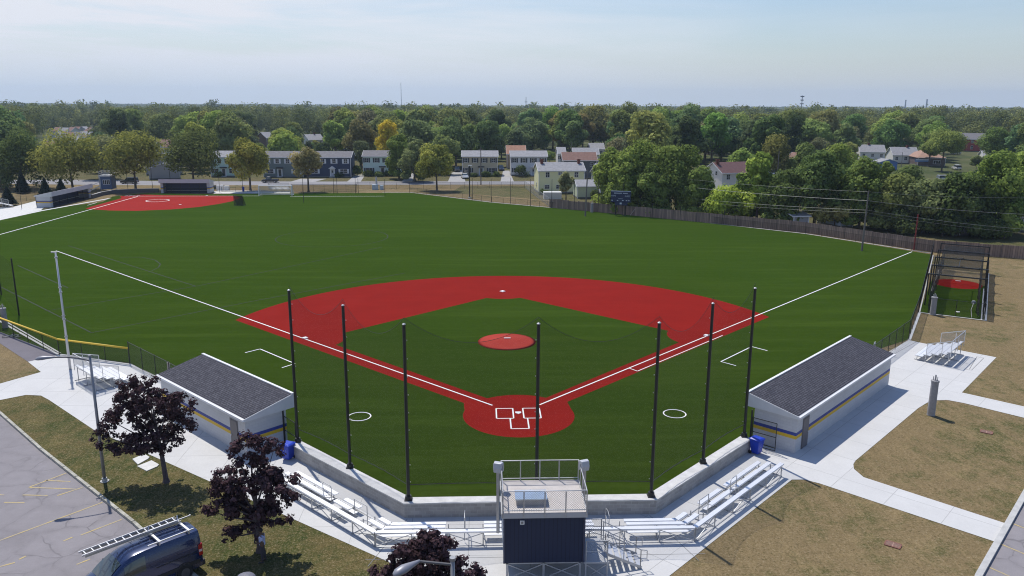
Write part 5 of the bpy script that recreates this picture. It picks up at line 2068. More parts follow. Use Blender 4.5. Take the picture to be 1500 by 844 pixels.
for i in range(18):
    u = 82 + (i % 6) * 9 + rg_.uniform(-2, 2)
    v = 186.5 + (i // 6) * 6.5 + rg_.uniform(-1, 1)
    ridge('small grey roofed house packed in the dense far estate seen over the trees', u, u + rg_.uniform(7, 10), v, 6.2, 4.0, 8, WS, [RLIGHT, RLIGHT, RGREY, RBRN][rg_.randrange(4)], tilt=rg_.choice([0, 20, 70, -15]), wins=[], group='grey roofed houses of the estate far left')

# ------------------------------------------------------------------ wooden fence and outfield fences
wd = NT('weathered_fence_boards')
uv = wd.n('TexCoord').outputs['UV']
br = wd.n('TexBrick', {'Vector': uv, 'Scale': 1., 'Mortar Size': .018, 'Mortar Smooth': .1, 'Brick Width': .32, 'Row Height': 4., 'Color1': (.37, .27, .215, 1), 'Color2': (.20, .145, .12, 1), 'Mortar': (.03, .025, .02, 1), 'Bias': 0.}, offset=0.)
br2 = wd.noise(uv, .35, 4, .7)
wd.l(wd.mix(wd.rng(br2, .35, .7, 0, .6), br.outputs['Color'], (.15, .11, .09)), wd.b.inputs['Base Color'])
wd.b.inputs['Roughness'].default_value = .9
wp = [Vector((*XY(u, v), 0)) for u, v in ((805, 304), (1020, 325), (1180, 341), (1366, 369.5), (1500, 379.5), (1600, 389))]
t = thing('wooden_fence', 'long weathered brown wooden board fence behind the right outfield', 'fence', wp[0])
bd = MB()
ra = MB()
for a, b in zip(wp[:-1], wp[1:]):
    a, b = a - wp[0], b - wp[0]
    d = (b - a).normalized()
    L = (b - a).length
    n = int(L / 2.4)
    for i in range(n):
        p, q = a.lerp(b, i / n), a.lerp(b, (i + 1) / n)
        hh = 1.85 + .05 * math.sin(i * 2.3)
        nr = Vector((-d.y, d.x, 0)) * .025
        bd.add([p - nr, q - nr, q - nr + Vector((0, 0, hh)), p - nr + Vector((0, 0, hh)), p + nr, q + nr, q + nr + Vector((0, 0, hh)), p + nr + Vector((0, 0, hh))],
               [(0, 1, 2, 3), (7, 6, 5, 4), (3, 2, 6, 7), (0, 3, 7, 4), (1, 5, 6, 2)])
        ra.beam(p + Vector((0, 0, .0)), p + Vector((0, 0, 1.95)), .1)
    for z in (.4, 1.5):
        ra.beam(a + nr * 2 + Vector((0, 0, z)), b + nr * 2 + Vector((0, 0, z)), .05, .09)
wall_uv(bd.build('boards', wd.M, t))
ra.build('fence_frame', mat('old_wood', (.12, .10, .09), .9, var=.2, vscale=2), t)

of = [XY(600, 282), XY(720, 296.5), XY(950, 317), XY(1180, 342.5), XY(1365, 371.5)]
fence('outfield_fence', 'low dark chain link fence along the whole right outfield edge', of, 1.25, 3.2, LINKT, steel=mat('dark_brown_steel', (.03, .025, .02), .6))
fence('outfield_fence', 'low dark chain link fence in front of the street behind the soccer goal', [XY(325, 281), XY(425, 281)], 1.2, 3.2, LINKT)
fence('outfield_fence', 'double dark mesh fence of the long enclosure right of the soccer goal', [XY(427, 281.5), XY(523, 281.5)], 2.0, 2.6, LINKB)
fence('street_fence', 'tall thin chain link fence along the near side of the street', [XY(523, 276.5), XY(600, 277.2), XY(700, 276), XY(768, 275.5)], 1.7, 3.4, LINKT)
fence('street_fence', 'grey chain link fence running from the street down to the wooden fence', [XY(769, 275.5), XY(805, 303.5)], 1.9, 3.0, LINKG, steel=GALV)
fence('street_fence', 'thin chain link fence on the lawn at the far left before the street', [XY(-30, 305), XY(60, 291), XY(100, 284)], 1.5, 4, LINKT)
# high safety net posts
TP = [(445, 297.0, 262), (489, 284, 258), (494, 284, 259), (521, 283.5, 258), (525, 283.5, 262), (564, 286.5, 263), (692, 292.5, 261), (719.5, 296, 262), (748, 298.5, 261), (777, 302, 263), (808, 305, 263), (841, 308, 265), (876, 311, 258), (912, 316, 268),
      (955, 319, 298), (996, 323, 302), (1060, 329, 308), (6, 303, 262), (32, 305, 270), (53, 298, 267), (148, 285, 240), (188, 282, 232), (224, 280, 226), (250, 272, 235), (322, 282, 252), (356, 282, 254)]
for i, (u, vb, vt) in enumerate(TP):
    p = P(u, vb)
    best = 1
    for z in range(10, 200):
        if proj((p.x, p.y, z / 10))[1] <= vt:
            best = z / 10
            break
    best = min(best, 9)
    where = ('behind the left softball dugout' if u < 60 else 'in front of the far press box and street trees' if u < 260 else 'near the soccer goal' if u < 500 else 'beside the dark mesh enclosure' if u < 570 else 'along the right outfield fence' if u < 930 else 'low on the far right outfield fence')
    t = thing('net_post', 'thin dark netting post ' + where, 'post', (p.x, p.y, 0), 0, 'thin dark netting posts ' + where)
    MB().tube((0, 0, 0), (0, 0, best), .06, .045, 6).build('shaft', MATS['dark_brown_steel'], t)
t = thing('lamp_post', 'thick black post with a pale cap at the bend of the outfield fence', 'post', (*XY(688, 290.5), 0))
MB().tube((0, 0, 0), (0, 0, 7.6), .13, .13, 8).build('shaft', BLACKM, t)
MB().box((0, 0, 6.3), (.5, .3, 2.2)).build('equipment_box', BLACKM, t)
MB().box((.15, 0, 7.7), (.9, .4, .15)).build('cap', WHITEM, t)
MB().lathe([(.4, 0), (.4, .25), (.2, .3)], 10).build('base', CONC_PLAIN, t)

# scoreboard
a, b = P(901, 315.5), P(916, 317)
ctr = P(908.3, 316)
ang = math.atan2((b - a).y, (b - a).x)
SBA = math.atan2((wp[1] - wp[0]).y, (wp[1] - wp[0]).x) + R(22)
t = thing('scoreboard', 'dark blue scoreboard on two black legs at the right outfield fence', 'scoreboard', (ctr.x, ctr.y, 0), SBA)
SBB = mat('scoreboard_blue', (.010, .022, .075), .4)
sw_ = 4.0
for x in (-.95, .95):
    MB().beam((x, .2, 0), (x, .2, 4.2), .26).build('leg', BLACKM, t)
bd_ = MB().b2(-sw_ / 2, sw_ / 2, -.1, .1, 2.7, 4.85).b2(-1.1, 1.4, -.1, .1, 2.1, 2.72).build('board', SBB, t)
MB().b2(-sw_ / 2, sw_ / 2, -.13, .13, 4.85, 4.95).build('top_frame', mat('pale_blue_frame', (.35, .42, .55), .4), t)
SBT = mat('scoreboard_lettering', (.55, .60, .68), .5)


def text(txt, x, z, size, parent, y=-.115):
    cu_ = bpy.data.curves.new('lettering', 'FONT')
    cu_.body = txt
    cu_.size = size
    cu_.align_x = 'CENTER'
    cu_.extrude = .005
    tmp = bpy.data.objects.new('tmp', cu_)
    COL.objects.link(tmp)
    bpy.context.view_layer.update()
    me = bpy.data.meshes.new_from_object(tmp.evaluated_get(bpy.context.evaluated_depsgraph_get()))
    bpy.data.objects.remove(tmp)
    me.materials.clear()
    me.materials.append(SBT)
    o = bpy.data.objects.new('lettering', me)
    COL.objects.link(o)
    o.parent = parent
    o.location = (x, y, z)
    o.rotation_euler = (R(90), 0, 0)
    return o


text('HOME', -1.45, 3.85, .36, bd_)
text('GUEST', 1.35, 3.85, .36, bd_)
text('INNING', 0, 3.35, .24, bd_)
lb = MB()
for x0, x1, z0, z1 in ((-1.3, .35, 4.42, 4.62), (.45, 1.5, 4.42, 4.62)):
    n = int((x1 - x0) / .16)
    for i in range(n):
        lb.b2(x0 + i * .16, x0 + i * .16 + .10, -.12, -.1, z0, z1)
for x in (-1.7, -.6, .45, 1.2, 1.65):
    lb.b2(x - .15, x + .15, -.12, -.1, 3.0, 3.14)
lb.b2(-.15, .25, -.12, -.1, 2.3, 2.65)
lb.build('marking', SBT, bd_)
t2 = MB().beam((0, 0, .1), (1.4, .0, 2.0), .07).build('leaning_board', mat('pale_board', (.45, .42, .38), .7))
t2.location = P(923, 316.2)
tag(t2, 'pale thin board leaning on the wooden fence right of the scoreboard', 'board')

# ------------------------------------------------------------------ softball end: dugouts, press box, wall, goal, screen
def pxH(p, vt):
    for z in range(5, 200):
        if proj((p.x, p.y, z / 10))[1] <= vt:
            return z / 10
    return 3


def far_dugout(label, a, b, h, dd, ha):
    """a->b is the open front base line"""
    a, b = Vector(a), Vector(b)
    L = (b - a).length
    t = thing('dugout', label, 'dugout', (a.x, a.y, 0), math.atan2((b - a).y, (b - a).x), 'dugouts of the softball field')
    w = MB()
    w.b2(0, L, dd - .2, dd, 0, h)
    w.b2(0, .2, 0, dd, 0, h)
    w.b2(L - .2, L, 0, dd, 0, h)
    w.b2(.2, L * (.12 if ha else .05), 0, .2, 0, h)
    w.b2(L - L * (.34 if ha == 2 else .06), L - .2, 0, .2, 0, h)
    o = w.build('wall', DUGW, t)
    wall_uv(o)
    MB().b2(.2, L - .2, dd - .24, dd - .2, 0, h).b2(.2, L - .2, .0, dd - .3, .004, .02).build('inner_wall', NAVY, t)
    r = MB()
    pr = [(-.5, h), (dd + .2, h), (dd + .2, h + .2), (-.5, h + .95)]
    r.add([(-.2, y, z) for y, z in pr] + [(L + .2, y, z) for y, z in pr], [(3, 2, 1, 0), (4, 5, 6, 7), (0, 1, 5, 4), (1, 2, 6, 5), (2, 3, 7, 6), (3, 0, 4, 7)])
    r.build('roof_box', SIDING, t)
    g = MB()
    g.quad((.3, .05, .1), (L - .3, .05, .1), (L - .3, .05, 1.2), (.3, .05, 1.2))
    g.build('guard_mesh', LINKB, t)
    gr = MB().tube((.3, .05, 1.2), (L - .3, .05, 1.2), .03)
    for i in range(6):
        x = .3 + (L - .6) * i / 5
        gr.tube((x, .05, 0), (x, .05, h), .04, n=6)
    gr.build('guard_rail', BLACKM, t)
    MB().b2(.6, L - .6, dd - .8, dd - .45, .42, .47).build('bench', ALUP, t)
    return t


far_dugout('white softball dugout with a slanting roof edge at the far left', (*XY(75, 304), 0), (*XY(134, 289.5), 0), 2.3, 3.0, 0)
a, b = XY(236, 283), XY(308, 283)
far_dugout('white and navy softball dugout facing the camera behind the red softball infield', (*a, 0), (*b, 0), 2.5, 3.0, 0)
# low dark wall behind softball home
lw_ = [Vector((*XY(*q), 0)) for q in ((135, 291), (150, 286.5), (168, 283.5), (200, 282), (233, 281.5))]
t = thing('low_wall', 'low dark block wall curving behind the softball home plate', 'wall', lw_[0])
m_ = MB()
n_ = MB()
for a, b in zip(lw_[:-1], lw_[1:]):
    a, b = a - lw_[0], b - lw_[0]
    m_.beam(a + Vector((0, 0, .42)), b + Vector((0, 0, .42)), .3, .85)
    n_.beam(a + Vector((0, 0, .88)), b + Vector((0, 0, .88)), .36, .07)
m_.build('wall', mat('dark_block', (.11, .105, .10), .9), t)
n_.build('coping', MATS['wall_coping'], t)
# far press box
a, b = P(145, 280.5), P(172, 278.5)
t = thing('press_box', 'small blue press box with a railed roof behind the softball field', 'press box', ((a.x + b.x) / 2, a.y + 1.8, 0), R(5))
w = (b.x - a.x) * .92
MB().b2(-w / 2, w / 2, -1.6, 1.6, .5, 3.7).build('wall', mat('blue_siding_far', (.06, .10, .20), .6), t)
MB().b2(-w / 2 - .02, -w / 2 + .3, -1.62, 1.6, .5, 3.6).build('corner_trim', TRIMW, t)
MB().b2(-w / 2 - .1, w / 2 + .1, -1.7, 1.7, 3.7, 4.0).build('roof_edge', TRIMW, t)
f = MB().b2(-w * .2, w * .4, -1.68, -1.6, 1.7, 2.9).build('window', TRIMW, t)
for k in range(4):
    x = -w * .19 + k * w * .147
    MB().b2(x + .05, x + w * .13, -1.71, -1.6, 1.8, 2.8).build('pane', GLASS, f)
r_ = MB()
for z in (4.45, 4.95):
    r_.path([(-w / 2, -1.6, z), (w / 2, -1.6, z), (w / 2, 1.6, z), (-w / 2, 1.6, z), (-w / 2, -1.6, z)], .035)
for x in (-w / 2, -w / 4, 0, w / 4, w / 2):
    for y in (-1.6, 1.6):
        r_.tube((x, y, 4), (x, y, 4.95), .03)
r_.build('roof_railing', ALU, t)
r_ = MB()
for x in (-w / 2 + .1, w / 2 - .1):
    for y in (-1.5, 1.5):
        r_.beam((x, y, 0), (x, y, .5), .15)
r_.build('leg', GALV, t)
s_ = MB()
for i in range(6):
    s_.b2(-w / 2 - 2.6 + i * .4, -w / 2 - 2.2 + i * .4, -1.2, .2, .15 + i * .2, .25 + i * .2)
s_.path([(-w / 2 - 2.7, -1.2, 1.2), (-w / 2, -1.2, 2.4)], .03)
s_.path([(-w / 2 - 2.7, .2, 1.2), (-w / 2, .2, 2.4)], .03)
s_.build('stair', ALU, t)
# soccer goal
a, b = P(379.5, 286.8), P(427.5, 286.8)
L = (b - a).length
t = thing('soccer_goal', 'white soccer goal with net on the far side of the turf', 'soccer goal', (a.x, a.y, 0), math.atan2((b - a).y, (b - a).x))
f = MB()
f.path([(0, 0, 0), (0, 0, 2.44), (L, 0, 2.44), (L, 0, 0)], .10, 8)
f.build('goal_frame', WHITEM, t)
f = MB()
for x in (0, L):
    f.path([(x, 0, 2.44), (x, .9, 2.44), (x, 2.2, .05), (x, 0, .05)], .04, 6)
f.path([(0, 2.2, .05), (L, 2.2, .05)], .04, 6)
f.path([(0, .9, 2.44), (L, .9, 2.44)], .03, 6)
f.build('back_frame', WHITEM, t)
n_ = MB()
n_.quad((0, .9, 2.44), (L, .9, 2.44), (L, 2.2, .05), (0, 2.2, .05))
n_.quad((0, 0, 2.44), (L, 0, 2.44), (L, .9, 2.44), (0, .9, 2.44))
for x in (0, L):
    n_.add([(x, 0, .05), (x, 2.2, .05), (x, .9, 2.44), (x, 0, 2.44)], [(0, 1, 2, 3)])
n_.build('goal_net', WHITENET, t)
# silver grandstand behind the goal, one at far left and benches
stand5('grandstand', 'small silver bleachers standing right behind the soccer goal', (P(391, 282).x, P(391, 282).y + 4.0, 0), 0, 5.0, 5, 'far small bleachers')
o_ = P(28, 302)
stand5('grandstand', 'small silver bleachers on the pale pavement at the far left edge', (o_.x - 4.2, o_.y + 1.6, 0), R(20 - 62), 5.5, 5, 'far small bleachers')
t = thing('equipment_box', 'pale blue electrical cabinets behind the outfield fence near the street', 'electrical cabinet', (*XY(545, 278), 0))
m_ = MB()
m_.b2(0, 1.5, 0, 1, 0, 1.25)
m_.build('cabinet', mat('pale_blue_cabinet', (.36, .45, .52), .5), t)
MB().b2(2.0, 2.9, 0, .9, 0, 1.1).build('cabinet', MATS['pale_blue_cabinet'], t)
MB().tube((1.0, 1.3, 0), (1.0, 1.3, 3.2), .3, .2, 8).build('insulator', mat('white_grey_mast', (.4, .4, .42), .5), t)
t = thing('equipment_box', 'white cabinets beside the far navy dugout at the street fence', 'electrical cabinet', (*XY(317, 279), 0))
MB().b2(0, 1.6, 0, 1, 0, 1.3).b2(1.9, 3.1, 0, 1, 0, 1.1).build('cabinet', WHITEM, t)
q = P(356.5, 280.5)
t = thing('recycling_bin', 'small blue recycling bin far away left of the soccer goal', 'bin', (q.x, q.y, 0))
MB().lathe([(.25, 0), (.34, 1.0)], 10).build('body', BLUEP, t)
MB().lathe([(.36, 1.0), (.3, 1.2), (.05, 1.25)], 10).build('lid', BLUEP, t)
# black batting screen at the tip of the softball infield
a, b = P(343, 301), P(355, 301)
t = thing('portable_screen', 'black portable net screen at the right tip of the softball infield', 'net screen', (a.x, a.y, 0), R(-12))
f = MB()
f.path([(0, 0, 0), (0, 0, 2.1), (2.1, 0, 2.1), (2.1, 0, 0), (0, 0, 0)], .04, 6)
for x in (0, 2.1):
    f.path([(x, 0, 2.1), (x, 1.2, 0), (x, 0, 0)], .03, 6)
f.build('screen_frame', BLACKM, t)
f = MB().quad((0, 0, 0), (2.1, 0, 0), (2.1, 0, 2.1), (0, 0, 2.1)).quad((0, 1.2, 0), (2.1, 1.2, 0), (2.1, 0, 2.1), (0, 0, 2.1))
f.build('screen_net', MATS['dense_cage_net'], t)

# ------------------------------------------------------------------ cars
def car(label, u, v, rz, col, kind='sedan', group=None, z=0., xy=None):
    x, y = xy if xy else XY(u, v)
    t = thing('parked_car', label, 'car' if kind != 'pickup' else 'pickup truck', (x, y, z), rz, group)
    pm = mat('car_paint_%d_%d_%d' % tuple(int(c * 100) for c in col), col, .3, .2, coat=.8)
    L, W_ = 4.6, 1.8
    hgt = 1.45 if kind == 'sedan' else 1.75
    b = MB()
    prof = [(-2.3, .35, .75), (-2.15, .3, .95), (-1.2, .28, 1.0), (.9, .28, .98), (2.1, .3, .85), (2.3, .35, .6)]
    rr = []
    for x_, z0, z1 in prof:
        k = .86 if abs(x_) > 2.2 else 1.
        rr.append([(x_, -W_ / 2 * k, z0), (x_, -W_ / 2 * k, z1 - .12), (x_, -W_ / 2 * k * .93, z1), (x_, W_ / 2 * k * .93, z1), (x_, W_ / 2 * k, z1 - .12), (x_, W_ / 2 * k, z0)])
    b.rings(rr)
    b.build('body', pm, t, bevel=.03)
    x0, x1, x2, x3 = (-1.9, -1.3, .35, 1.05) if kind == 'sedan' else ((-2.2, -2.0, .4, 1.1) if kind == 'suv' else (-.3, -.1, .7, 1.2))
    c = MB()
    c.rings([[(x0, -.82, .95), (x3, -.82, .93), (x3, .82, .93), (x0, .82, .95)], [(x1, -.66, hgt - .05), (x2, -.66, hgt - .05), (x2, .66, hgt - .05), (x1, .66, hgt - .05)]])
    cb_ = c.build('window_band', CARGLASS, t)
    c = MB()
    c.rings([[(x1 - .03, -.68, hgt - .06), (x2 + .05, -.68, hgt - .06), (x2 + .05, .68, hgt - .06), (x1 - .03, .68, hgt - .06)], [(x1 + .1, -.60, hgt), (x2 - .1, -.60, hgt), (x2 - .1, .60, hgt), (x1 + .1, .60, hgt)]])
    c.build('roof', pm, t)
    for s in (-1, 1):
        for xw in (-1.4, 1.42):
            wm = MB().tube((xw, s * .72, .32), (xw, s * .92, .32), .32, n=12).build('wheel', MATS['black_rubber'], t)
            MB().tube((xw, s * .90, .32), (xw, s * .93, .32), .2, n=10).build('rim', GALV, wm)
        MB().box((2.22, s * .62, .68), (.14, .3, .14)).build('headlight', MATS['headlight_lens'], t)
        MB().box((-2.24, s * .62, .78), (.12, .3, .14)).build('tail_light', MATS['red_lamp_lens'], t)
    return t


car('dark pickup parked on the street behind the soccer goal', 396, 267.5, R(182), (.02, .025, .03), 'pickup')
car('white car standing in the drive of the beige house', 681, 261.5, R(-82), (.7, .7, .7), 'sedan')
car('dark car in the shade left of the beige house', 669.5, 251.5, R(-85), (.02, .02, .025), 'suv')
car('dark blue car in the drive right of the beige house', 734, 249.8, R(-85), (.02, .03, .06), 'suv')
car('dark car parked on the street in front of the second big street tree', 190, 269.0, R(180), (.02, .022, .03), 'suv')
car('silver car parked near the brown roofed shop, upper right', 1400, 226, R(10), (.35, .36, .38), 'sedan')
car('white van like car beside the shop entrance', 1401, 248.5, R(80), (.7, .7, .7), 'suv')
car('white car in front of the shop, half hidden by trees', 1383, 265, R(5), (.75, .75, .75), 'suv')
car('white car below the small grey gabled house', 1140, 257.5, R(185), (.7, .7, .72), 'sedan', 'white cars under the small grey gabled house')
car('second white car, left of the other below the small grey gabled house', 1131, 255.5, R(100), (.7, .7, .72), 'sedan')
o = MB().lathe([(2.3, 0), (2.3, .9), (2.2, .95)], 20).build('swimming_pool', mat('pool_blue', (.08, .30, .62), .3))
o.location = P(1281, 292)
tag(o, 'bright blue round pool glimpsed through the trees behind the wooden fence', 'pool')
o = MB().rings([[(-2, -.1, .0), (2, -.3, 0), (2, .3, 0), (-2, .1, 0)], [(-2.2, -.3, .5), (2.1, -.6, .5), (2.1, .6, .5), (-2.2, .3, .5)]]).build('canoe', mat('pale_blue_hull', (.35, .5, .62), .4))
o.location = P(1226, 328)
tag(o, 'pale blue small boat lying in the grass behind the wooden fence', 'boat')
# round red buoy-like sign
o = MB().lathe([(0, -.35), (.25, -.25), (.35, 0), (.25, .25), (0, .35)], 14).build('red_ball', mat('bright_red', (.6, .02, .03), .5), smooth=True)
o.location = P(1498, 327, 1.0)
tag(o, 'small bright red round thing at the right edge above the wooden fence', 'ball')

# ------------------------------------------------------------------ utility poles and wires
UW = mat('utility_pole_wood', (.16, .145, .13), .9, var=.15, vscale=2)


def upole(label, x, y, h, arms=(), lean=0., m=UW, r=.16):
    t = thing('utility_pole', label, 'utility pole', (x, y, 0), 0, 'utility poles')
    MB().tube((0, 0, 0), (lean, 0, h), r, r * .65, 8).build('shaft', m, t)
    for z, w in arms:
        MB().beam((-w / 2 + lean, 0, z), (w / 2 + lean, 0, z), .12, .12).build('cross_arm', m, t)
    return t


q0 = P(1271.5, 280, 9.2)
upole('wooden utility pole rising from behind the wooden fence in the right trees', q0.x, q0.y, 9.2, lean=.1)
q1 = P(859, 249, 9.2)
upole('slanting utility pole with a small cross arm between the garage and the bushy trees', q1.x, q1.y, 9.2, [(8.6, 1.6)], lean=.25)
upole('utility pole with a lamp in front of the beige house', *XY(704.5, 271), 10.2, [(9.6, 1.4)])
q2 = P(1141.5, 221, 11)
upole('pale utility pole by the white cars below the grey gabled house', q2.x, q2.y, 11)
q3 = P(1322.5, 223, 8)
upole('thin pole before the brown roofed shop', q3.x, q3.y, 8, r=.1)
q4 = P(837, 208, 9)
upole('thin distant pole above the dark grey house with the brown roof', q4.x, q4.y, 9, r=.1)
WIRE = mat('pale_wire', (.30, .31, .30), .5, .3)


def wire(label, a, b, sag, r=.035, name='power_line'):
    a, b = Vector(a), Vector(b)
    pts = []
    for i in range(25):
        f = i / 24
        p = a.lerp(b, f)
        p.z -= sag * 4 * f * (1 - f)
        pts.append(tuple(p - a))
    o = MB().path(pts, r, 4).build(name, WIRE)
    o.location = a
    return tag(o, label, 'cable', 'overhead cables on the right')


def W3(u, v, y):
    """point of the sight line standing y metres up the world y axis"""
    d = _fw * CF + _R * (u - 750) - _U * (v - 422)
    return CAM + d * ((y - CY) / d.y)


nm_ = ['topmost thin overhead cable', 'thick pale overhead cable, second from the top', 'third overhead cable from the top', 'lowest overhead cable']
for k, (va, vb_, vc, rr_) in enumerate(((253, 281, 289, .010), (264, 294, 316, .020), (281, 308, 340, .016), (286, 312, 346, .010))):
    A_, B_, C_ = W3(930, va, 117), W3(1271, vb_, q0.y), W3(1560, vc, 60)
    wire(nm_[k] + ' left of the tall wooden pole', A_, B_, .5, rr_)
    wire(nm_[k] + ' right of the tall wooden pole', B_, C_, .4, rr_)
FB3 = (3.15, 2.95, 2.35)
HAZE_D = .00014
# ------------------------------------------------------------------ foliage
def leaf_mat(name, transl=.28, usecolor=True, col=(.05, .08, .02), noisy=False):
    t = NT(name)
    at = t.n('Attribute', attribute_name='tint').outputs['Fac']
    oi = t.n('ObjectInfo')
    base = oi.outputs['Color'] if usecolor else None
    if base is None:
        r = t.n('RGB')
        r.outputs[0].default_value = (*col, 1)
        base = r.outputs[0]
    if noisy:
        po = t.n('NewGeometry').outputs['Position']
        n = t.noise(po, .02, 3, .6)
        base = t.mix(t.rng(n, .35, .7), base, tuple(x * s for x, s in zip(col, (1.5, 1.2, .9))))
    hs = t.n('HueSaturation', {'Color': base, 'Saturation': .97, 'Fac': 1.})
    t.l(t.rng(at, 0, 1, .50, 1.60), hs.inputs['Value'])
    t.l(t.rng(at, 0, 1, .515, .485), hs.inputs['Hue'])
    d = t.n('BsdfDiffuse', {'Color': hs.outputs[0]})
    tr = t.n('BsdfTranslucent', {'Color': hs.outputs[0]})
    m = t.n('MixShader', {0: transl, 1: d.outputs[0], 2: tr.outputs[0]})
    t.l(m.outputs[0], t.out.inputs['Surface'])
    return t.M


LEAF = leaf_mat('foliage', .42)
LEAFM = leaf_mat('maple_foliage', .12)
BARK = mat('bark', (.11, .09, .075), .95, var=.3, vscale=4, bump=.5, bscale=12)


def leafmesh(name, C, N, size, tint, mm, rng, asp=.75):
    """C centres, N normals (n,3), size (n,), one bent rhombic leaf clump per centre"""
    n = len(C)
    a = np.cross(N, rng.normal(size=(n, 3)))
    a /= np.linalg.norm(a, axis=1)[:, None] + 1e-9
    b = np.cross(N, a)
    s = size[:, None]
    V = np.empty((n, 4, 3), np.float32)
    V[:, 0] = C - a * s
    V[:, 1] = C - b * s * asp + N * s * .25
    V[:, 2] = C + a * s
    V[:, 3] = C + b * s * asp + N * s * .25
    me = bpy.data.meshes.new(name)
    me.vertices.add(n * 4)
    me.loops.add(n * 4)
    me.polygons.add(n)
    me.vertices.foreach_set('co', V.ravel())
    me.loops.foreach_set('vertex_index', np.arange(n * 4, dtype=np.int32))
    me.polygons.foreach_set('loop_start', np.arange(0, n * 4, 4, dtype=np.int32))
    me.update(calc_edges=True)
    at = me.attributes.new('tint', 'FLOAT', 'FACE')
    at.data.foreach_set('value', tint.astype(np.float32))
    me.materials.append(mm)
    return me


def crown_pts(rng, lobes, n, size, fill=.35, up=.35):
    """lobes: list of (centre, (rx,ry,rz))"""
    L = len(lobes)
    vol = np.array([l[1][0] * l[1][1] + l[1][0] * l[1][2] for l in lobes])
    idx = rng.choice(L, n, p=vol / vol.sum())
    cc = np.array([l[0] for l in lobes])[idx]
    rr = np.array([l[1] for l in lobes])[idx]
    d = rng.normal(size=(n, 3))
    d /= np.linalg.norm(d, axis=1)[:, None]
    rad = np.where(rng.random(n) < fill, rng.random(n) ** .5, 1 - .22 * rng.random(n) ** 1.5)
    rad = rad * (1 + .10 * rng.normal(size=n))
    C = cc + d * rr * rad[:, None]
    N = d * 1.0 + rng.normal(size=(n, 3)) * .38 + np.array([0, 0, up])
    N /= np.linalg.norm(N, axis=1)[:, None]
    lt = rng.random(L)[idx]
    tint = np.clip(.5 * lt + .5 * rng.random(n), 0, 1)
    return C, N, size * (.55 + .9 * rng.random(n)), tint


def make_lobes(rng, H, Rr, z0, k, lr=.42, shape=1., skirt=0):
    """lobes spread over a rounded crown between z0 and H"""
    out = []
    ch = (H - z0) / 2
    for i in range(k):
        while True:
            d = rng.normal(size=3)
            d /= np.linalg.norm(d)
            if d[2] > -.75:
                break
        f = .45 + .35 * rng.random()
        w = 1.0 - .28 * max(0, d[2]) * shape
        r = Rr * lr * (.7 + .6 * rng.random())
        out.append(((d[0] * Rr * f * w, d[1] * Rr * f * w, z0 + ch + d[2] * ch * (f + .08)), (r, r, r * (.7 + .25 * rng.random()))))
    out.append(((0, 0, z0 + ch), (Rr * .55, Rr * .55, ch * .75)))
    for i in range(skirt):
        a = rng.random() * 6.283
        r = Rr * lr * .9
        out.append(((math.cos(a) * Rr * .6, math.sin(a) * Rr * .6, z0 + r * .55), (r, r, r * .7)))
    return out


def trunk_mb(rng, H, z0, lobes, r0, nb=7):
    m_ = MB()
    top = Vector((rng.normal() * .15, rng.normal() * .15, z0 + (H - z0) * .55))
    m_.tube((0, 0, -.1), (0, 0, .35), r0 * 1.5, r0, 9, cap=False)
    m_.tube((0, 0, .3), (top.x * .3, top.y * .3, z0 + .2), r0, r0 * .75, 9, cap=False)
    m_.tube((top.x * .3, top.y * .3, z0 + .15), tuple(top), r0 * .75, r0 * .25, 7, cap=False)
    for i in range(min(nb, len(lobes))):
        c = Vector(lobes[i][0])
        s_ = Vector((top.x * .3, top.y * .3, z0 * .9 + (c.z - z0) * .25 + .2))
        mid = s_.lerp(c, .5) + Vector((0, 0, -.08 * (c - s_).length))
        m_.tube(tuple(s_), tuple(mid), r0 * .38, r0 * .25, 6, cap=False)
        m_.tube(tuple(mid), tuple(c), r0 * .25, r0 * .08, 5, cap=False)
    return m_


def make_tree(name, label, loc, H, Rr, z0, k, n, size, seed, color, lr=.42, r0=None, fill=.3, lobes=None, cat='tree', group=None, leafm=None, barkm=None, skirt=0, shape=1.):
    rng = np.random.default_rng(seed)
    lobes = lobes or make_lobes(rng, H, Rr, z0, k, lr, shape, skirt)
    t = thing(name, label, cat, loc, 0, group)
    C, N, sz, ti = crown_pts(rng, lobes, n, size, fill)
    me = leafmesh('crown', C, N, sz, ti, leafm or LEAF, rng)
    c = bpy.data.objects.new('crown', me)
    COL.objects.link(c)
    c.parent = t
    c.color = (*[x * f_ for x, f_ in zip(color, FB3)], 1)
    trunk_mb(rng, H, z0, lobes, r0 or H * .022).build('trunk', barkm or BARK, t, smooth=True)
    return t


# colours
G_MID = (.070, .098, .026)
G_DARK = (.040, .060, .022)
G_LIGHT = (.090, .125, .032)
G_OLIVE = (.098, .100, .030)
G_GOLD = (.19, .165, .018)
G_GREY = (.095, .105, .060)
G_BLUE = (.034, .055, .042)


def yplane(u, v, y):
    d = _fw * CF + _R * (u - 750) - _U * (v - 422)
    p = CAM + d * ((y - CY) / d.y)
    return np.array([p.x, p.y, p.z])


# ---- the three purple maples close by
PURPLE = (.068, .041, .047)


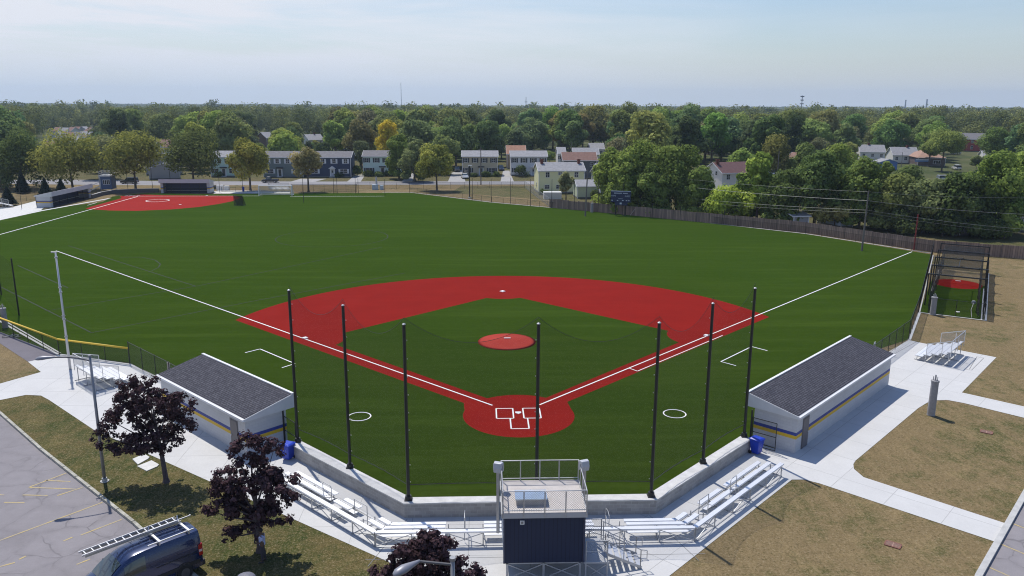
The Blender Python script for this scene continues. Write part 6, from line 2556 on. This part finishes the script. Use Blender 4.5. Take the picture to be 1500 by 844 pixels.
def maple(label, u, v, lobes_px, n, seed, limbs=(), base=None, size=.078):
    q = base or P(u, v)
    rng = np.random.default_rng(seed)
    lobes = []
    for (lu, lv, rp, dy) in lobes_px:
        c = yplane(lu, lv, q.y + dy)
        dep = (Vector(c) - CAM).dot(_fw)
        r = rp / CF * dep
        lobes.append(((c[0] - q.x, c[1] - q.y, c[2]), (r, r * 1.0, r * .85)))
    t = thing('maple_tree', label, 'tree', (q.x, q.y, 0), 0, 'dark purple maples in the front lawn')
    # clumps of leaves: each lobe is made of many small tufts, leaving gaps
    subs = []
    for c, r in lobes:
        m_ = max(4, int(19 * (r[0] / .8) ** 2))
        for i in range(m_):
            d = rng.normal(size=3)
            d /= np.linalg.norm(d)
            f = 1.12 * rng.random() ** .4
            s = .11 + .18 * rng.random()
            subs.append(((c[0] + d[0] * r[0] * f, c[1] + d[1] * r[1] * f, c[2] + d[2] * r[2] * f), (s * 1.3, s * 1.3, s)))
    C, N, sz, ti = crown_pts(rng, subs, n, size, 1.0, .5)
    me = leafmesh('crown', C, N, sz, ti, LEAFM, rng, .8)
    c = bpy.data.objects.new('crown', me)
    COL.objects.link(c)
    c.parent = t
    c.color = (*PURPLE, 1)
    m_ = MB()
    zf = min(c_[0][2] - c_[1][2] for c_ in lobes) * .6 + 1.0
    cx = sum(l[0][0] for l in lobes) / len(lobes) * .3
    m_.tube((0, 0, -.05), (0, 0, .25), .24, .15, 10, cap=False)
    m_.tube((0, 0, .2), (cx * .4, 0, zf), .15, .12, 10, cap=False)
    topz = max(l[0][2] for l in lobes)
    m_.tube((cx * .4, 0, zf - .05), (cx * 1.3, 0, topz * .85), .11, .03, 8, cap=False)
    for l in lobes:
        cc = Vector(l[0])
        s_ = Vector((cx * .4, 0, min(zf + .25 * max(0, cc.z - zf), cc.z)))
        mid = s_.lerp(cc, .55) - Vector((0, 0, .12))
        m_.tube(tuple(s_), tuple(mid), .06, .035, 6, cap=False)
        m_.tube(tuple(mid), tuple(cc), .035, .012, 5, cap=False)
    m_.build('trunk', mat('maple_bark', (.085, .07, .075), .95, var=.3, vscale=6), t, smooth=True)
    return t


maple('dark purple maple tree in front of the left dugout, the leftmost of the three', 243.5, 706,
      [(215, 578, 28, 0), (245, 585, 26, -.6), (190, 600, 28, .3), (228, 615, 34, .2), (262, 600, 24, 0), (160, 615, 18, 0), (150, 640, 18, -.3), (180, 652, 18, 0), (205, 645, 24, -.5), (245, 638, 22, .5), (270, 622, 16, .2), (190, 568, 16, 0), (235, 662, 10, 0), (175, 580, 12, .4), (215, 655, 12, .5)], 12500, 11)
maple('dark purple maple tree with a person beneath it, the middle one of the three', 381, 808,
      [(366, 660, 24, 0), (400, 662, 18, .2), (340, 700, 26, .3), (372, 700, 32, 0), (405, 705, 26, -.3), (318, 712, 16, 0), (330, 735, 20, -.5), (360, 740, 26, .3), (395, 745, 26, 0), (418, 725, 14, 0), (345, 770, 14, 0), (375, 768, 16, .4), (335, 783, 10, -.2), (412, 758, 12, .3), (378, 650, 12, 0), (345, 655, 8, 0), (306, 748, 7, 0)], 12500, 12)
q = P(632, 800, 3.2)
maple('dark purple maple tree just beside the press box, with a street lamp over it', 0, 0,
      [(625, 800, 24, 0), (600, 815, 24, 0), (650, 812, 24, 0), (625, 832, 36, 0), (580, 835, 22, 0), (668, 838, 22, 0), (690, 842, 16, -.2), (562, 842, 14, 0), (640, 860, 34, 0), (600, 865, 30, 0), (680, 868, 24, 0), (622, 785, 9, 0), (705, 848, 9, 0)], 14000, 13, base=Vector((q.x, -24.2, 0)))


# ---- street and yard trees set one by one
def px_tree(label, u, vt, vb, wpx, kind, color, seed, z=None, dist=None, **kw):
    if vb is not None:
        q = P(u, vb)
        H = 2.
        while proj((q.x, q.y, H))[1] > vt and H < 26:
            H += .1
    else:
        y = dist + CY
        p = yplane(u, vt, y)
        q = Vector((p[0], p[1], 0))
        H = p[2]
    dep = (Vector((q.x, q.y, H / 2)) - CAM).dot(_fw)
    Rr = wpx / 2 / CF * dep
    a = dict(k=16, n=7000, size=.26, z0=H * .24, fill=.3)
    if kind == 'sparse':
        a.update(n=3600, k=14, lr=.34, z0=H * .3, fill=.5)
    if kind == 'big':
        a.update(n=11000, k=26, lr=.34, z0=H * .08, skirt=6)
    if kind == 'col':
        a.update(n=4500, k=16, lr=.7, z0=H * .12)
    if kind == 'bush':
        a.update(n=3500, k=10, lr=.5, z0=H * .04, size=.22)
    a.update(kw)
    k, n, size, z0 = a.pop('k'), a.pop('n'), a.pop('size'), a.pop('z0')
    return make_tree('street_tree' if kind in ('street', 'sparse') else 'bush' if kind == 'bush' else 'tree', label, (q.x, q.y, 0), H, Rr, z0, k, n, size, seed, color, **a)


OL2 = (.092, .102, .030)
px_tree('broad olive green street tree behind the left softball dugout, the largest of the street row', 107, 199, 278, 92, 'street', OL2, 21, n=10000, k=22)
px_tree('round olive street tree right of the far press box', 199, 197, 279, 80, 'street', OL2, 22, n=10000, k=20)
px_tree('dark green street tree behind the facing softball dugout', 284, 196, 272, 84, 'street', (.052, .066, .024), 23, n=10000, k=20)
px_tree('yellowish green street tree left of the soccer goal, before the grey green house', 367, 204, 279, 60, 'street', (.110, .115, .030), 24, n=8000)
px_tree('thin greyish street tree in front of the joined houses', 452, 215, 281, 50, 'sparse', (.125, .115, .062), 25)
px_tree('olive gold street tree standing alone between the mint and the beige house', 640, 211, 279, 55, 'street', (.098, .112, .030), 26, n=8000)
px_tree('big dark tree at the left edge above the spruces', 34, 196, 276, 95, 'big', (.040, .058, .022), 27)
px_tree('dark tree cut by the left edge of the photo', -12, 200, 272, 70, 'big', (.040, .058, .022), 28)
px_tree('grey green tree between the first two street trees', 152, 205, 262, 60, 'street', G_GREY, 29)
px_tree('willowy grey green tree right of the pale mint house', 608, 203, 266, 46, 'big', (.075, .095, .045), 30)
px_tree('round green tree behind the right corner of the mint house', 585, 190, 262, 40, 'big', G_MID, 31)
px_tree('slim ragged young tree before the yellow house garage', 829, 251, 297, 24, 'sparse', G_GREY, 32, n=2600)
px_tree('tall dark tree rising over all others at the skyline, left of the middle', 535, 149, None, 32, 'big', G_DARK, 33, dist=330)
px_tree('golden yellow topped tree above the pale mint house', 567, 171, None, 42, 'big', G_GOLD, 34, dist=262)
px_tree('dark rounded tree at the skyline right of the middle', 1042, 151, None, 26, 'big', G_DARK, 35, dist=360)
px_tree('dark tall tree standing out above the woods in the right half', 1162, 155, None, 44, 'big', (.025, .040, .018), 36, dist=285)
px_tree('big bushy green tree left behind the scoreboard', 893, 212, 302, 66, 'big', (.075, .105, .028), 37, z0=.6)
px_tree('big bushy green tree right above the scoreboard', 936, 206, 308, 96, 'big', (.080, .110, .030), 38, z0=.8, n=14000)
px_tree('bushy tree right of the scoreboard, in the middle of the clump', 990, 205, 313, 86, 'big', (.068, .095, .028), 39, z0=1.2, n=12000)
px_tree('bushy green tree directly behind the scoreboard board', 912, 222, 311, 60, 'big', (.078, .108, .030), 138, z0=.4)
px_tree('green tree filling the gap right of the scoreboard, close to the wooden fence', 962, 232, 315, 62, 'big', (.062, .090, .028), 139, z0=.4)
px_tree('lower bushy tree right of the scoreboard clump, beside the maroon roofed house', 1022, 246, 318, 60, 'big', (.070, .100, .030), 40, z0=.8)
px_tree('light yellow green bushy tree low behind the wooden fence', 1073, 278, 325, 64, 'bush', (.115, .155, .028), 41, n=6000, size=.24)
px_tree('green tree left of the bright tall tree behind the wooden fence', 1086, 246, 322, 42, 'big', (.070, .105, .028), 42)
px_tree('bright green tall tree right of the maroon roofed house', 1108, 218, 324, 52, 'big', (.095, .135, .030), 43)
px_tree('dark bushy tree behind the wooden fence, between the bright tall tree and the pale garage', 1146, 252, 330, 72, 'big', (.042, .062, .022), 44)
px_tree('dark green spreading tree above the pale blue garage', 1192, 226, 332, 80, 'big', (.045, .070, .026), 45, z0=4.0)
px_tree('low olive green tree behind the wooden fence left of the utility pole', 1222, 292, 333, 62, 'sparse', (.11, .115, .050), 46, n=4500, z0=.8)
px_tree('green tree behind the utility pole', 1258, 236, 334, 78, 'big', (.058, .085, .026), 47)
px_tree('olive tree right of the utility pole', 1303, 258, 337, 84, 'big', (.080, .098, .036), 48)
px_tree('grey green tree by the red foul pole', 1352, 262, 341, 84, 'big', (.066, .085, .042), 49)
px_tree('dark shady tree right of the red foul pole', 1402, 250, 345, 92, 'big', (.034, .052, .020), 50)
px_tree('wide green tree at the right edge behind the batting cage', 1450, 228, 343, 100, 'big', (.064, .095, .026), 51)
px_tree('light green tree cut by the right edge', 1492, 214, 335, 90, 'big', (.080, .115, .030), 52)
px_tree('small rounded bush by the right edge just behind the wooden fence', 1471, 312, 349, 36, 'bush', (.08, .11, .03), 53)
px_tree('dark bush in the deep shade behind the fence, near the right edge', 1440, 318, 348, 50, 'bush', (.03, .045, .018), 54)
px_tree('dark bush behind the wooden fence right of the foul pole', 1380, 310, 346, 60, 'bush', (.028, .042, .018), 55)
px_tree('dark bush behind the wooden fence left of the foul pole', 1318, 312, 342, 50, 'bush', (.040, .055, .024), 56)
px_tree('brownish green conical tree by the small grey gabled house', 1141, 196, None, 40, 'col', (.070, .075, .026), 57, dist=215, z0=3.)
px_tree('tall trunked tree in front of the red brick house', 1386, 196, None, 62, 'big', (.080, .105, .034), 58, dist=268, z0=7)
px_tree('green tree at the right side of the red brick house', 1462, 186, None, 50, 'big', (.055, .085, .026), 59, dist=290)

for q in ((1222, 204, 196, 66, G_MID, 'green tree between the grey gabled house and the white chimneyed houses'), (1262, 240, 166, 56, (.062, .092, .026), 'green tree hiding the ground before the bright blue cabin'),
          (1333, 243, 160, 62, (.046, .066, .026), 'dark leafy tree standing before the shop with the orange brown roof'), (1378, 264, 150, 56, (.070, .090, .030), 'low green tree under the shop window side, behind the wooden fence trees'),
          (1428, 244, 168, 52, (.080, .108, .030), 'green tree beside the white cars at the shop'), (1182, 214, 214, 54, (.060, .085, .030), 'green tree right beside the small grey gabled house'), (1208, 236, 158, 60, (.055, .080, .026), 'green tree above the pale blue garage roof'),
          (1300, 236, 176, 30, (.075, .105, .030), 'small green tree squeezed between the blue cabin and the shop')):
    px_tree(q[5], q[0], q[1], None, q[3], 'big', q[4], 300 + q[0], dist=q[2])

SHR = 'dark hedge bushes along the house fronts'
for i, (u, vb, w, h) in enumerate(((322, 259, 18, 1.5), (500, 259.5, 22, 1.3), (540, 258.5, 18, 1.6), (553, 258.8, 16, 1.2), (568, 258.5, 16, 1.2), (582, 258.2, 14, 1.3), (523, 258, 14, 3.0), (692, 259.3, 14, 1.2), (712, 259.3, 16, 1.4), (727, 259, 10, 1.6), (765, 259.5, 22, 3.2), (798, 285.5, 16, 1.2), (845, 281, 14, 1.2), (870, 292, 18, 2.0))):
    q = P(u, vb)
    dep = (Vector(q) - CAM).dot(_fw)
    make_tree('bush', 'dark clipped bush against a house front along the street', (q.x, q.y + .6, 0), h, w / 2 / CF * dep, 0.05, 8, 1400, .17, 100 + i, (.035, .05, .02) if i % 3 else (.05, .07, .025), lr=.5, cat='bush', group=SHR)


# spruces
def spruce(label, u, vt, vb, wpx, seed):
    q = P(u, vb)
    H = 2.
    while proj((q.x, q.y, H))[1] > vt:
        H += .1
    dep = (Vector((q.x, q.y, H / 2)) - CAM).dot(_fw)
    Rr = wpx / 2 / CF * dep
    rng = np.random.default_rng(seed)
    n = 5200
    f = rng.random(n) ** .7
    z = .5 + (H - .5) * (1 - f)
    tier = .75 + .25 * ((z * 1.6) % 1)
    a = rng.random(n) * 6.283
    r = Rr * f * tier * (.55 + .5 * rng.random(n)) * (1 + .12 * np.sin(a * 5 + seed))
    C = np.stack([r * np.cos(a), r * np.sin(a), z - .10 * r], 1)
    N = np.stack([np.cos(a) * .5, np.sin(a) * .5, .8 + 0 * a], 1) + rng.normal(size=(n, 3)) * .4
    N /= np.linalg.norm(N, axis=1)[:, None]
    t = thing('spruce_tree', label, 'spruce', (q.x, q.y, 0), 0, 'small blue spruces at the far left')
    me = leafmesh('crown', C, N, .14 + .14 * rng.random(n), rng.random(n), LEAF, rng, .4)
    c = bpy.data.objects.new('crown', me)
    COL.objects.link(c)
    c.parent = t
    c.color = (*G_BLUE, 1)
    MB().tube((0, 0, 0), (0, 0, H * .9), .14, .03, 7).build('trunk', BARK, t)


spruce('small blue spruce with a clear stem, tallest of the four at the far left', 34, 250, 283, 24, 1)
spruce('small dark spruce low at the left edge above the far bleachers', 13, 274, 301, 26, 2)
spruce('small dark spruce just left of the slanting softball dugout roof', 68, 261, 291, 24, 3)
spruce('small dark spruce behind the slanting softball dugout, rightmost of the four', 91, 262, 288, 22, 4)

# ---- the suburb's trees: copies of ten prototypes
KEEP = [(316, 350, 220, 262), (384, 518, 220, 262), (530, 589, 221, 262), (675, 731, 221, 262), (745, 880, 214, 285), (740, 771, 210, 222), (866, 882, 237, 268), (1036, 1098, 236, 256), (1154, 1182, 210, 246),
        (1115, 1175, 246, 262), (1256, 1345, 211, 235), (1283, 1312, 232, 254), (1310, 1400, 215, 250), (1400, 1462, 194, 222), (1440, 1480, 219, 228), (1385, 1430, 224, 250), (1474, 1510, 293, 330),
        (80, 134, 185, 207), (200, 255, 204, 228), (228, 250, 222, 262), (380, 397, 190, 206), (444, 472, 196, 206), (668, 676, 240, 262), (730, 747, 240, 262), (813, 830, 213, 222), (0, 820, 256, 290), (860, 885, 208, 222)]
HOUSEXY = [(o.location.x, o.location.y) for o in bpy.data.objects if o.get('category') in ('house', 'garage', 'shop', 'cabin', 'shed') and o.parent is None]
PROT = []
rng = np.random.default_rng(99)
for i in range(10):
    H = (14, 16, 15, 13, 17, 14, 15.5, 12, 16, 11)[i]
    Rr = (5.6, 5.2, 6.6, 5.4, 5.0, 6.2, 4.4, 5.2, 6.4, 3.0)[i]
    PROT.append(dict(H=H, Rr=Rr, z0=H * (.2, .25, .18, .15, .3, .2, .1, .15, .22, .06)[i], k=(18, 20, 24, 16, 20, 26, 14, 14, 24, 12)[i], n=(6500, 6500, 7500, 5500, 6500, 7500, 5000, 5200, 7500, 3600)[i], size=.36, seed=200 + i, lr=(.42, .36, .36, .46, .38, .32, .5, .46, .34, .6)[i]))
protos = [None] * 10
LBL = 'leafy green tree in the thick wooded suburb beyond the street and houses'
GRP = 'trees of the wooded suburb'
PAL = [(c[0] * .93, c[1] * 1.02, c[2]) for c in [(.062, .080, .032), (.052, .070, .030), (.078, .098, .036), (.042, .058, .028), (.092, .112, .034), (.070, .082, .042), (.034, .048, .024), (.082, .088, .034), (.062, .078, .042), (.105, .120, .040)]]
cand = []
gx, gy = 15, 15
occupied = [(o.location.x, o.location.y) for o in bpy.data.objects if o.get('category') == 'tree' and o.parent is None and o.location.y > 60]
for iy in range(0, 40):
    for ix in range(-36, 37):
        x = ix * gx + rng.uniform(-4, 4) + (iy % 2) * 5
        y = 84 + iy * gy + rng.uniform(-4, 4)
        u, v = proj((x, y, 0))
        if u < -70 or u > 1570:
            continue
        if y < 176 and not (x > 62 - (y - 84) * .0 and x * .72 + y * .70 > 112):
            continue
        if y < 176 and u < 1010:
            continue
        if y >= 176 and y < 199 and u < 900:
            continue
        cand.append((y, x, u))
cand.sort(key=lambda c: (c[0] - CY) ** 2 + (c[1] - CX) ** 2)
placed = []
rest = []
NI = 238
for y, x, u in cand:
    ptype = int(rng.integers(0, 10))
    p_ = PROT[ptype]
    sc = min(rng.uniform(.90, 1.45), (20 if rng.random() > .15 else 23) / p_['H'])
    if y < 176:
        sc *= .75
    dep = (Vector((x, y, 5)) - CAM).dot(_fw)
    ok = True
    for hx, hy in HOUSEXY:
        if abs(hx - x) < 6.5 and abs(hy - y) < 7.5:
            ok = False
            break
    for hx, hy in occupied:
        if (hx - x) ** 2 + (hy - y) ** 2 < 25:
            ok = False
            break
    if not ok:
        continue
    while sc > .35:
        H, Rr = p_['H'] * sc, p_['Rr'] * sc
        rp = Rr * .85 / dep * CF
        vt = proj((x, y, H))[1]
        vb = proj((x, y, 0))[1]
        hit = False
        for (a0, a1, b0, b1) in KEEP:
            if u + rp > a0 and u - rp < a1 and vt < b1 and vb > b0 + 1 and dep < min(640, 15.2 * 1166 / max(8, b0 - 153)) + 3:
                # only matters if the tree stands before the thing seen there
                hit = True
                break
        if not hit:
            break
        sc *= .8
    else:
        continue
    if hit:
        continue
    if len(placed) < NI:
        placed.append((x, y, ptype, sc))
    else:
        rest.append((x, y, sc * p_['H'], sc * p_['Rr']))
for i, (x, y, pt, sc) in enumerate(placed):
    col = PAL[int(rng.integers(0, 10))]
    col = tuple(c * rng.uniform(.85, 1.2) for c in col)
    if protos[pt] is None:
        a = dict(PROT[pt])
        t = make_tree('tree', LBL, (x, y, 0), a['H'], a['Rr'], a['z0'], a['k'], a['n'], a['size'], a['seed'], col, lr=a['lr'], group=GRP)
        t.scale = (sc,) * 3
        t.rotation_euler = (0, 0, rng.uniform(0, 6.28))
        protos[pt] = t
    else:
        t = dup(protos[pt], (x, y, 0), rng.uniform(0, 6.28), scale=sc)
        for c in t.children:
            if c.name.startswith('crown'):
                c.color = (*[x * f_ for x, f_ in zip(col, FB3)], 1)
D0 = max(math.hypot(x - CX, y - CY) for x, y, *_ in placed)

# ---- beyond them the woods read as one mass
Cs, Ns, Ss, Ts = [], [], [], []
CLOUD = []
for i in range(9):
    lb_ = make_lobes(rng, 1., .42, .14, 14 + i, (.40, .34, .46)[i % 3])
    CLOUD.append(crown_pts(rng, lb_, 1100, 1., .15, .35))


def far_tree(x, y, H, Rr, n, ls):
    C, N, S_, T_ = CLOUD[int(rng.integers(0, 9))]
    k = rng.integers(0, 1100, n)
    a = rng.uniform(0, 6.28)
    ca, sa = math.cos(a), math.sin(a)
    Rm = np.array([[ca, -sa, 0], [sa, ca, 0], [0, 0, 1]])
    w = Rr / .42
    Cs.append((C[k] * np.array([w, w, H])) @ Rm.T + np.array([x, y, 0]))
    Ns.append(N[k] @ Rm.T)
    Ss.append(ls * (.6 + .8 * rng.random(n)))
    Ts.append(np.clip(rng.random() * .8 + .3 * T_[k], 0, 1))


for x, y, H, Rr in rest:
    d_ = y - CY
    far_tree(x, y, H, Rr, 1000 if d_ < 560 else 700, .42 * max(1, d_ / 480))
D = 700.
while D < 4300:
    sp = 16.5 * (D / 700) ** .72
    n_in = int(2 * D * math.tan(R(35)) / sp)
    for i in range(n_in):
        a = (i + rng.uniform(-.3, .3)) / n_in * 2 - 1
        x = CX + a * D * math.tan(R(35)) + D * math.tan(CYAW)
        y = CY + D + rng.uniform(-.45, .45) * sp
        H = rng.uniform(8.0, 14.5) if rng.random() > .16 else rng.uniform(16.5, 23.5)
        H += 2.2 * math.sin(x * .009 + D) + 1.5 * math.sin(x * .023 + 2 * D)
        if D > 1150:
            H = min(rng.uniform(7, 12) + 2.5 * math.sin(x * .006 + D), 14)
        far_tree(x, y, H, sp * rng.uniform(.40, .68), max(30, int(330 * (700 / D) ** .9)), max(.75, D * .00125))
    D += sp * .95
C = np.concatenate(Cs)
me = leafmesh('distant_wood', C, np.concatenate(Ns), np.concatenate(Ss), np.concatenate(Ts), leaf_mat('distant_foliage', .25, False, (.138, .178, .066), True), rng)
o = bpy.data.objects.new('distant_wood', me)
COL.objects.link(o)
o['kind'] = 'stuff'
o['label'] = 'endless far off wood fading to blue toward the horizon'
print('leaves far', len(C), 'individual', len(placed), 'D0', D0)

# ------------------------------------------------------------------ things on the horizon
MAST = mat('grey_mast', (.16, .18, .21), .7)


def far_at(u, dist):
    p = yplane(u, 152, CY + dist)
    return float(p[0]), float(p[1])


def top_z(u, v, dist):
    return float(yplane(u, v, CY + dist)[2])


for lab, u, v, dist, r, nm in (('very thin tall radio mast on the horizon left of the middle', 588, 121, 2600, .9, 'radio_mast'), ('short radio mast with a wide crown on the horizon in the middle', 770.5, 142, 1500, .7, 'radio_mast'),
                               ('lattice mast on the horizon above the dark tall tree on the right', 1174.5, 140, 900, .55, 'radio_mast'), ('left one of two smoke stacks on the right horizon', 1326.5, 146.5, 3000, 3.2, 'smoke_stack'),
                               ('right one of two smoke stacks on the right horizon', 1357.5, 145.5, 3000, 3.4, 'smoke_stack')):
    x, y = far_at(u, dist)
    z = top_z(u, v, dist)
    t = thing(nm, lab, 'mast' if nm == 'radio_mast' else 'smoke stack', (x, y, 0))
    MB().tube((0, 0, 0), (0, 0, z), r, r * .7, 8).build('shaft', MAST, t)
    if 'crown' in lab:
        MB().box((0, 0, z - 17), (11, 3, 1.6)).box((0, 0, z - 9), (5, 2, 1)).build('antenna', MAST, t)
    elif 'lattice' in lab:
        MB().box((0, 0, z - 1), (4, 1.4, 1.2)).box((0, 0, z - 5), (3, 1.4, 1.2)).box((0, 0, z - 9), (4, 1.4, 1)).build('antenna', MAST, t)
    elif nm == 'smoke_stack':
        MB().tube((0, 0, z - 2), (0, 0, z), r * .9, r * .9, 8).build('rim', MAST, t)
for u, w, h, lab in ((27, 10, 157.5, 'faint blue tower blocks on the horizon, leftmost'), (44, 5, 153.5, 'faint blue tower on the horizon, the pointed one'), (81, 7, 155.5, 'faint blue tower block on the horizon, rightmost of the far left group')):
    x, y = far_at(u, 4400)
    z = top_z(u, h, 4400)
    t = thing('tower_block', lab, 'building', (x, y, 0))
    ww = w / CF * 4450
    MB().b2(-ww / 2, ww / 2, -8, 8, 0, z).build('wall', mat('far_concrete', (.25, .27, .32), .8), t)
    MB().b2(-ww / 4, ww / 4, -5, 5, z, z + 6).build('roof', MATS['far_concrete'], t)

# ------------------------------------------------------------------ summer haze
hz = MB().b2(-5100, 5100, -260, 4900, -1.2, 108).build('haze', [])
vm = bpy.data.materials.new('haze')
vm.use_nodes = True
nt = vm.node_tree
nt.nodes.remove(nt.nodes['Principled BSDF'])
pv = nt.nodes.new('ShaderNodeVolumePrincipled')
pv.inputs['Color'].default_value = (.62, .78, 1.0, 1)
pv.inputs['Density'].default_value = HAZE_D
pv.inputs['Anisotropy'].default_value = .3
nt.links.new(pv.outputs[0], nt.nodes['Material Output'].inputs['Volume'])
hz.data.materials.append(vm)
hz['kind'] = 'stuff'
